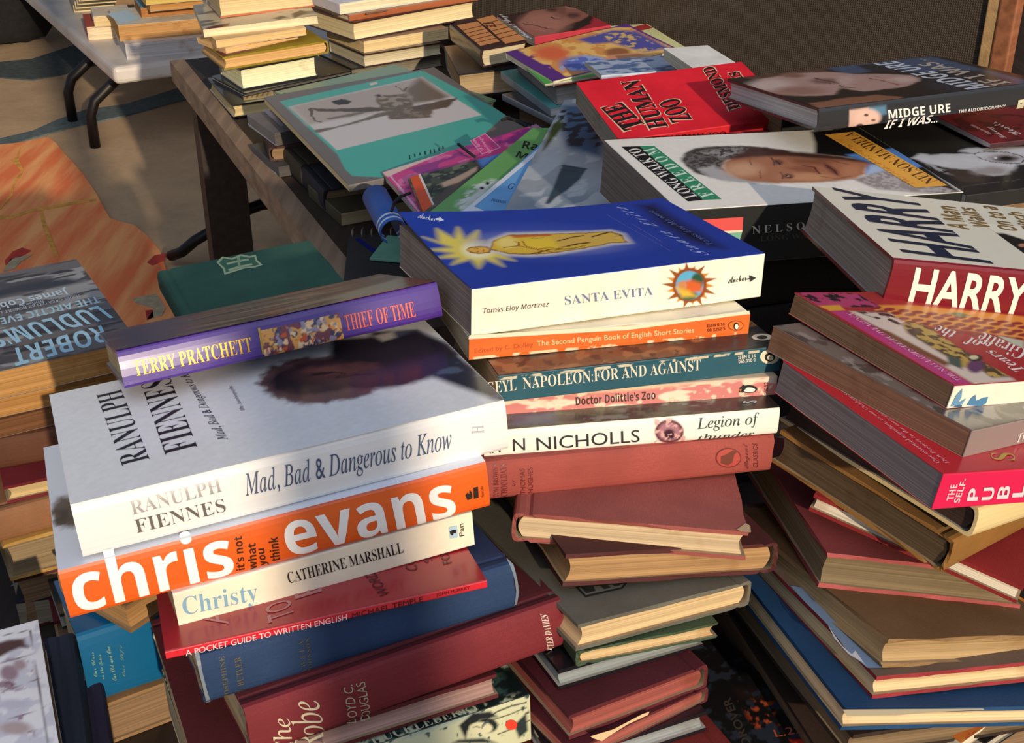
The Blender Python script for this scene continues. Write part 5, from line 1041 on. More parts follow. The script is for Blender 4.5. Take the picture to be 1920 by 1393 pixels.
book('paperback_book', 'black paperback with a black and white bespectacled face, tucked under the thick white paperback',
     (0.4275, 1.1191, 0.634), (0.0, -0.0, 0.3142), (170.0, 190.0, 14.0), 'pb', 'F', (34, 32, 32), (30, 28, 28), (30, 28, 28), (226, 214, 188),
     [('pic', 'cover_picture', 'T', (0.3, 0.3, 169.7, 189.7), 1.4, [('fill', (34, 32, 30)), ('warp', 2, 6, 7), ('poly', [(11.8, 139.9), (85.5, 129.3), (142.7, 110.8), (130.5, 94.8), (66.6, 102.5), (24.2, 106.7)], (44, 42, 36), 20), ('poly', [(10.2, 94.0), (24.3, 103.5), (31.7, 98.0), (59.3, 92.2), (71.3, 88.2), (62.0, 97.6), (74.1, 103.3), (98.4, 98.7), (137.8, 89.1), (104.7, 46.5), (90.3, 51.2), (75.8, 41.0), (59.9, 31.5), (49.4, 32.1), (44.0, 39.6), (40.2, 52.5), (25.8, 60.2), (20.1, 71.0), (13.6, 77.6), (13.0, 90.0)], (206, 206, 206), 5), ('mask', [(12.8, 76.4), (21.9, 70.4), (26.3, 45.3), (19.6, 38.9), (14.0, 49.4), (11.5, 64.8)], 4, (170, 166, 164), 5, 0.5, 3), ('poly', [(23.1, 62.5), (39.9, 49.1), (44.7, 33.0), (31.4, 22.3), (14.9, 29.1), (14.9, 47.6)], (70, 56, 48), 9), ('ell', 56.3, 44.4, 15.1, -4.9, -6.9, -9.4, (160, 152, 150), 0.9), ('ell', 88.3, 69.6, 13.7, -4.5, -7.4, -9.9, (150, 142, 140), 0.8), ('ell', 89.4, 68.0, 9.1, -3.0, -4.8, -6.4, (84, 78, 78), 0.7), ('ell', 90.1, 69.0, 4.4, -1.4, -2.7, -3.7, (18, 15, 15), 0.5), ('ell', 81.8, 73.0, 1.2, -0.5, -1.9, -2.5, (220, 220, 220), 0.5), ('line', [(70.9, 86.8), (77.8, 90.9), (90.4, 87.8), (102.7, 81.2), (107.1, 70.3), (104.1, 60.4), (94.0, 54.5), (81.8, 56.4), (71.3, 64.9), (67.7, 76.9), (69.9, 85.5)], 1.3, (44, 42, 42)), ('line', [(6.0, 18.0), (69.7, 16.9)], 0.8, (90, 86, 82)), ('line', [(89.0, 101.7), (100.1, 91.6), (83.0, 93.4)], 1.2, (120, 118, 116)), ('warp', 0, 0, 0), ('noise', 12, 0.1, 3)], {'coat': 0.2})], group='books of the slumped pile')
book('paperback_book', 'pale paperback corner poking out behind the cream and maroon hardback',
     (0.4912, 1.1213, 0.622), (0.0, -0.0, 0.2967), (200.0, 100.0, 10.0), 'pb', 'F', (206, 200, 190), (206, 200, 190), (206, 200, 190), (226, 214, 188), group='books of the slumped pile')
book('hardback_book', 'cream hardback with giant navy capitals and a glossy maroon spine',
     (0.342, 0.8682, 0.6319), (-0.0047, 0.1636, 0.176), (220.8, 144.5, 36.1), 'hb', 'F', (240, 234, 212), (122, 24, 36), (240, 234, 212), (164, 146, 130),
     [('t', 'title_lettering', 'T', 'HARRY', (77.92, 8.42), (81.72, 140.03), (12.34, 15.41), (30, 38, 60), 'heavy'),
      ('t', 'subtitle_lettering', 'T', 'A Man', (97.07, 76.94), (113.09, 127.84), (80.4, 77.72), (124, 96, 48), 'bold'),
      ('t', 'subtitle_lettering', 'T', 'Walks', (119.83, 85.41), (129.76, 129.56), (104.57, 86.58), (124, 96, 48), 'bold'),
      ('t', 'subtitle_lettering', 'T', 'On to a', (141.83, 83.39), (154.16, 138.56), (126.73, 85.24), (124, 96, 48), 'bold'),
      ('t', 'subtitle_lettering', 'T', 'Pitch', (162.64, 89.55), (171.65, 130.48), (149.3, 90.65), (124, 96, 48), 'bold'),
      ('pic', 'cover_picture', 'T', (118.0, 12.0, 236.0, 96.0), 1.0, [('fill', (240, 234, 212)), ('poly', [(-32.2, 56.3), (-15.0, 61.0), (7.0, 65.0), (21.6, 51.9), (6.4, 14.7), (-8.8, 9.9), (-28.2, 12.2), (-35.1, 24.9), (-27.6, 29.9)], (34, 30, 30), 4), ('poly', [(-65.4, 36.2), (-59.3, 39.0), (-45.8, 39.9), (-32.1, 36.8), (-33.1, 29.5), (-42.4, 24.4), (-56.7, 21.8), (-66.2, 23.5)], (196, 142, 112), 3), ('poly', [(-66.8, 35.9), (-57.9, 39.4), (-57.3, 33.9), (-64.9, 26.0), (-66.9, 28.9)], (110, 84, 70), 3), ('ell', -49.6, 32.8, 1.6, 0.3, -0.9, -1.6, (80, 50, 44), 0.5), ('ell', -46.4, 27.9, 2.2, 0.5, -0.8, -1.5, (130, 80, 70), 0.5), ('poly', [(-32.1, 36.8), (-17.4, 39.5), (-4.9, 36.1), (-23.2, 29.2), (-33.0, 28.7)], (222, 218, 210), 2), ('line', [(-30.1, 33.8), (-13.2, 34.3), (-4.9, 36.1)], 2.2, (34, 36, 60)), ('ell', 8.7, 41.7, 3.7, 0.9, -2.3, -3.9, (186, 130, 104), 0.4), ('noise', 8, 0.04, 3)], {'coat': 0.2}),
      ('t', 'title_lettering', 'F', 'HARRY', (18.42, 4.47), (107.84, 3.33), (16.45, 32.06), (248, 242, 222), 'heavy')], bulge=4, group='books of the slumped pile')
book('paperback_book', 'red paperback with honeycomb pattern and a magenta strip, under the cream and maroon hardback',
     (0.292, 0.7363, 0.6385), (0.0114, 0.2098, 0.5042), (182.2, 139.3, 14.9), 'pb', 'F', (168, 44, 44), (244, 238, 214), (168, 44, 44), (120, 92, 70),
     [('pic', 'cover_picture', 'T', (0.3, 0.3, 181.9, 139.0), 1.1, [('fill', (172, 46, 46)), ('poly', [(42.7, 116.4), (83.3, 115.0), (186.9, 87.3), (140.2, 49.8), (99.8, 69.2), (42.5, 88.8)], (226, 150, 58), 3), ('ell', 46.4, 111.7, 5.3, -0.2, -2.5, -2.5, (140, 36, 38), 0.25), ('ell', 46.1, 105.2, 5.3, -0.2, -2.5, -2.5, (140, 36, 38), 0.25), ('ell', 34.2, 99.3, 5.1, -0.2, -2.4, -2.4, (140, 36, 38), 0.25), ('ell', 34.0, 93.0, 5.1, -0.2, -2.4, -2.4, (140, 36, 38), 0.25), ('ell', 22.4, 87.4, 5.1, -0.3, -2.3, -2.4, (140, 36, 38), 0.25), ('ell', 56.5, 108.7, 5.3, -0.2, -2.6, -2.5, (140, 36, 38), 0.25), ('ell', 56.1, 102.2, 5.3, -0.2, -2.5, -2.5, (140, 36, 38), 0.25), ('ell', 44.0, 96.3, 5.2, -0.2, -2.4, -2.4, (140, 36, 38), 0.25), ('ell', 43.8, 90.0, 5.2, -0.2, -2.5, -2.4, (140, 36, 38), 0.25), ('ell', 32.1, 84.4, 5.0, -0.2, -2.4, -2.3, (140, 36, 38), 0.25), ('ell', 66.6, 105.7, 5.4, -0.2, -2.6, -2.5, (140, 36, 38), 0.25), ('ell', 66.2, 99.2, 5.4, -0.2, -2.6, -2.5, (140, 36, 38), 0.25), ('ell', 53.9, 93.3, 5.3, -0.2, -2.5, -2.4, (140, 36, 38), 0.25), ('ell', 53.6, 87.0, 5.3, -0.2, -2.4, -2.4, (140, 36, 38), 0.25), ('ell', 41.8, 81.4, 5.1, -0.3, -2.5, -2.3, (140, 36, 38), 0.25), ('ell', 76.8, 102.7, 5.5, -0.3, -2.6, -2.6, (140, 36, 38), 0.25), ('ell', 76.4, 96.1, 5.4, -0.2, -2.6, -2.4, (140, 36, 38), 0.25), ('ell', 63.9, 90.3, 5.3, -0.3, -2.5, -2.4, (140, 36, 38), 0.25), ('ell', 63.6, 84.0, 5.2, -0.3, -2.6, -2.4, (140, 36, 38), 0.25), ('ell', 51.5, 78.4, 5.2, -0.3, -2.4, -2.4, (140, 36, 38), 0.25), ('ell', 87.1, 99.6, 5.5, -0.3, -2.7, -2.6, (140, 36, 38), 0.25), ('ell', 86.6, 93.1, 5.5, -0.3, -2.7, -2.5, (140, 36, 38), 0.25), ('ell', 74.0, 87.2, 5.3, -0.2, -2.6, -2.4, (140, 36, 38), 0.25), ('ell', 73.5, 80.9, 5.4, -0.3, -2.5, -2.4, (140, 36, 38), 0.25), ('ell', 61.3, 75.4, 5.2, -0.3, -2.5, -2.4, (140, 36, 38), 0.25), ('ell', 97.5, 96.5, 5.6, -0.3, -2.7, -2.5, (140, 36, 38), 0.25), ('ell', 96.9, 90.0, 5.5, -0.3, -2.7, -2.5, (140, 36, 38), 0.25), ('ell', 84.1, 84.2, 5.4, -0.3, -2.6, -2.5, (140, 36, 38), 0.25), ('ell', 83.6, 77.8, 5.4, -0.3, -2.6, -2.3, (140, 36, 38), 0.25), ('ell', 71.2, 72.3, 5.3, -0.3, -2.5, -2.3, (140, 36, 38), 0.25), ('ell', 108.0, 93.4, 5.6, -0.3, -2.8, -2.6, (140, 36, 38), 0.25), ('ell', 107.3, 86.8, 5.6, -0.2, -2.8, -2.4, (140, 36, 38), 0.25), ('ell', 94.3, 81.1, 5.5, -0.3, -2.7, -2.5, (140, 36, 38), 0.25), ('ell', 93.7, 74.7, 5.5, -0.3, -2.6, -2.3, (140, 36, 38), 0.25), ('ell', 81.2, 69.2, 5.3, -0.3, -2.6, -2.3, (140, 36, 38), 0.25), ('ell', 118.5, 90.2, 5.6, -0.2, -2.9, -2.5, (140, 36, 38), 0.25), ('ell', 117.7, 83.7, 5.7, -0.3, -2.8, -2.5, (140, 36, 38), 0.25), ('ell', 104.6, 77.9, 5.5, -0.3, -2.8, -2.4, (140, 36, 38), 0.25), ('ell', 103.9, 71.6, 5.5, -0.3, -2.7, -2.4, (140, 36, 38), 0.25), ('ell', 91.2, 66.1, 5.4, -0.3, -2.6, -2.3, (140, 36, 38), 0.25), ('ell', 129.1, 87.1, 5.7, -0.3, -2.9, -2.6, (140, 36, 38), 0.25), ('ell', 128.2, 80.5, 5.7, -0.3, -2.8, -2.4, (140, 36, 38), 0.25), ('ell', 114.9, 74.8, 5.6, -0.3, -2.8, -2.4, (140, 36, 38), 0.25), ('ell', 114.2, 68.5, 5.5, -0.4, -2.8, -2.4, (140, 36, 38), 0.25), ('ell', 101.3, 63.0, 5.4, -0.3, -2.7, -2.3, (140, 36, 38), 0.25), ('ell', 139.7, 83.9, 5.8, -0.3, -2.9, -2.5, (140, 36, 38), 0.25), ('ell', 138.8, 77.4, 5.8, -0.4, -2.9, -2.5, (140, 36, 38), 0.25), ('ell', 125.3, 71.6, 5.6, -0.3, -2.8, -2.4, (140, 36, 38), 0.25), ('ell', 124.5, 65.3, 5.6, -0.3, -2.8, -2.4, (140, 36, 38), 0.25), ('ell', 111.5, 59.9, 5.4, -0.4, -2.8, -2.4, (140, 36, 38), 0.25), ('ell', 150.5, 80.7, 5.8, -0.3, -3.0, -2.5, (140, 36, 38), 0.25), ('ell', 149.5, 74.1, 5.8, -0.3, -3.0, -2.4, (140, 36, 38), 0.25), ('ell', 135.8, 68.4, 5.7, -0.3, -2.9, -2.4, (140, 36, 38), 0.25), ('ell', 135.0, 62.1, 5.6, -0.3, -2.9, -2.4, (140, 36, 38), 0.25), ('ell', 121.7, 56.7, 5.5, -0.4, -2.8, -2.3, (140, 36, 38), 0.25), ('ell', 161.3, 77.4, 5.9, -0.3, -3.1, -2.5, (140, 36, 38), 0.25), ('ell', 160.3, 70.9, 5.8, -0.3, -3.1, -2.4, (140, 36, 38), 0.25), ('ell', 146.3, 65.2, 5.8, -0.3, -2.9, -2.4, (140, 36, 38), 0.25), ('ell', 145.4, 58.9, 5.7, -0.4, -2.9, -2.4, (140, 36, 38), 0.25), ('ell', 132.0, 53.5, 5.5, -0.4, -2.8, -2.3, (140, 36, 38), 0.25), ('poly', [(2.4, 140.0), (53.2, 135.8), (52.4, 112.3), (12.1, 113.7), (-0.7, 115.4)], (186, 64, 104), 3), ('mask', [(2.4, 140.0), (53.2, 135.8), (52.4, 112.3), (12.1, 113.7), (-0.7, 115.4)], 2, (34, 24, 30), 6, 0.56, 4), ('poly', [(0.2, 116.4), (19.3, 117.2), (16.5, 108.6), (2.8, 108.0)], (226, 160, 52), 2), ('poly', [(2.4, 107.5), (15.9, 107.9), (15.6, 49.6), (14.2, -1.4), (-0.4, -1.0), (1.6, 48.5)], (190, 60, 120), 2), ('poly', [(18.8, 106.8), (50.7, 102.3), (48.4, 86.5), (44.4, 51.9), (54.2, 3.8), (52.2, -0.1), (15.8, -1.1), (17.7, 51.6)], (222, 202, 184), 4), ('mask', [(23.1, 107.2), (50.7, 102.3), (48.4, 86.5), (37.3, 82.4), (29.6, 94.7)], 3, (60, 44, 36), 5, 0.52, 14), ('poly', [(17.1, 84.6), (22.1, 73.9), (23.4, 53.4), (25.7, 26.2), (17.8, 23.8), (12.0, 58.7)], (120, 72, 40), 4), ('poly', [(43.5, 84.4), (55.5, 88.1), (61.8, 81.0), (56.9, 51.0), (54.9, 20.5), (54.0, 5.9), (38.4, 6.2), (40.9, 17.5), (29.6, 22.7), (32.6, 37.4), (33.9, 57.1), (34.8, 70.8)], (74, 58, 40), 4), ('mask', [(43.5, 84.4), (55.5, 88.1), (61.8, 81.0), (56.9, 51.0), (54.9, 20.5), (54.0, 5.9), (38.4, 6.2), (40.9, 17.5), (29.6, 22.7), (32.6, 37.4), (33.9, 57.1), (34.8, 70.8)], 2, (196, 160, 76), 5, 0.52, 24), ('ell', 41.6, 21.7, 6.8, -0.6, -9.4, -8.4, (96, 52, 96), 0.5), ('ell', 53.7, 32.4, 6.2, -0.5, -5.3, -4.7, (34, 30, 30), 0.3), ('ell', 53.6, 33.5, 3.8, -0.3, -3.1, -2.8, (220, 206, 160), 0.3), ('poly', [(36.0, 39.3), (39.4, 30.4), (26.6, 18.8), (24.3, 27.4)], (60, 84, 72), 3), ('poly', [(102.2, 100.2), (114.8, 100.9), (120.7, 95.5), (109.0, 93.0)], (110, 130, 90), 3), ('poly', [(109.6, 62.6), (124.5, 53.3), (111.5, 42.5), (108.9, 49.6)], (190, 200, 170), 3)], {'rough': 0.42, 'coat': 0.08}),
      ('t', 'title_lettering', 'T', 'of   the', (86.83, 55.68), (74.14, 81.88), (69.03, 45.93), (240, 226, 214), 'serif'),
      ('t', 'title_lettering', 'T', 'Giraffe', (111.75, 39.99), (102.78, 69.37), (88.3, 26.55), (240, 226, 214), 'serif'),
      ('t', 'title_lettering', 'T', 'Tears', (78.04, 12.3), (80.83, 41.66), (65.84, 11.32), (240, 226, 214), 'serif'),
      ('t', 'subtitle_lettering', 'T', "THE NO.1 LADIES' DETECTIVE AGENCY", (12.17, 5.3), (17.45, 104.03), (6.64, 4.87), (232, 176, 206), 'serif'),
      ('p', 'spine_leaves', 'F', [(2.08, 1.78), (3.57, 8.72), (6.86, 12.88), (8.58, 7.68), (7.85, 3.92), (13.04, 6.29), (11.53, 2.56)], (110, 156, 186)),
      ('p', 'spine_leaves', 'F', [(15.74, 1.73), (17.4, 6.24), (20.29, 8.18), (22.84, 4.01), (27.88, 5.84), (32.13, 6.18), (32.43, 1.91), (28.05, 0.23)], (80, 132, 172)),
      ('p', 'spine_leaves', 'F', [(4.07, 1.28), (8.93, 2.71), (11.81, 1.97), (11.86, 0.81)], (60, 104, 150))], group='books of the slumped pile')
book('paperback_book', 'grey silver laminated paperback with brown page edges, under the red honeycomb paperback',
     (0.2794, 0.719, 0.6249), (0.0232, 0.196, 0.6228), (182.2, 151.9, 17.2), 'pbg', 'F', (116, 104, 98), (150, 136, 130), (116, 104, 98), (124, 92, 72),
     [('pic', 'cover_picture', 'T', (0.3, 0.3, 181.9, 151.6), 1.6, [('fill', (122, 110, 102)), ('blot', (82, 72, 68), 14, 0.55, 6, 1, 1), ('blot', (156, 144, 138), 10, 0.64, 9)], {'rough': 0.22, 'coat': 0.5}),
      ('t', 'title_lettering', 'F', 'Two', (51.79, 1.92), (66.17, 2.94), (50.16, 7.99), (236, 224, 216), 'serifit')], group='books of the slumped pile')
book('paperback_book', 'crimson and pink spined paperback with grey page edges and shadowed white capitals on the spine',
     (0.2918, 0.686, 0.6033), (-0.0191, 0.2002, 0.4131), (210.7, 149.2, 22.2), 'pbg', 'F', (200, 30, 48), (226, 36, 84), (200, 30, 48), (122, 112, 112),
     [('t', 'title_lettering', 'F', 'THE', (13.26, 5.64), (12.6, 15.3), (8.33, 5.65), (250, 206, 212), 'bold'),
      ('t', 'title_lettering', 'F', 'SELF-', (18.64, 3.48), (18.31, 18.58), (14.18, 3.97), (250, 206, 212), 'bold'),
      ('t', 'title_lettering', 'F', 'P', (32.12, 4.15), (30.94, 12.35), (24.16, 4.24), (120, 20, 50), 'heavy'),
      ('t', 'title_lettering', 'F', 'U', (43.64, 3.93), (42.39, 12.2), (35.06, 4.06), (120, 20, 50), 'heavy'),
      ('t', 'title_lettering', 'F', 'B', (55.44, 4.02), (54.12, 12.34), (46.48, 4.17), (120, 20, 50), 'heavy'),
      ('t', 'title_lettering', 'F', 'L', (67.06, 4.34), (65.67, 12.72), (58.23, 4.47), (120, 20, 50), 'heavy'),
      ('t', 'title_lettering', 'F', 'P', (31.75, 4.17), (30.54, 12.17), (23.79, 4.27), (250, 214, 216), 'bold'),
      ('t', 'title_lettering', 'F', 'U', (43.26, 3.96), (41.98, 12.02), (34.69, 4.09), (250, 214, 216), 'bold'),
      ('t', 'title_lettering', 'F', 'B', (55.06, 4.05), (53.7, 12.16), (46.1, 4.19), (250, 214, 216), 'bold'),
      ('t', 'title_lettering', 'F', 'L', (66.67, 4.37), (65.25, 12.53), (57.84, 4.49), (250, 214, 216), 'bold'),
      ('t', 'title_lettering', 'T', 'S', (62.76, 9.3), (69.26, 17.69), (46.54, 11.49), (196, 158, 70), 'serif'),
      ('t', 'subtitle_lettering', 'T', 'One essential ingredient to our Outdoor Scene', (9.04, 12.54), (14.0, 109.77), (4.58, 10.71), (240, 180, 186), 'lightit'),
      ('t', 'subtitle_lettering', 'T', 'Dan Poynter in the early days', (14.64, 10.92), (18.51, 78.2), (10.68, 9.42), (240, 180, 186), 'lightit')], group='books of the slumped pile')
book('hardback_book', 'cream jacketed hardback with dark green boards, under the crimson paperback',
     (0.2928, 0.7102, 0.5817), (0.0294, 0.1413, 0.604), (184.0, 152.3, 19.9), 'hb', 'F', (44, 56, 38), (246, 222, 160), (44, 56, 38), (70, 54, 46),
     [('t', 'code_lettering', 'F', '18', (46.86, -3.16), (52.52, -3.21), (45.97, 0.19), (150, 120, 60), 'lightit')], bulge=5, group='books of the slumped pile')
book('hardback_book', 'old ochre brown cloth hardback with frayed spine, wedged under the green boards',
     (0.2792, 0.7105, 0.5594), (0.104, 0.1183, 0.7008), (184.0, 131.8, 24.1), 'cl', 'F', (128, 92, 48), (156, 110, 52), (120, 86, 46), (92, 74, 52), worn=1.0, group='books of the slumped pile')
book('hardback_book', 'red cloth hardback with clean white page edges, poking out under the ochre hardback',
     (0.2858, 0.7129, 0.5455), (0.1725, 0.0599, 1.0579), (174.8, 131.7, 12.6), 'cl', 'R', (146, 40, 40), (146, 40, 40), (146, 40, 40), (222, 210, 188), group='books of the slumped pile')
book('hardback_book', 'dull red cloth book with dirty grey brown page edges, beneath the ochre hardback',
     (0.2431, 0.719, 0.5127), (-0.1075, 0.1925, 0.0883), (135.2, 174.8, 23.8), 'cl', 'B', (138, 62, 62), (138, 62, 62), (176, 84, 80), (124, 106, 78), worn=0.7, group='books of the slumped pile')
book('hardback_book', 'crumbling brown book with frayed pale edges, under the dull red cloth book',
     (0.2418, 0.6727, 0.496), (-0.1388, 0.2358, 0.3339), (138.0, 184.0, 18.5), 'cl', 'B', (124, 92, 58), (150, 116, 76), (150, 116, 76), (178, 148, 104), worn=1.5, group='books of the slumped pile')
book('hardback_book', 'torn pale blue jacket over red boards and cream pages, under the crumbling brown book',
     (0.2359, 0.6744, 0.4917), (-0.0715, 0.1702, 0.3215), (138.0, 207.0, 14.6), 'cl', 'B', (112, 92, 76), (150, 50, 54), (160, 52, 56), (218, 190, 144),
     [('p', 'torn_jacket', 'T', [(0.34, 97.6), (8.36, 94.05), (6.87, 59.58), (9.7, 7.12), (-1.33, 8.63), (-3.81, 24.42), (0.11, 52.85), (-0.32, 79.87)], (118, 142, 170)),
      ('p', 'torn_jacket_edge', 'T', [(-1.33, 8.63), (1.65, 25.46), (-2.89, 22.21), (-3.96, 31.49), (0.11, 52.85), (-4.11, 38.68), (-4.86, 22.82), (-0.88, 13.66)], (214, 214, 216))], worn=0.6, group='books of the slumped pile')
book('hardback_book', 'wide blue cloth library book in clear film, near the bottom of its pile',
     (0.2368, 0.6709, 0.4766), (-0.0683, 0.2098, 0.2547), (174.8, 230.0, 13.9), 'cl', 'B', (26, 66, 104), (28, 72, 112), (30, 74, 114), (222, 196, 152),
     [('p', 'jacket_flap', 'F', [(-3.23, 14.37), (91.25, 13.24), (92.84, 12.24), (63.28, 11.62), (33.78, 9.6), (0.89, 9.84)], (170, 160, 136))], worn=0.3, group='books of the slumped pile')
book('hardback_book', 'dark brown book with dusty tan page edges, directly below the wide blue library book',
     (0.2368, 0.6791, 0.4596), (-0.0062, 0.1459, 0.3201), (165.6, 220.8, 16.4), 'cl', 'B', (58, 44, 34), (58, 44, 34), (58, 44, 34), (128, 106, 78), worn=0.4, group='books of the slumped pile')
book('paperback_book', 'black paperback with orange sparks and lettering, low in the dark gap',
     (0.0973, 0.6571, 0.4099), (-0.001, -0.0, 0.4487), (129.0, 198.0, 25.0), 'pb', 'L', (28, 26, 26), (28, 26, 26), (28, 26, 26), (150, 120, 80),
     [('pic', 'cover_picture', 'T', (0.3, 0.3, 128.7, 197.7), 1.0, [('fill', (24, 22, 22)), ('mask', [(101.2, 56.2), (119.8, 50.3), (113.9, 29.6), (96.0, 29.6)], 6, (196, 84, 40), 4, 0.56, 3), ('poly', [(105.8, 66.1), (124.8, 53.9), (122.3, 50.6), (105.3, 58.8)], (50, 34, 28), 10), ('blot', (44, 50, 60), 8, 0.64, 5), ('poly', [(109.3, 13.8), (122.9, 8.8), (122.9, 3.6), (110.3, 8.0)], (206, 50, 36), 2)]),
      ('t', 'title_lettering', 'T', 'DROVER', (85.69, 21.04), (97.88, 62.78), (79.37, 21.34), (66, 56, 46), 'heavy'),
      ('t', 'title_lettering', 'T', 'L.22.', (103.23, 19.79), (123.63, 14.97), (105.25, 25.86), (206, 92, 60), 'sans')], group='books of the slumped pile')
book('magazine', 'orange and yellow magazine with white page edges, under the dark brown book',
     (0.2836, 0.6731, 0.457), (0.0, -0.0, 0.6394), (150.0, 150.0, 7.0), 'pb', 'B', (214, 120, 50), (214, 120, 50), (214, 120, 50), (226, 214, 188),
     [('pic', 'cover_picture', 'T', (0.3, 0.3, 149.7, 149.7), 1.6, [('fill', (214, 122, 52)), ('blot', (226, 190, 70), 12, 0.55, 3), ('blot', (190, 60, 40), 8, 0.64, 5)])], group='books of the slumped pile')
book('hardback_book', 'flat black book below the orange and yellow magazine',
     (0.3182, 0.7093, 0.444), (0.0, -0.0, 0.605), (200.0, 180.0, 10.0), 'hb', 'B', (34, 32, 30), (34, 32, 30), (34, 32, 30), (190, 180, 160), group='books of the slumped pile')
# ------------------------------------------------------------------ red paperback by the grey haired man, and what lies behind it
book('paperback_book', 'bright red paperback with black slab serif capitals outlined in cream',
     (0.1714, 1.2596, 0.6323), (0.1666, -0.0451, 0.2769), (183.3, 129.3, 23.8), 'pb', 'F', (214, 28, 44), (206, 28, 42), (214, 28, 44), (150, 138, 120),
     [('t', 'title_lettering', 'T', 'THE', (35.58, 19.17), (30.67, 76.01), (9.05, 13.37), (236, 196, 160), 'slab'),
      ('t', 'title_lettering', 'T', 'HUMAN', (55.86, 11.08), (65.58, 119.22), (33.19, 10.44), (236, 196, 160), 'slab'),
      ('t', 'title_lettering', 'T', 'ZOO', (83.81, 19.86), (88.61, 69.83), (58.57, 15.04), (236, 196, 160), 'slab'),
      ('t', 'author_lettering', 'T', 'DESMOND', (139.25, 29.47), (151.95, 128.71), (122.77, 25.89), (236, 196, 160), 'slab'),
      ('t', 'author_lettering', 'T', 'MORRIS', (162.65, 22.86), (172.03, 110.08), (148.09, 21.2), (236, 196, 160), 'slab'),
      ('t', 'title_lettering', 'T', 'THE', (35.1, 20.89), (29.06, 74.78), (10.84, 15.2), (32, 24, 26), 'slab'),
      ('t', 'title_lettering', 'T', 'HUMAN', (55.4, 12.78), (63.89, 117.91), (35.02, 12.26), (32, 24, 26), 'slab'),
      ('t', 'title_lettering', 'T', 'ZOO', (83.37, 21.59), (86.93, 68.6), (60.44, 16.89), (32, 24, 26), 'slab'),
      ('t', 'author_lettering', 'T', 'DESMOND', (138.86, 31.24), (150.13, 127.36), (124.77, 27.79), (32, 24, 26), 'slab'),
      ('t', 'author_lettering', 'T', 'MORRIS', (162.29, 24.62), (170.2, 108.76), (150.14, 23.09), (32, 24, 26), 'slab'),
      ('t', 'title_lettering', 'F', 'THE HUMAN ZOO', (33.94, 17.99), (110.76, 12.88), (33.18, 23.16), (70, 14, 20), 'heavy')], group='books at the back of the table')
book('paperback_book', 'white edged paperback showing behind the bright red paperback',
     (0.2387, 1.5609, 0.601), (0.0, -0.0, 0.2618), (60.0, 140.0, 14.0), 'pb', 'F', (236, 232, 222), (236, 232, 222), (236, 232, 222), (226, 214, 188), group='books at the back of the table')
book('folded_map', 'pale blue folded map between the violet picture book and the bright red paperback',
     (0.1712, 1.6455, 0.582), (0.0, -0.0, 0.2618), (140.0, 70.0, 6.0), 'pb', 'F', (150, 170, 200), (190, 200, 214), (150, 170, 200), (226, 214, 188),
     [('pic', 'cover_picture', 'T', (0.3, 0.3, 139.7, 69.7), 2, [('fill', (176, 190, 210)), ('blot', (90, 116, 160), 8, 0.56, 3, 2, 1)])], group='books at the back of the table')
book('paperback_book', 'pale yellow paperback with a red corner strip, nearest the hessian behind the violet picture book',
     (0.1421, 1.9269, 0.5338), (-0.011, 0.0011, 0.2633), (200.0, 192.7, 15.0), 'pb', 'F', (222, 220, 156), (222, 220, 156), (222, 220, 156), (226, 214, 188),
     [('p', 'red_strip', 'T', [(168.71, 172.86), (197.12, 191.81), (198.25, 161.98), (173.28, 147.93)], (176, 50, 46))], group='books at the back of the table')
book('picture_book', 'violet edged picture book with a painted child in blue, lying by the red paperback',
     (0.111, 1.7734, 0.5648), (0.059, -0.0942, 0.4829), (198.7, 134.7, 8.5), 'pb', 'B', (96, 50, 130), (232, 226, 214), (232, 226, 214), (226, 214, 188),
     [('pic', 'cover_picture', 'T', (0.3, 0.3, 198.4, 134.4), 1.3, [('fill', (92, 48, 128)), ('poly', [(16.1, 143.5), (174.9, 130.8), (193.9, 116.3), (194.7, 0.3), (21.6, 3.2), (22.4, 34.3), (27.4, 73.7)], (216, 150, 84), 2), ('mask', [(16.1, 143.5), (174.9, 130.8), (193.9, 116.3), (194.7, 0.3), (21.6, 3.2)], 3, (236, 190, 110), 14, 0.5, 3), ('poly', [(106.7, 119.4), (166.5, 122.3), (191.7, 98.2), (190.7, 12.3), (153.4, 19.6), (138.2, 81.4), (113.7, 90.5)], (84, 84, 160), 9), ('mask', [(133.3, 123.2), (185.4, 103.0), (182.7, 18.4), (153.4, 19.6)], 3, (214, 180, 110), 8, 0.56, 8), ('ell', 49.7, 92.7, 19.5, -14.6, -14.1, -25.1, (220, 106, 70), 0.7), ('ell', 66.6, 31.4, 26.1, -19.3, -14.7, -24.8, (92, 112, 190), 0.5), ('mask', [(32.7, 52.4), (80.9, 60.4), (101.8, 27.0), (77.7, 1.8), (27.0, 22.4)], 3, (150, 170, 220), 8, 0.55, 5), ('ell', 125.1, 40.8, 14.2, -10.6, -9.9, -15.8, (150, 96, 64), 0.5), ('poly', [(111.3, 37.7), (147.3, 24.1), (147.7, 1.6), (94.8, 6.2), (62.2, 4.8)], (208, 146, 110), 6)], {'coat': 0.2})], group='books at the back of the table')
book('hardback_book', 'book with dark red boards and grey page edges under the violet edged picture book',
     (0.1045, 1.767, 0.5352), (0.0431, -0.0753, 0.3278), (150.0, 159.9, 28.7), 'hb', 'B', (104, 36, 40), (104, 36, 40), (104, 36, 40), (150, 144, 138), group='books at the back of the table')
book('paperback_book', 'thin bright green booklet with a leafy edge, between the violet and dark red books',
     (0.0901, 1.7599, 0.5625), (0.0431, -0.0753, 0.3278), (150.0, 150.0, 3.2), 'pb', 'B', (74, 160, 72), (74, 160, 72), (74, 160, 72), (226, 214, 188), group='books at the back of the table')
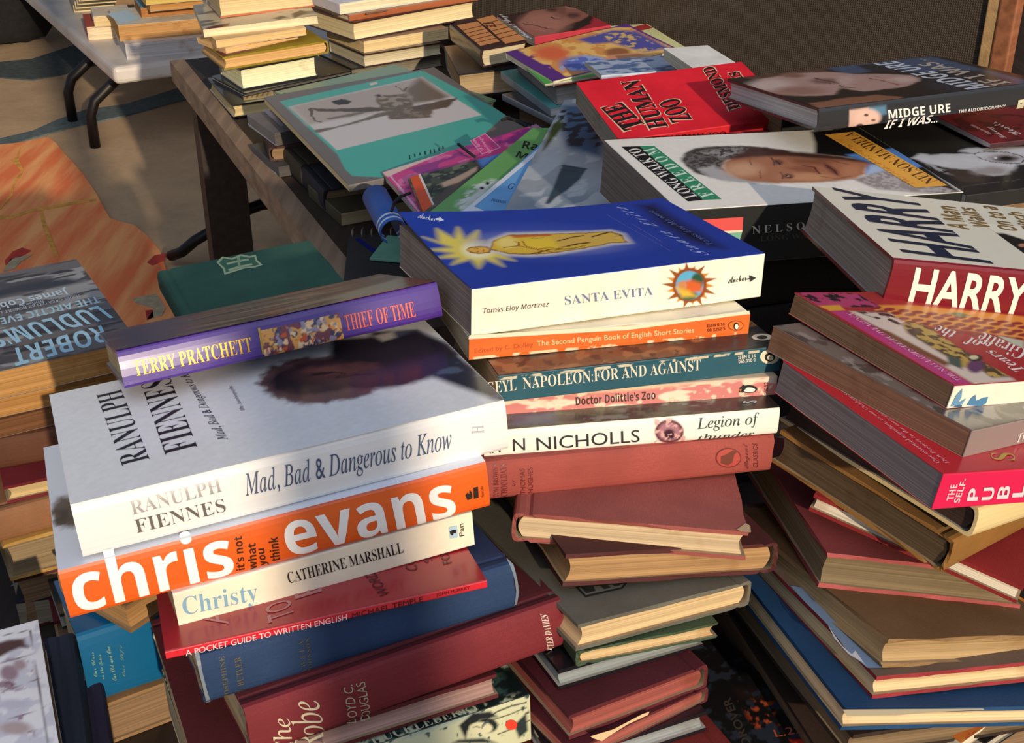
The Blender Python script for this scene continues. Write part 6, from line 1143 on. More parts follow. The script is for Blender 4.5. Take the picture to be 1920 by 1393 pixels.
book('paperback_book', 'thin teal covered book with pale edges, below the dark red boards',
     (0.0919, 1.7701, 0.5224), (0.0238, -0.0635, 0.3788), (160.0, 181.3, 11.7), 'pb', 'L', (76, 150, 144), (150, 160, 166), (76, 150, 144), (190, 194, 196), group='books at the back of the table')
book('hardback_book', 'thin black book with pale edges at the bottom of the picture book pile',
     (0.0888, 1.7419, 0.5116), (0.0066, -0.0599, 0.531), (160.0, 133.1, 9.4), 'hb', 'L', (44, 40, 42), (150, 154, 160), (44, 40, 42), (190, 192, 194), group='books at the back of the table')
book('paperback_book', 'paperback with a chimpanzee face, back of the table against the hessian',
     (0.0628, 1.9777, 0.5533), (0.014, -0.0372, 0.4279), (127.0, 137.2, 15.0), 'pb', 'F', (176, 40, 58), (176, 40, 58), (176, 40, 58), (226, 214, 188),
     [('pic', 'cover_picture', 'T', (0.3, 0.3, 126.7, 136.9), 1.1, [('fill', (176, 44, 60)), ('warp', 2, 6, 9), ('poly', [(-0.1, 145.0), (19.6, 147.3), (38.2, 150.4), (61.0, 151.1), (86.7, 172.3), (104.6, 176.4), (121.5, 189.0), (157.3, 167.3), (150.5, 126.5), (140.0, 89.4), (125.9, 55.8), (103.1, 22.1), (77.3, 4.6), (57.1, -9.0), (24.6, -15.1), (-8.6, -17.1), (-19.0, -1.8)], (38, 28, 28), 5), ('poly', [(2.6, 143.4), (35.6, 144.8), (27.1, 107.9), (7.0, 79.1), (-16.7, 3.1)], (60, 38, 40), 8), ('poly', [(10.8, 83.6), (31.0, 105.5), (50.5, 128.8), (77.2, 155.9), (99.6, 166.0), (119.3, 155.7), (121.8, 129.1), (128.5, 121.4), (136.4, 109.5), (133.9, 86.0), (123.4, 64.2), (98.1, 45.1), (77.3, 37.4), (67.0, 30.3), (48.0, 15.5), (29.3, 1.0), (9.5, -6.2), (-0.7, 3.0), (3.1, 42.0)], (150, 98, 84), 5), ('ell', 45.5, 61.6, 30.0, -17.8, -27.3, -56.6, (178, 122, 106), 0.8), ('ell', 15.0, 22.1, 19.1, -11.2, -9.5, -19.7, (166, 104, 92), 0.9), ('line', [(79.6, 157.4), (102.8, 158.2), (117.5, 144.9), (118.7, 119.4), (131.5, 110.2), (133.8, 87.5)], 4, (182, 128, 108)), ('ell', 92.0, 128.2, 9.9, -6.0, -7.6, -15.5, (104, 66, 60), 0.8), ('ell', 104.2, 79.9, 9.0, -5.4, -7.5, -14.9, (104, 66, 60), 0.8), ('ell', 100.0, 109.8, 5.8, -3.5, -15.1, -30.2, (128, 84, 74), 0.9), ('line', [(85.1, 130.9), (92.8, 130.6), (94.4, 119.6)], 2.4, (36, 24, 24)), ('line', [(98.5, 84.6), (105.0, 82.1), (107.6, 73.7)], 2.4, (36, 24, 24)), ('line', [(88.0, 142.1), (101.0, 140.1), (102.8, 126.0)], 1.6, (120, 78, 68)), ('line', [(69.5, 88.1), (69.4, 75.8), (76.7, 70.1)], 2.8, (74, 44, 42)), ('ell', 85.2, 94.0, 6.6, -4.0, -4.3, -8.6, (150, 100, 86), 0.9), ('line', [(16.7, 74.7), (18.1, 67.2), (24.1, 65.7), (29.6, 49.2), (36.3, 28.9), (40.6, 22.4)], 2.8, (86, 46, 46)), ('line', [(16.6, 39.2), (28.4, 19.3)], 2, (196, 140, 124)), ('warp', 0, 0, 0), ('noise', 6, 0.08, 5)], {'coat': 0.2}),
      ('t', 'title_lettering', 'T', 'Animal Days', (-4.33, -9.04), (14.96, 143.63), (-16.77, -6.9), (226, 222, 222), 'script')], group='books at the back of the table')
book('hardback_book', 'dark hardback with an orange tile grid on its cover, next to the chimpanzee paperback',
     (-0.0354, 1.9206, 0.537), (0.0446, -0.0826, 0.3554), (73.3, 141.0, 27.2), 'hb', 'L', (58, 40, 42), (52, 36, 38), (58, 40, 42), (206, 188, 150),
     [('p', 'cover_tiles', 'T', [(8.29, 128.54), (42.13, 129.15), (40.68, 90.17), (38.14, 19.43), (6.56, 15.28), (6.32, 67.41)], (206, 140, 86)),
      ('p', 'cover_tiles', 'T', [(43.79, 140.34), (73.29, 146.57), (72.81, 114.01), (75.0, 7.95), (41.64, 5.54), (45.23, 87.35)], (206, 140, 86)),
      ('p', 'tile_joints', 'T', [(6.98, 100.89), (41.3, 106.38), (41.12, 103.32), (6.84, 97.86)], (90, 52, 36)),
      ('p', 'tile_joints', 'T', [(6.92, 83.86), (41.0, 89.19), (40.81, 86.17), (6.78, 80.88)], (90, 52, 36)),
      ('p', 'tile_joints', 'T', [(6.86, 67.08), (40.7, 72.25), (40.51, 69.27), (6.72, 64.13)], (90, 52, 36)),
      ('p', 'tile_joints', 'T', [(6.81, 50.52), (40.4, 55.54), (40.22, 52.61), (6.67, 47.62)], (90, 52, 36)),
      ('p', 'tile_joints', 'T', [(6.75, 34.2), (40.11, 39.08), (39.93, 36.19), (6.61, 31.34)], (90, 52, 36)),
      ('p', 'tile_joints', 'T', [(42.19, 114.61), (73.77, 119.1), (73.54, 115.99), (42.0, 111.52)], (90, 52, 36)),
      ('p', 'tile_joints', 'T', [(41.1, 93.84), (73.97, 98.78), (73.73, 95.73), (40.91, 90.81)], (90, 52, 36)),
      ('p', 'tile_joints', 'T', [(40.02, 73.44), (74.16, 78.8), (73.93, 75.8), (39.84, 70.46)], (90, 52, 36)),
      ('p', 'tile_joints', 'T', [(38.96, 53.38), (74.35, 59.15), (74.12, 56.2), (38.78, 50.46)], (90, 52, 36)),
      ('p', 'tile_joints', 'T', [(37.92, 33.67), (74.54, 39.82), (74.31, 36.92), (37.75, 30.8)], (90, 52, 36)),
      ('t', 'title_lettering', 'T', 'ZI', (58.45, 87.0), (61.23, 113.17), (44.56, 91.69), (80, 44, 30), 'bold')], group='books at the back of the table')
book('hardback_book', 'black hardback with pale page edges under the tile grid hardback',
     (-0.0207, 1.9372, 0.491), (-0.0216, -0.0741, 0.1598), (140.0, 183.3, 36.3), 'hb', 'B', (34, 34, 40), (34, 34, 40), (34, 34, 40), (176, 150, 112), group='books at the back of the table')
# ------------------------------------------------------------------ big photo book and its pile
book('photo_book', 'large grey photo book with a teal panel and an upside down monochrome photograph',
     (-0.1419, 1.5379, 0.5405), (-0.002, -0.058, 0.4171), (240.6, 371.6, 8.1), 'pb', 'F', (108, 102, 98), (108, 102, 98), (108, 102, 98), (222, 200, 150),
     [('pic', 'cover_picture', 'T', (0.3, 0.3, 240.3, 371.3), 1.7, [('fill', (110, 104, 100)), ('poly', [(12.9, 340.1), (221.0, 364.7), (242.7, 126.7), (132.4, 15.1), (38.4, 3.1), (24.9, 13.5), (11.4, 24.5), (11.0, 50.2), (17.9, 100.5)], (76, 172, 156), 2), ('poly', [(17.0, 310.9), (209.7, 337.8), (215.6, 141.3), (21.9, 115.4)], (204, 197, 192), 1.5), ('warp', 2, 14, 5), ('poly', [(18.7, 309.8), (208.1, 334.8), (208.8, 242.1), (144.2, 222.4), (77.1, 223.8), (18.6, 224.7)], (176, 164, 154), 12), ('poly', [(205.4, 334.7), (208.0, 233.5), (195.8, 228.1), (158.6, 234.9), (167.8, 288.2)], (112, 100, 86), 12), ('warp', 3, 8, 6), ('poly', [(38.4, 289.7), (63.0, 270.8), (96.5, 254.0), (145.2, 225.3), (142.2, 216.8), (92.4, 234.1), (71.5, 251.3), (42.4, 270.5)], (86, 74, 62), 3), ('line', [(38.6, 287.8), (30.0, 236.2), (34.3, 226.8)], 3.5, (86, 74, 62)), ('poly', [(45.8, 237.6), (84.0, 237.9), (95.3, 235.6), (90.1, 227.1), (48.0, 229.4)], (120, 108, 96), 3), ('poly', [(18.1, 203.2), (48.1, 199.0), (86.6, 209.2), (109.7, 221.0), (128.6, 219.7), (148.2, 219.8), (144.1, 208.7), (104.1, 204.4), (63.4, 195.6), (19.8, 189.4)], (112, 100, 88), 4), ('poly', [(127.2, 294.8), (141.5, 285.3), (164.3, 278.4), (162.5, 245.7), (153.0, 221.0), (193.4, 209.1), (189.4, 192.6), (169.6, 191.9), (157.4, 166.2), (137.1, 176.1), (112.5, 187.3), (117.6, 215.8), (117.9, 238.0)], (106, 92, 76), 4), ('mask', [(127.2, 294.8), (171.9, 271.5), (153.0, 221.0), (124.4, 235.5)], 3, (158, 144, 128), 9, 0.5, 5), ('mask', [(122.0, 228.5), (187.6, 206.9), (157.4, 166.2), (112.5, 187.3)], 3, (136, 122, 106), 9, 0.55, 7), ('poly', [(151.4, 222.0), (214.5, 224.6), (212.7, 216.8), (189.4, 192.6), (150.4, 199.4)], (92, 80, 70), 5), ('poly', [(71.6, 300.8), (85.5, 304.2), (95.3, 286.8), (87.5, 277.6), (73.9, 281.2)], (44, 38, 34), 3), ('line', [(166.8, 317.5), (165.8, 289.6), (176.3, 303.4)], 2, (90, 80, 70)), ('poly', [(129.3, 297.2), (136.2, 295.3), (132.9, 281.8), (127.3, 283.7)], (50, 44, 40), 3), ('warp', 0, 0, 0)], {'coat': 0.15}),
      ('p', 'worn_patch', 'T', [(138.44, 349.07), (149.79, 350.34), (148.21, 339.51), (137.09, 337.2)], (206, 190, 176)),
      ('p', 'printed_letters', 'T', [(88.71, 53.85), (90.23, 54.17), (85.64, 39.86), (83.97, 39.65)], (26, 50, 50)),
      ('p', 'printed_letters', 'T', [(94.92, 53.77), (96.46, 54.09), (93.7, 44.92), (92.01, 44.71)], (26, 50, 50)),
      ('p', 'printed_letters', 'T', [(101.63, 54.68), (103.17, 55.0), (100.56, 46.33), (98.87, 46.12)], (26, 50, 50)),
      ('p', 'printed_letters', 'T', [(108.56, 56.12), (110.1, 56.44), (106.28, 44.62), (104.58, 44.41)], (26, 50, 50)),
      ('p', 'printed_letters', 'T', [(115.8, 58.05), (117.36, 58.37), (112.97, 45.2), (111.27, 44.99)], (26, 50, 50)),
      ('p', 'printed_letters', 'T', [(120.19, 57.22), (121.74, 57.54), (117.82, 45.68), (116.12, 45.47)], (26, 50, 50)),
      ('p', 'printed_letters', 'T', [(126.2, 57.67), (127.76, 57.99), (124.79, 48.72), (123.08, 48.51)], (26, 50, 50)),
      ('p', 'printed_letters', 'T', [(132.37, 60.35), (133.94, 60.67), (131.34, 52.41), (129.61, 52.2)], (26, 50, 50))], group='books at the back of the table')
book('hardback_book', 'pale green cloth book, its far edge showing behind the large grey photo book',
     (-0.1716, 1.6735, 0.5149), (-0.0244, -0.037, 0.6436), (191.7, 250.2, 24.5), 'hb', 'B', (124, 152, 112), (124, 152, 112), (110, 138, 100), (196, 172, 132), group='books at the back of the table')
book('paperback_book', 'grey paperback with a pale stripe, below the photo book at the table edge',
     (-0.2459, 1.6977, 0.4942), (-0.0267, -0.0274, 0.5243), (200.0, 105.5, 16.6), 'pb', 'L', (104, 104, 106), (104, 104, 106), (104, 104, 106), (90, 84, 80),
     [('p', 'cover_stripe', 'T', [(25.43, 112.28), (32.54, 112.67), (23.68, 25.94), (17.38, 23.05)], (150, 152, 166)),
      ('p', 'edge_strip', 'L', [(-0.89, 5.26), (105.77, 2.19), (105.07, 0.16), (-1.19, 3.07)], (170, 174, 190))], group='books at the back of the table')
book('hardback_book', 'brown book recessed between two grey books at the table edge',
     (-0.2335, 1.678, 0.4754), (-0.0208, -0.0293, 0.2622), (200.0, 119.7, 19.3), 'cl', 'L', (74, 50, 42), (74, 50, 42), (74, 50, 42), (140, 112, 84), group='books at the back of the table')
book('paperback_book', 'dark grey paperback with a white label on its edge, lowest at the table edge',
     (-0.2384, 1.6705, 0.4614), (-0.0364, -0.0248, 0.4845), (200.0, 118.6, 13.8), 'pb', 'L', (64, 66, 66), (76, 78, 80), (64, 66, 66), (84, 80, 78),
     [('p', 'white_label', 'L', [(46.19, 0.8), (107.38, 2.23), (106.42, -0.26), (48.29, -1.31)], (196, 200, 220))], group='books at the back of the table')
book('hardback_book', 'dull olive brown book standing low behind the grey books',
     (-0.2153, 1.6258, 0.4605), (0.0, -0.0, 0.4538), (170.0, 120.0, 30.0), 'cl', 'L', (62, 54, 40), (62, 54, 40), (62, 54, 40), (196, 172, 132), group='books at the back of the table')
book('hardback_book', 'dark slate book under the near corner of the large photo book',
     (-0.1657, 1.5472, 0.4605), (0.0, -0.0, 0.4189), (190.0, 130.0, 28.0), 'cl', 'L', (44, 42, 50), (44, 42, 50), (44, 42, 50), (140, 112, 84), group='books at the back of the table')
book('paperback_book', 'drab brown paperback lying at the table edge below the photo book',
     (-0.1599, 1.4881, 0.4605), (0.0, -0.0, 0.4887), (150.0, 110.0, 16.0), 'pb', 'L', (78, 68, 46), (78, 68, 46), (78, 68, 46), (196, 172, 132), group='books at the back of the table')
# ------------------------------------------------------------------ leaflets and folded maps in the middle
book('folded_map', 'magenta folded map with worn white edges and a black elastic band round it',
     (-0.0307, 1.3037, 0.5608), (-0.0481, -0.1925, 0.3463), (185.0, 155.1, 8.0), 'pb', 'F', (204, 62, 130), (210, 90, 110), (204, 62, 130), (226, 214, 188),
     [('pic', 'cover_picture', 'T', (0.3, 0.3, 184.7, 154.8), 1.3, [('fill', (204, 62, 130)), ('blot', (220, 110, 160), 14, 0.6, 3), ('blot', (150, 50, 130), 16, 0.62, 4), ('poly', [(-2.6, 152.1), (23.3, 155.0), (94.2, 170.9), (92.7, 163.4), (22.8, 141.3), (1.5, 133.8)], (226, 196, 180), 2), ('line', [(4.5, 136.0), (1.3, 9.3)], 1.8, (226, 180, 196)), ('line', [(9.3, 139.1), (91.9, 158.2)], 1.2, (236, 190, 200)), ('poly', [(170.5, 194.5), (187.3, 212.0), (194.4, 179.1), (189.3, 138.8), (175.4, 142.4)], (176, 120, 150), 6), ('mask', [(170.5, 194.5), (187.3, 212.0), (194.4, 179.1), (189.3, 138.8), (175.4, 142.4)], 4, (214, 206, 206), 6, 0.55, 6)]),
      ('p', 'title_box', 'T', [(108.49, 167.56), (130.25, 177.08), (128.03, 114.57), (104.25, 112.01)], (232, 150, 184)),
      ('p', 'title_box', 'T', [(109.17, 165.52), (128.77, 173.69), (126.8, 117.17), (105.6, 114.58)], (206, 66, 134)),
      ('t', 'title_lettering', 'T', 'Landranger', (115.97, 110.5), (123.67, 175.18), (111.58, 109.59), (236, 190, 210), 'sans'),
      ('t', 'title_lettering', 'T', 'of Great', (111.04, 124.96), (114.39, 170.14), (106.34, 123.17), (236, 190, 210), 'sans')], group='books at the back of the table')
book('folded_map', 'folded map with an orange spine strip and a wooded river photograph',
     (-0.0262, 1.254, 0.5692), (-0.0218, -0.1972, 0.2107), (150.0, 117.7, 5.0), 'pb', 'L', (70, 80, 66), (214, 82, 40), (70, 80, 66), (226, 214, 188),
     [('pic', 'cover_picture', 'T', (0.3, 0.3, 149.7, 117.4), 1.2, [('fill', (62, 72, 58)), ('blot', (34, 42, 36), 8, 0.5, 3), ('blot', (110, 112, 90), 8, 0.64, 4), ('poly', [(29.8, 75.6), (49.0, 82.9), (72.6, 96.4), (70.3, 84.0), (45.5, 62.8), (30.4, 61.4)], (176, 150, 130), 4), ('poly', [(76.9, 127.2), (116.7, 138.7), (115.2, 124.5), (77.1, 87.9)], (72, 120, 190), 5), ('poly', [(10.1, 25.4), (39.6, 63.0), (63.2, 62.0), (19.1, 10.0)], (80, 70, 66), 8)]),
      ('p', 'orange_strip', 'T', [(2.85, 117.68), (12.28, 119.42), (12.5, 20.72), (0.86, 8.2)], (218, 84, 42)),
      ('p', 'worn_edge', 'T', [(12.28, 119.42), (14.78, 119.74), (14.27, 21.01), (12.38, 19.97)], (222, 214, 204))], group='books at the back of the table')
book('leaflet', 'green leaflet with black serif lettering and a white tree print',
     (0.0128, 1.2503, 0.583), (0.1133, -0.1632, -0.5112), (100.0, 225.2, 1.5), 'pb', 'L', (104, 166, 94), (104, 166, 94), (104, 166, 94), (226, 214, 188),
     [('pic', 'cover_picture', 'T', (0.3, 0.3, 99.7, 224.9), 1.3, [('fill', (104, 166, 94)), ('noise', 40, 0.08, 3), ('mask', [(16.9, 31.1), (13.0, 71.5), (24.8, 85.7), (36.4, 82.5), (33.7, 58.5), (45.6, 9.8), (28.9, 5.8)], 8, (206, 214, 204), 5, 0.42, 4), ('poly', [(26.5, 31.6), (24.7, 68.4), (34.2, 80.7), (35.4, 38.5), (38.2, 6.3)], (204, 208, 202), 8), ('ell', 26.8, 63.4, 2.6, 0.0, 1.9, -3.4, (20, 24, 22), 0.3), ('ell', 26.9, 74.7, 2.6, 0.0, 1.9, -3.4, (20, 24, 22), 0.3)]),
      ('t', 'title_lettering', 'T', 'Ra', (17.72, 167.12), (39.72, 160.16), (9.77, 187.72), (24, 34, 28), 'bold'),
      ('t', 'title_lettering', 'T', 'M', (22.55, 143.7), (38.93, 136.36), (18.48, 158.74), (24, 34, 28), 'bold')], group='books at the back of the table')
book('leaflet', 'light blue leaflet with fine dark serif text, partly under the tower print',
     (0.0376, 1.213, 0.5898), (0.1083, -0.1665, -0.481), (100.0, 187.6, 1.5), 'pb', 'L', (104, 164, 214), (220, 226, 232), (104, 164, 214), (226, 214, 188),
     [('p', 'white_margin', 'T', [(-2.58, 4.37), (4.43, 178.31), (11.69, 166.59), (4.44, 17.22), (26.73, 4.43)], (222, 228, 234)),
      ('t', 'title_lettering', 'T', 'G', (19.54, 59.86), (26.81, 57.88), (15.02, 73.34), (40, 60, 110), 'lightit'),
      ('t', 'title_lettering', 'T', 'INVERNESS', (16.17, 30.27), (35.21, 24.77), (14.36, 36.08), (40, 60, 110), 'serif')], group='books at the back of the table')
book('leaflet', 'pale blue print of a dark stone tower, seen upside down beside the red paperback',
     (0.0789, 1.2675, 0.6016), (0.0646, -0.1877, -0.2343), (112.0, 314.3, 1.5), 'pb', 'L', (150, 170, 186), (150, 170, 186), (150, 170, 186), (226, 214, 188),
     [('pic', 'cover_picture', 'T', (0.3, 0.3, 111.7, 314.0), 1.2, [('fill', (158, 164, 168)), ('poly', [(-2.1, 7.7), (31.6, 55.5), (88.0, 15.6), (93.5, -16.9), (-1.3, 4.4)], (134, 150, 162), 30), ('poly', [(5.5, 168.0), (14.7, 213.6), (29.4, 161.1), (33.2, 118.5), (8.5, 125.2)], (206, 204, 196), 14), ('blot', (184, 190, 192), 24, 0.56, 4), ('poly', [(1.8, 295.9), (25.9, 287.7), (65.7, 181.8), (75.7, 121.5), (59.3, 133.5), (34.1, 159.7), (17.1, 217.0)], (70, 100, 130), 12), ('mask', [(-2.2, 283.7), (28.4, 273.4), (65.7, 181.8), (69.6, 149.5), (33.3, 163.8), (12.9, 222.4)], 5, (34, 48, 60), 9, 0.48, 5), ('poly', [(1.2, 234.5), (7.6, 249.6), (15.4, 225.8), (8.7, 167.1), (6.5, 156.1)], (70, 84, 40), 5), ('poly', [(37.4, 111.9), (64.9, 93.7), (62.5, 68.2), (55.6, 46.2), (46.7, 28.6), (43.0, 13.3), (38.6, 15.0), (39.0, 53.7), (37.6, 81.5)], (60, 78, 88), 3), ('line', [(36.4, 109.6), (65.1, 92.6)], 2, (44, 58, 70)), ('line', [(37.0, 99.4), (62.5, 83.8)], 1.5, (44, 58, 70)), ('noise', 10, 0.06, 9)])], group='books at the back of the table')
book('folded_map', 'dark magenta folded map corner showing between the tower print and the thick white paperback',
     (0.0873, 1.2414, 0.564), (0.0, -0.0, 0.4189), (120.0, 60.0, 4.0), 'pb', 'F', (170, 44, 100), (170, 44, 100), (170, 44, 100), (226, 214, 188),
     [('p', 'white_line', 'T', [(11.36, -2.21), (53.9, 22.9), (52.04, 19.3), (15.12, -3.88)], (226, 170, 190))], group='books at the back of the table')
tag(tube('elastic_band', [(-0.0115, 1.4312, 0.58), (-0.0035, 1.4403, 0.58), (0.0076, 1.4233, 0.58), (0.0216, 1.4035, 0.58), (0.0371, 1.3948, 0.58), (0.0388, 1.3994, 0.58), (0.0249, 1.4128, 0.58), (0.0076, 1.4286, 0.58), (-0.0067, 1.4382, 0.58)], 0.0018, mat('fabric', (22,20,22)), None, 8), 'black elastic loop knotted round the far end of the magenta map', 'elastic band')
tag(tube('elastic_band', [(-0.0593, 1.3623, 0.574), (-0.0535, 1.3493, 0.574), (-0.0453, 1.3305, 0.574), (-0.0398, 1.3189, 0.574)], 0.0016, mat('fabric', (22,20,22)), None, 8), 'thin black elastic band across the middle of the magenta map', 'elastic band')
tag(tube('elastic_band', [(-0.1027, 1.2244, 0.568), (-0.1117, 1.2144, 0.568), (-0.1162, 1.2007, 0.568), (-0.1174, 1.174, 0.568)], 0.0016, mat('fabric', (22,20,22)), None, 8), 'short black elastic strand hanging off the near end of the magenta map', 'elastic band')
roll = thing('rolled_brochure', 'curled blue brochure with two white bands, wedged beside the folded maps', 'brochure', (-0.1314, 1.2366, 0.523), (0, 0, 0))
rv, rf = [], []
for i, f in enumerate((0, .8, .84, .9, .94, 1.0)):
    for j in range(25):
        a = math.radians(-60 + 300 * j / 24)
        rv.append((0.0257 * (f - .5) + .013 * math.cos(a), -0.0837 * (f - .5) + .006 * math.cos(a), .018 + -0.0060 * (f - .5) + .013 * math.sin(a)))
rq = [(i * 25 + j, i * 25 + j + 1, i * 25 + 26 + j, i * 25 + 25 + j) for i in range(5) for j in range(24)]
o = mesh('cover', rv, rq, roll, [mat('paper', (44, 96, 176)), mat('paper', (206, 214, 226))], [1 if i in (1, 3) else 0 for i in range(5) for j in range(24)], True)
sm = o.modifiers.new('thickness', 'SOLIDIFY'); sm.thickness = .0012
book('spiral_notebook', 'grey spiral bound notebook with a dark blue page, low beside the centre stack',
     (-0.1032, 1.2626, 0.461), (0.0, -0.0, 0.0698), (150.0, 180.0, 12.0), 'pb', 'R', (52, 50, 50), (70, 66, 62), (92, 86, 82), (88, 82, 78),
     [('p', 'blue_page', 'T', [(7.05, 165.62), (11.52, 169.37), (47.89, 104.12), (42.01, 100.77)], (16, 26, 110))], group='books at the back of the table')
nb = [o for o in bpy.data.objects if o.name.startswith('spiral_notebook')][0]
for i in range(14):
    cx = -.07 + .14 * i / 13
    tube('spiral_ring', [(cx + .001 * math.sin(k), .090 + .007 * math.cos(k * math.pi / 6), .012 + .007 * math.sin(k * math.pi / 6)) for k in range(12)], .0009, mat('metal', (120, 112, 104)), nb, 6, True)
book('paperback_book', 'mint green booklet corner between the spiral notebook and the blue paperback',
     (-0.0972, 1.293, 0.474), (0.0, -0.0, -0.2094), (100.0, 66.0, 3.0), 'pb', 'F', (120, 178, 150), (120, 178, 150), (120, 178, 150), (226, 214, 188), group='books at the back of the table')
# ------------------------------------------------------------------ far piles on the wooden table
book('hardback_book', 'orange boarded book at the top of the pale pile by the table corner',
     (-0.3981, 2.0538, 0.576), (0.0, -0.0313, 0.3896), (146.9, 120.0, 32.0), 'hb', 'B', (196, 104, 56), (196, 104, 56), (196, 104, 56), (224, 196, 146), group='books at the back of the table')
book('magazine', 'wide cream magazine with a dark drawing, second in the pile by the table corner',
     (-0.4008, 2.0174, 0.5633), (0.0043, -0.0526, 0.3031), (171.4, 170.0, 11.7), 'pb', 'L', (206, 190, 156), (206, 190, 156), (206, 190, 156), (240, 222, 180),
     [('pic', 'cover_picture', 'T', (0.3, 0.3, 171.1, 169.7), 2.2, [('fill', (204, 188, 154)), ('blot', (120, 110, 90), 20, 0.6, 3, 2, 1), ('poly', [(1.5, 0.2), (9.6, 13.7), (40.5, 21.2), (38.6, 4.1), (7.7, -6.1)], (110, 52, 44), 4), ('poly', [(105.0, 17.1), (120.3, 26.3), (128.2, 13.8), (112.8, 3.5)], (52, 46, 40), 5), ('poly', [(136.5, 31.3), (153.4, 47.8), (161.9, 30.2), (139.4, 4.6), (134.9, -14.7)], (46, 40, 36), 5)])], group='books at the back of the table')
book('paperback_book', 'slim tan paperback, third in the pile by the table corner',
     (-0.3929, 1.961, 0.5514), (-0.0004, -0.043, 0.4208), (137.3, 100.0, 11.3), 'pb', 'B', (216, 176, 120), (216, 176, 120), (216, 176, 120), (232, 190, 130), group='books at the back of the table')
book('paperback_book', 'small tan paperback tapering to its spine, fourth in the pile by the table corner',
     (-0.4028, 1.9604, 0.5416), (-0.0085, -0.036, 0.6849), (122.8, 90.0, 9.5), 'pb', 'B', (210, 170, 116), (210, 170, 116), (210, 170, 116), (230, 186, 126), group='books at the back of the table')
book('hardback_book', 'book with a mustard and wine cover under the two tan paperbacks',
     (-0.3788, 1.9608, 0.5232), (-0.0012, -0.0343, 0.4891), (164.8, 120.0, 19.2), 'cl', 'R', (160, 136, 36), (160, 136, 36), (150, 128, 60), (220, 172, 110),
     [('p', 'wine_panel', 'T', [(1.42, 38.49), (19.91, 50.66), (41.6, 20.06), (61.84, 12.3), (1.89, 2.86)], (96, 26, 44))], worn=0.5, group='books at the back of the table')
book('hardback_book', 'fat black boarded book with bright cream page edges, by the table corner',
     (-0.3737, 1.9492, 0.4904), (-0.0028, -0.0336, 0.5314), (120.5, 100.0, 32.7), 'hb', 'B', (30, 30, 30), (30, 30, 30), (30, 30, 30), (250, 236, 190), bulge=2, group='books at the back of the table')
book('hardback_book', 'flat black book under the fat bright cream block',
     (-0.356, 1.9626, 0.4854), (-0.0059, -0.0347, 0.6139), (180.0, 120.0, 5.8), 'hb', 'R', (30, 29, 30), (30, 29, 30), (30, 29, 30), (80, 74, 66), group='books at the back of the table')
book('hardback_book', 'dark book with a rope pattern band at the very corner of the wooden table',
     (-0.3625, 1.9328, 0.4643), (-0.0004, -0.0393, 0.4224), (170.0, 160.0, 20.4), 'hb', 'R', (44, 40, 38), (44, 40, 38), (44, 40, 38), (206, 182, 130),
     [('p', 'rope_band', 'T', [(27.69, 45.26), (73.85, 44.47), (64.01, 4.95), (21.02, 12.42)], (196, 164, 108)),
      ('p', 'rope_band', 'T', [(25.66, 20.06), (34.95, 43.57), (37.61, 43.05), (28.64, 19.84)], (150, 112, 64)),
      ('p', 'rope_band', 'T', [(33.17, 19.75), (42.57, 43.29), (45.23, 42.76), (36.16, 19.53)], (150, 112, 64)),
      ('p', 'rope_band', 'T', [(40.71, 19.43), (50.2, 43.0), (52.87, 42.47), (43.71, 19.22)], (150, 112, 64)),
      ('p', 'rope_band', 'T', [(48.26, 19.12), (57.86, 42.71), (60.53, 42.18), (51.27, 18.9)], (150, 112, 64)),
      ('p', 'rope_band', 'T', [(55.84, 18.8), (65.53, 42.42), (68.21, 41.89), (58.85, 18.58)], (150, 112, 64))], group='books at the back of the table')
book('paperback_book', 'white topped book at the top of the far middle pile',
     (-0.2314, 2.1629, 0.5617), (-0.0008, -0.004, 0.6261), (200.0, 140.0, 16.8), 'pb', 'L', (232, 226, 232), (232, 226, 232), (232, 226, 232), (238, 224, 186), group='books at the back of the table')
book('hardback_book', 'black book with a rust spine, second in the far middle pile',
     (-0.2102, 2.1913, 0.5518), (-0.0004, -0.0043, 0.6396), (250.0, 180.0, 10.0), 'hb', 'F', (40, 34, 34), (176, 102, 66), (40, 34, 34), (236, 220, 180),
     [('p', 'red_marks', 'T', [(28.84, -3.37), (69.56, -2.86), (65.45, -12.35), (24.28, -13.89)], (120, 50, 44))], group='books at the back of the table')
book('hardback_book', 'thick cream edged book with dark brown boards, widest in the far middle pile',
     (-0.2079, 2.1788, 0.5217), (0.0003, -0.0035, 0.6956), (242.7, 160.0, 30.1), 'hb', 'B', (64, 42, 42), (64, 42, 42), (64, 42, 42), (238, 216, 166), group='books at the back of the table')
book('paperback_book', 'cream edged paperback below the widest book of the far middle pile',
     (-0.2059, 2.1326, 0.5035), (0.0016, 0.0037, 0.6355), (162.0, 120.0, 18.2), 'pb', 'B', (120, 90, 70), (120, 90, 70), (120, 90, 70), (232, 202, 146), group='books at the back of the table')
book('hardback_book', 'pale edged book with a dark brown cover, fifth in the far middle pile',
     (-0.2095, 2.1176, 0.4816), (0.0013, 0.0071, 0.6124), (145.4, 120.0, 21.9), 'hb', 'B', (60, 44, 42), (60, 44, 42), (60, 44, 42), (206, 192, 156), group='books at the back of the table')
book('hardback_book', 'dark edged grey book at the foot of the far middle pile',
     (-0.2196, 2.1206, 0.4605), (0.0008, 0.007, 0.6021), (170.0, 120.0, 21.3), 'hb', 'B', (40, 40, 38), (40, 40, 38), (40, 40, 38), (130, 122, 104), group='books at the back of the table')
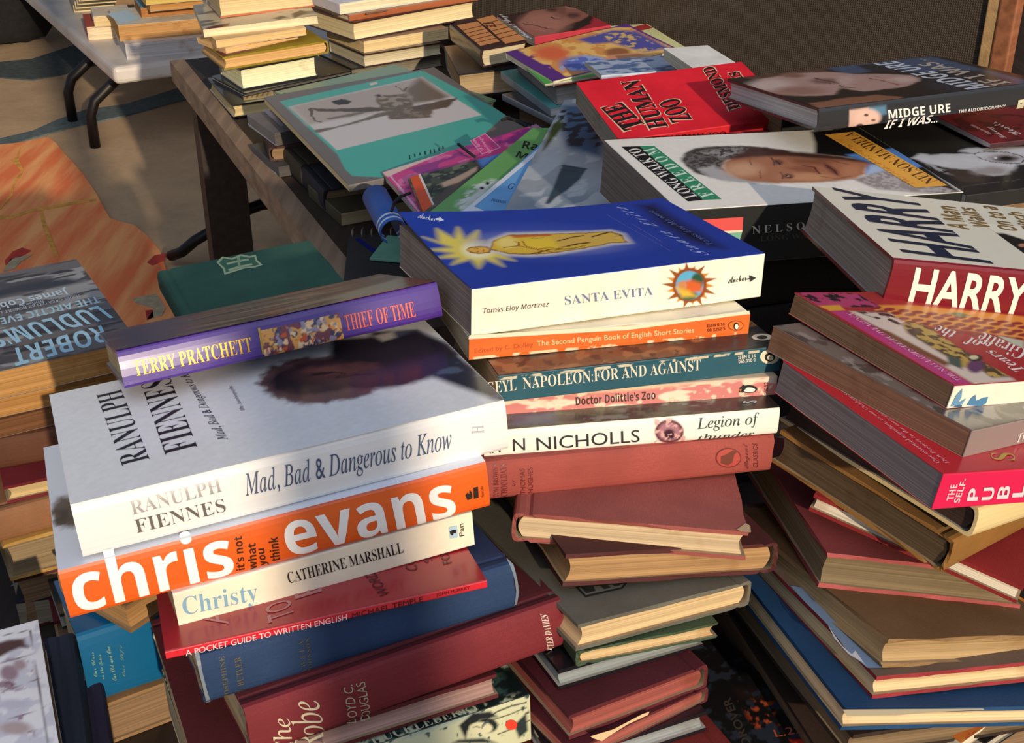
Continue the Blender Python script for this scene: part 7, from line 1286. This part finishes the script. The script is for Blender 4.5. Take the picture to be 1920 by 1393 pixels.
# ------------------------------------------------------------------ books on the white folding table
book('paperback_book', 'thick book with grey white page edges at the corner of the white table',
     (-0.8404, 3.1411, 0.24), (0.0, -0.0, 0.384), (225.0, 190.0, 38.0), 'pb', 'B', (210, 204, 200), (210, 204, 200), (210, 204, 200), (196, 190, 188), group='books at the back of the table')
book('paperback_book', 'tan edged book with a pale blue cover on the white table',
     (-0.8537, 3.1609, 0.2785), (0.0, -0.0, 0.384), (230.0, 185.0, 37.0), 'pb', 'B', (206, 200, 180), (206, 200, 180), (206, 200, 180), (186, 140, 86),
     [('p', 'pale_panel', 'T', [(-9.61, 136.65), (40.01, 157.62), (59.56, 52.72), (8.75, 15.07)], (186, 214, 228))], group='books at the back of the table')
book('paperback_book', 'brown edged paperback with a blue cover on the tan edged book',
     (-0.8235, 3.2003, 0.3165), (0.0, -0.0, 0.384), (190.0, 130.0, 24.0), 'pb', 'B', (100, 140, 160), (100, 140, 160), (100, 140, 160), (166, 112, 64), group='books at the back of the table')
book('paperback_book', 'slim brown paperback near the top of the white table pile',
     (-0.7972, 3.1581, 0.341), (0.0, -0.0, 0.4189), (180.0, 130.0, 18.0), 'pb', 'B', (150, 120, 80), (150, 120, 80), (150, 120, 80), (190, 140, 80), group='books at the back of the table')
book('paperback_book', 'pale yellow paperback topping the white table pile',
     (-0.8122, 3.1307, 0.3595), (0.0, -0.0, 0.4189), (150.0, 120.0, 20.0), 'pb', 'B', (200, 176, 96), (200, 176, 96), (200, 176, 96), (206, 176, 96), group='books at the back of the table')
book('paperback_book', 'small red covered book with navy side on the white table',
     (-1.0183, 3.2887, 0.24), (0.0, -0.0, 0.3491), (130.0, 150.0, 34.0), 'pb', 'L', (170, 72, 60), (170, 72, 60), (170, 72, 60), (226, 206, 170), group='books at the back of the table')
book('paperback_book', 'little cream paperback on the red covered book',
     (-1.0079, 3.259, 0.2745), (0.0, -0.0, 0.3491), (90.0, 110.0, 26.0), 'pb', 'L', (206, 196, 180), (206, 196, 180), (206, 196, 180), (216, 190, 140), group='books at the back of the table')
book('paperback_book', 'lowest cream paperback of the small leaning pile at the far side of the white table',
     (-1.16, 3.5816, 0.2405), (0.0, -0.0, 0.384), (100.0, 130.0, 20.0), 'pb', 'L', (150, 140, 120), (150, 140, 120), (150, 140, 120), (226, 206, 160), group='cream paperbacks on the white table')
book('paperback_book', 'second cream paperback of the small leaning pile at the far side of the white table',
     (-1.1371, 3.5312, 0.2615), (0.0, -0.0, 0.384), (100.0, 130.0, 20.0), 'pb', 'L', (196, 184, 156), (196, 184, 156), (196, 184, 156), (226, 206, 160), group='cream paperbacks on the white table')
book('paperback_book', 'third cream paperback of the small leaning pile at the far side of the white table',
     (-1.114, 3.4794, 0.2825), (0.0, -0.0, 0.384), (100.0, 130.0, 20.0), 'pb', 'L', (150, 140, 120), (150, 140, 120), (150, 140, 120), (226, 206, 160), group='cream paperbacks on the white table')
book('paperback_book', 'fourth cream paperback of the small leaning pile at the far side of the white table',
     (-1.0905, 3.426, 0.3035), (0.0, -0.0, 0.384), (100.0, 130.0, 20.0), 'pb', 'L', (196, 184, 156), (196, 184, 156), (196, 184, 156), (226, 206, 160), group='cream paperbacks on the white table')
book('paperback_book', 'top cream paperback of the small leaning pile at the far side of the white table',
     (-1.0668, 3.3712, 0.3245), (0.0, -0.0, 0.384), (100.0, 130.0, 20.0), 'pb', 'L', (150, 140, 120), (150, 140, 120), (150, 140, 120), (226, 206, 160), group='cream paperbacks on the white table')
book('hardback_book', 'dark standing book behind the little cream paperback',
     (-1.0806, 3.605, 0.24), (0.0, -0.0, 0.384), (120.0, 140.0, 80.0), 'cl', 'L', (56, 46, 40), (56, 46, 40), (56, 46, 40), (140, 112, 84), group='books at the back of the table')
# ------------------------------------------------------------------ plain volumes at the bottom of the piles
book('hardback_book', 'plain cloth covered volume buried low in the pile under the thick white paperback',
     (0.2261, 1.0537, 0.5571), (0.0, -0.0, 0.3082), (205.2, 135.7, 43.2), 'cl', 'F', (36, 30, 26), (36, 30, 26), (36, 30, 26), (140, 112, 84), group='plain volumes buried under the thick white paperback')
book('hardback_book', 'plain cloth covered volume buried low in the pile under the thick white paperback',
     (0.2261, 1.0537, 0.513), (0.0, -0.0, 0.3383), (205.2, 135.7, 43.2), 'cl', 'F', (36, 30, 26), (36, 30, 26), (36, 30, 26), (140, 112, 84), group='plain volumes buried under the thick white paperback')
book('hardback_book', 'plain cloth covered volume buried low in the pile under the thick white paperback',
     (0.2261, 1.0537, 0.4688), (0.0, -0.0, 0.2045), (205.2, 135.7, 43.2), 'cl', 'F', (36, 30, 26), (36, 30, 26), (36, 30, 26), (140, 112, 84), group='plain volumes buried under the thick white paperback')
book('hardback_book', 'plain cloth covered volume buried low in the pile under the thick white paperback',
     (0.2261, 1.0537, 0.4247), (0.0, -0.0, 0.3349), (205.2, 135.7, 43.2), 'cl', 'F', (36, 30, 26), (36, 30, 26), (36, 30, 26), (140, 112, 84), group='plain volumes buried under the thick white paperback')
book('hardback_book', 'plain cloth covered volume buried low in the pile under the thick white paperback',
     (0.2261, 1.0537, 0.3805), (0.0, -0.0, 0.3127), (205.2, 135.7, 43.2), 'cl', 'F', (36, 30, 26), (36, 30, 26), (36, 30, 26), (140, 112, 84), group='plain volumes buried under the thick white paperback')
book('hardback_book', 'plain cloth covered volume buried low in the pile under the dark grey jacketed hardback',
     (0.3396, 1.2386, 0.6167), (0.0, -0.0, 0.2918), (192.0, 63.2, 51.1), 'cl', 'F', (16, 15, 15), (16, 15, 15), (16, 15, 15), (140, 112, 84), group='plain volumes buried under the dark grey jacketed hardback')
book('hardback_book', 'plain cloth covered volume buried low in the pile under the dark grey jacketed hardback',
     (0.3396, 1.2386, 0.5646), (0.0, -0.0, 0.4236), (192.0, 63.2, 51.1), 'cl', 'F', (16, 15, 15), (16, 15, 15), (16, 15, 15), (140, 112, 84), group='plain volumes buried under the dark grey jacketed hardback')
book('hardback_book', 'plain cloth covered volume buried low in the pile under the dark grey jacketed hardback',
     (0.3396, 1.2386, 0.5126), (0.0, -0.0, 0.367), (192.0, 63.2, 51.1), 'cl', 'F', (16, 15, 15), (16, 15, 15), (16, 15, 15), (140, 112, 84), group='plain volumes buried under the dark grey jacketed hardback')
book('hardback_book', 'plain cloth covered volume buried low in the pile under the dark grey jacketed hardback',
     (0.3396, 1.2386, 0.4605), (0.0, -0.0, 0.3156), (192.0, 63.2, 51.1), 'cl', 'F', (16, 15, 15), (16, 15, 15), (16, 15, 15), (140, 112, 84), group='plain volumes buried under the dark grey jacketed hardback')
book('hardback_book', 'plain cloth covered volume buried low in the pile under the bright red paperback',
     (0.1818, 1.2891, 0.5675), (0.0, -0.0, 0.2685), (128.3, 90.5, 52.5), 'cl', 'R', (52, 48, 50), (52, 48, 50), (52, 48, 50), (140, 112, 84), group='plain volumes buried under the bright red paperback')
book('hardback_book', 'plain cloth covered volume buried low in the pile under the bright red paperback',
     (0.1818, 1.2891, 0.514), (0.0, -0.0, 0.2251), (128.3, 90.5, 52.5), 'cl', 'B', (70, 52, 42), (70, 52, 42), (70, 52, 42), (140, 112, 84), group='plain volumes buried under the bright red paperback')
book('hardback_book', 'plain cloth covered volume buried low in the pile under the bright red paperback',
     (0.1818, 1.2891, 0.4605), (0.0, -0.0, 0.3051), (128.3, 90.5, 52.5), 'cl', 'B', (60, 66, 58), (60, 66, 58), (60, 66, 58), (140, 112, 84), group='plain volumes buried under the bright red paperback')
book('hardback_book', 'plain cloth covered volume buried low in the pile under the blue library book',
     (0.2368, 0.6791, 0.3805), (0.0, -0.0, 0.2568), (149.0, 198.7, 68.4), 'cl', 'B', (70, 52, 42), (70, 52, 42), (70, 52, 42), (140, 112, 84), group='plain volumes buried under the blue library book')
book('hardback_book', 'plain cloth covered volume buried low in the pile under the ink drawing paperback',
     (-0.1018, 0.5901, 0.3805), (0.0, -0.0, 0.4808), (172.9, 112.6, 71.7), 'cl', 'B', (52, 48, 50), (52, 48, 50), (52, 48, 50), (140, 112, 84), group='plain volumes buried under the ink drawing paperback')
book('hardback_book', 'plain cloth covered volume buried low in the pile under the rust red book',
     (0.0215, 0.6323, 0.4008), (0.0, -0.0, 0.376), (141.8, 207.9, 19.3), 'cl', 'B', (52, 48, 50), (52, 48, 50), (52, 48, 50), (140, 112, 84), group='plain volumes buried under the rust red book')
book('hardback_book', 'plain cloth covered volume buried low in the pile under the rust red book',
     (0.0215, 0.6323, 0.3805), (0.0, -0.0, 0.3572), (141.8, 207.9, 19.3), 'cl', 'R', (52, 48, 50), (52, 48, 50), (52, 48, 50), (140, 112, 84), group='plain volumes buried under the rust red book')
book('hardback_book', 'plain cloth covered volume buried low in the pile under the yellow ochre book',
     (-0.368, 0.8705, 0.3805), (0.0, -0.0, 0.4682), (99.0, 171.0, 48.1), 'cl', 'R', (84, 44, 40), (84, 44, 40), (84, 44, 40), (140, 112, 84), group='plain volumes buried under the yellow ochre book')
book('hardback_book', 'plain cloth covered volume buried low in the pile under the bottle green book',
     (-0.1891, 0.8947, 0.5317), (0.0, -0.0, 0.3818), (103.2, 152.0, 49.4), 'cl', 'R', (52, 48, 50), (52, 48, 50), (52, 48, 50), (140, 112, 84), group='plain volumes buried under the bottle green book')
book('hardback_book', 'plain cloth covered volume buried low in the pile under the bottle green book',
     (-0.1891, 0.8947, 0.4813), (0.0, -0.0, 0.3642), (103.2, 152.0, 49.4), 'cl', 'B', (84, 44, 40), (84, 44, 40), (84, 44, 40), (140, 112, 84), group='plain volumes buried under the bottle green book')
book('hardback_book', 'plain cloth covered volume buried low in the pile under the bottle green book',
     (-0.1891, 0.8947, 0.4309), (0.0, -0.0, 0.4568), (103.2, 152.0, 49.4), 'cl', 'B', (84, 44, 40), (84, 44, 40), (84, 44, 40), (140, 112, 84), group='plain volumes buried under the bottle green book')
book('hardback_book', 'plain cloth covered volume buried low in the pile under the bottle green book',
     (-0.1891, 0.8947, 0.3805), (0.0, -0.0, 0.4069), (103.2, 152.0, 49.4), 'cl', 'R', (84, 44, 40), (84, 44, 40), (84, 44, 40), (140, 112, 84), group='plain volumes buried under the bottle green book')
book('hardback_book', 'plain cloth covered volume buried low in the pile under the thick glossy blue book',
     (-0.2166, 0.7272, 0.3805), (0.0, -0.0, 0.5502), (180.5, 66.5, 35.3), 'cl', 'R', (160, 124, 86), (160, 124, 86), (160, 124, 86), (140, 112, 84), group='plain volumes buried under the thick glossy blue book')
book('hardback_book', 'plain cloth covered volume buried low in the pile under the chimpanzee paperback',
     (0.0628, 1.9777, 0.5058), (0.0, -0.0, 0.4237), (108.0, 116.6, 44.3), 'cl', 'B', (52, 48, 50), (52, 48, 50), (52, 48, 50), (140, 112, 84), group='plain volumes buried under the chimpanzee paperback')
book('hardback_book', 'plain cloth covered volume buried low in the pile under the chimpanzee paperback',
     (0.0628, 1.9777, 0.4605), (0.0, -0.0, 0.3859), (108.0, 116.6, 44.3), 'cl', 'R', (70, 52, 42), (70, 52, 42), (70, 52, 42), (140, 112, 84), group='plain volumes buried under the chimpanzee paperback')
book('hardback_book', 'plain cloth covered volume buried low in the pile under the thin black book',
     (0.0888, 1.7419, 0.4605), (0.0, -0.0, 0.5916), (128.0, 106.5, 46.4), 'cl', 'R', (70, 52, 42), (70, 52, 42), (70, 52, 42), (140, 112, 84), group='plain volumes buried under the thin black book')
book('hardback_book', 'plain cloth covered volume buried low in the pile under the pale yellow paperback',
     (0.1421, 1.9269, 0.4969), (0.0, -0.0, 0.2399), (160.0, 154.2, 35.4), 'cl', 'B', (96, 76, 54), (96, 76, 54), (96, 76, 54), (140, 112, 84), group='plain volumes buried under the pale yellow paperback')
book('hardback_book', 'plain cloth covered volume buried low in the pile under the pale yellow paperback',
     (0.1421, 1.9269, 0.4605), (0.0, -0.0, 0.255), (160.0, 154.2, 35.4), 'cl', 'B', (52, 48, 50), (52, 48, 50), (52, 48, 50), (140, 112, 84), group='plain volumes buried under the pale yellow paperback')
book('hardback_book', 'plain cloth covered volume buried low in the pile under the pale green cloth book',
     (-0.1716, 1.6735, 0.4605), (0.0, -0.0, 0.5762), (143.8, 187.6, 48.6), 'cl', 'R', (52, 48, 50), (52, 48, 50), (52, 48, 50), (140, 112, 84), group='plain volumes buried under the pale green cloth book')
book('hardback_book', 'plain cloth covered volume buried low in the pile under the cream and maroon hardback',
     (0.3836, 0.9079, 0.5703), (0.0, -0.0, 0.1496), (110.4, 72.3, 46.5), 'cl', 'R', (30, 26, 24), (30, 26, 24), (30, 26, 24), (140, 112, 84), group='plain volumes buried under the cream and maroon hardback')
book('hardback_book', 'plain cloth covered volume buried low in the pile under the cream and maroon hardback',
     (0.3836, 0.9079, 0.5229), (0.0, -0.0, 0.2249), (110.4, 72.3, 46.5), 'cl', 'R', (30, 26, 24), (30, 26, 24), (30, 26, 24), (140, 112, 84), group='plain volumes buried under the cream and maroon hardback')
book('hardback_book', 'plain cloth covered volume buried low in the pile under the cream and maroon hardback',
     (0.3836, 0.9079, 0.4754), (0.0, -0.0, 0.2396), (110.4, 72.3, 46.5), 'cl', 'R', (30, 26, 24), (30, 26, 24), (30, 26, 24), (140, 112, 84), group='plain volumes buried under the cream and maroon hardback')
book('hardback_book', 'plain cloth covered volume buried low in the pile under the cream and maroon hardback',
     (0.3836, 0.9079, 0.428), (0.0, -0.0, 0.2546), (110.4, 72.3, 46.5), 'cl', 'B', (30, 26, 24), (30, 26, 24), (30, 26, 24), (140, 112, 84), group='plain volumes buried under the cream and maroon hardback')
book('hardback_book', 'plain cloth covered volume buried low in the pile under the cream and maroon hardback',
     (0.3836, 0.9079, 0.3805), (0.0, -0.0, 0.149), (110.4, 72.3, 46.5), 'cl', 'R', (30, 26, 24), (30, 26, 24), (30, 26, 24), (140, 112, 84), group='plain volumes buried under the cream and maroon hardback')
book('hardback_book', 'plain cloth covered volume buried low in the pile under the black and white face paperback',
     (0.4437, 1.1243, 0.571), (0.0, -0.0, 0.3871), (102.0, 114.0, 62.5), 'cl', 'R', (30, 26, 24), (30, 26, 24), (30, 26, 24), (140, 112, 84), group='plain volumes buried under the black and white face paperback')
book('hardback_book', 'plain cloth covered volume buried low in the pile under the black and white face paperback',
     (0.4437, 1.1243, 0.5075), (0.0, -0.0, 0.3882), (102.0, 114.0, 62.5), 'cl', 'B', (30, 26, 24), (30, 26, 24), (30, 26, 24), (140, 112, 84), group='plain volumes buried under the black and white face paperback')
book('hardback_book', 'plain cloth covered volume buried low in the pile under the black and white face paperback',
     (0.4437, 1.1243, 0.444), (0.0, -0.0, 0.2814), (102.0, 114.0, 62.5), 'cl', 'R', (30, 26, 24), (30, 26, 24), (30, 26, 24), (140, 112, 84), group='plain volumes buried under the black and white face paperback')
book('hardback_book', 'plain cloth covered volume buried low in the pile under the black and white face paperback',
     (0.4437, 1.1243, 0.3805), (0.0, -0.0, 0.2579), (102.0, 114.0, 62.5), 'cl', 'B', (30, 26, 24), (30, 26, 24), (30, 26, 24), (140, 112, 84), group='plain volumes buried under the black and white face paperback')
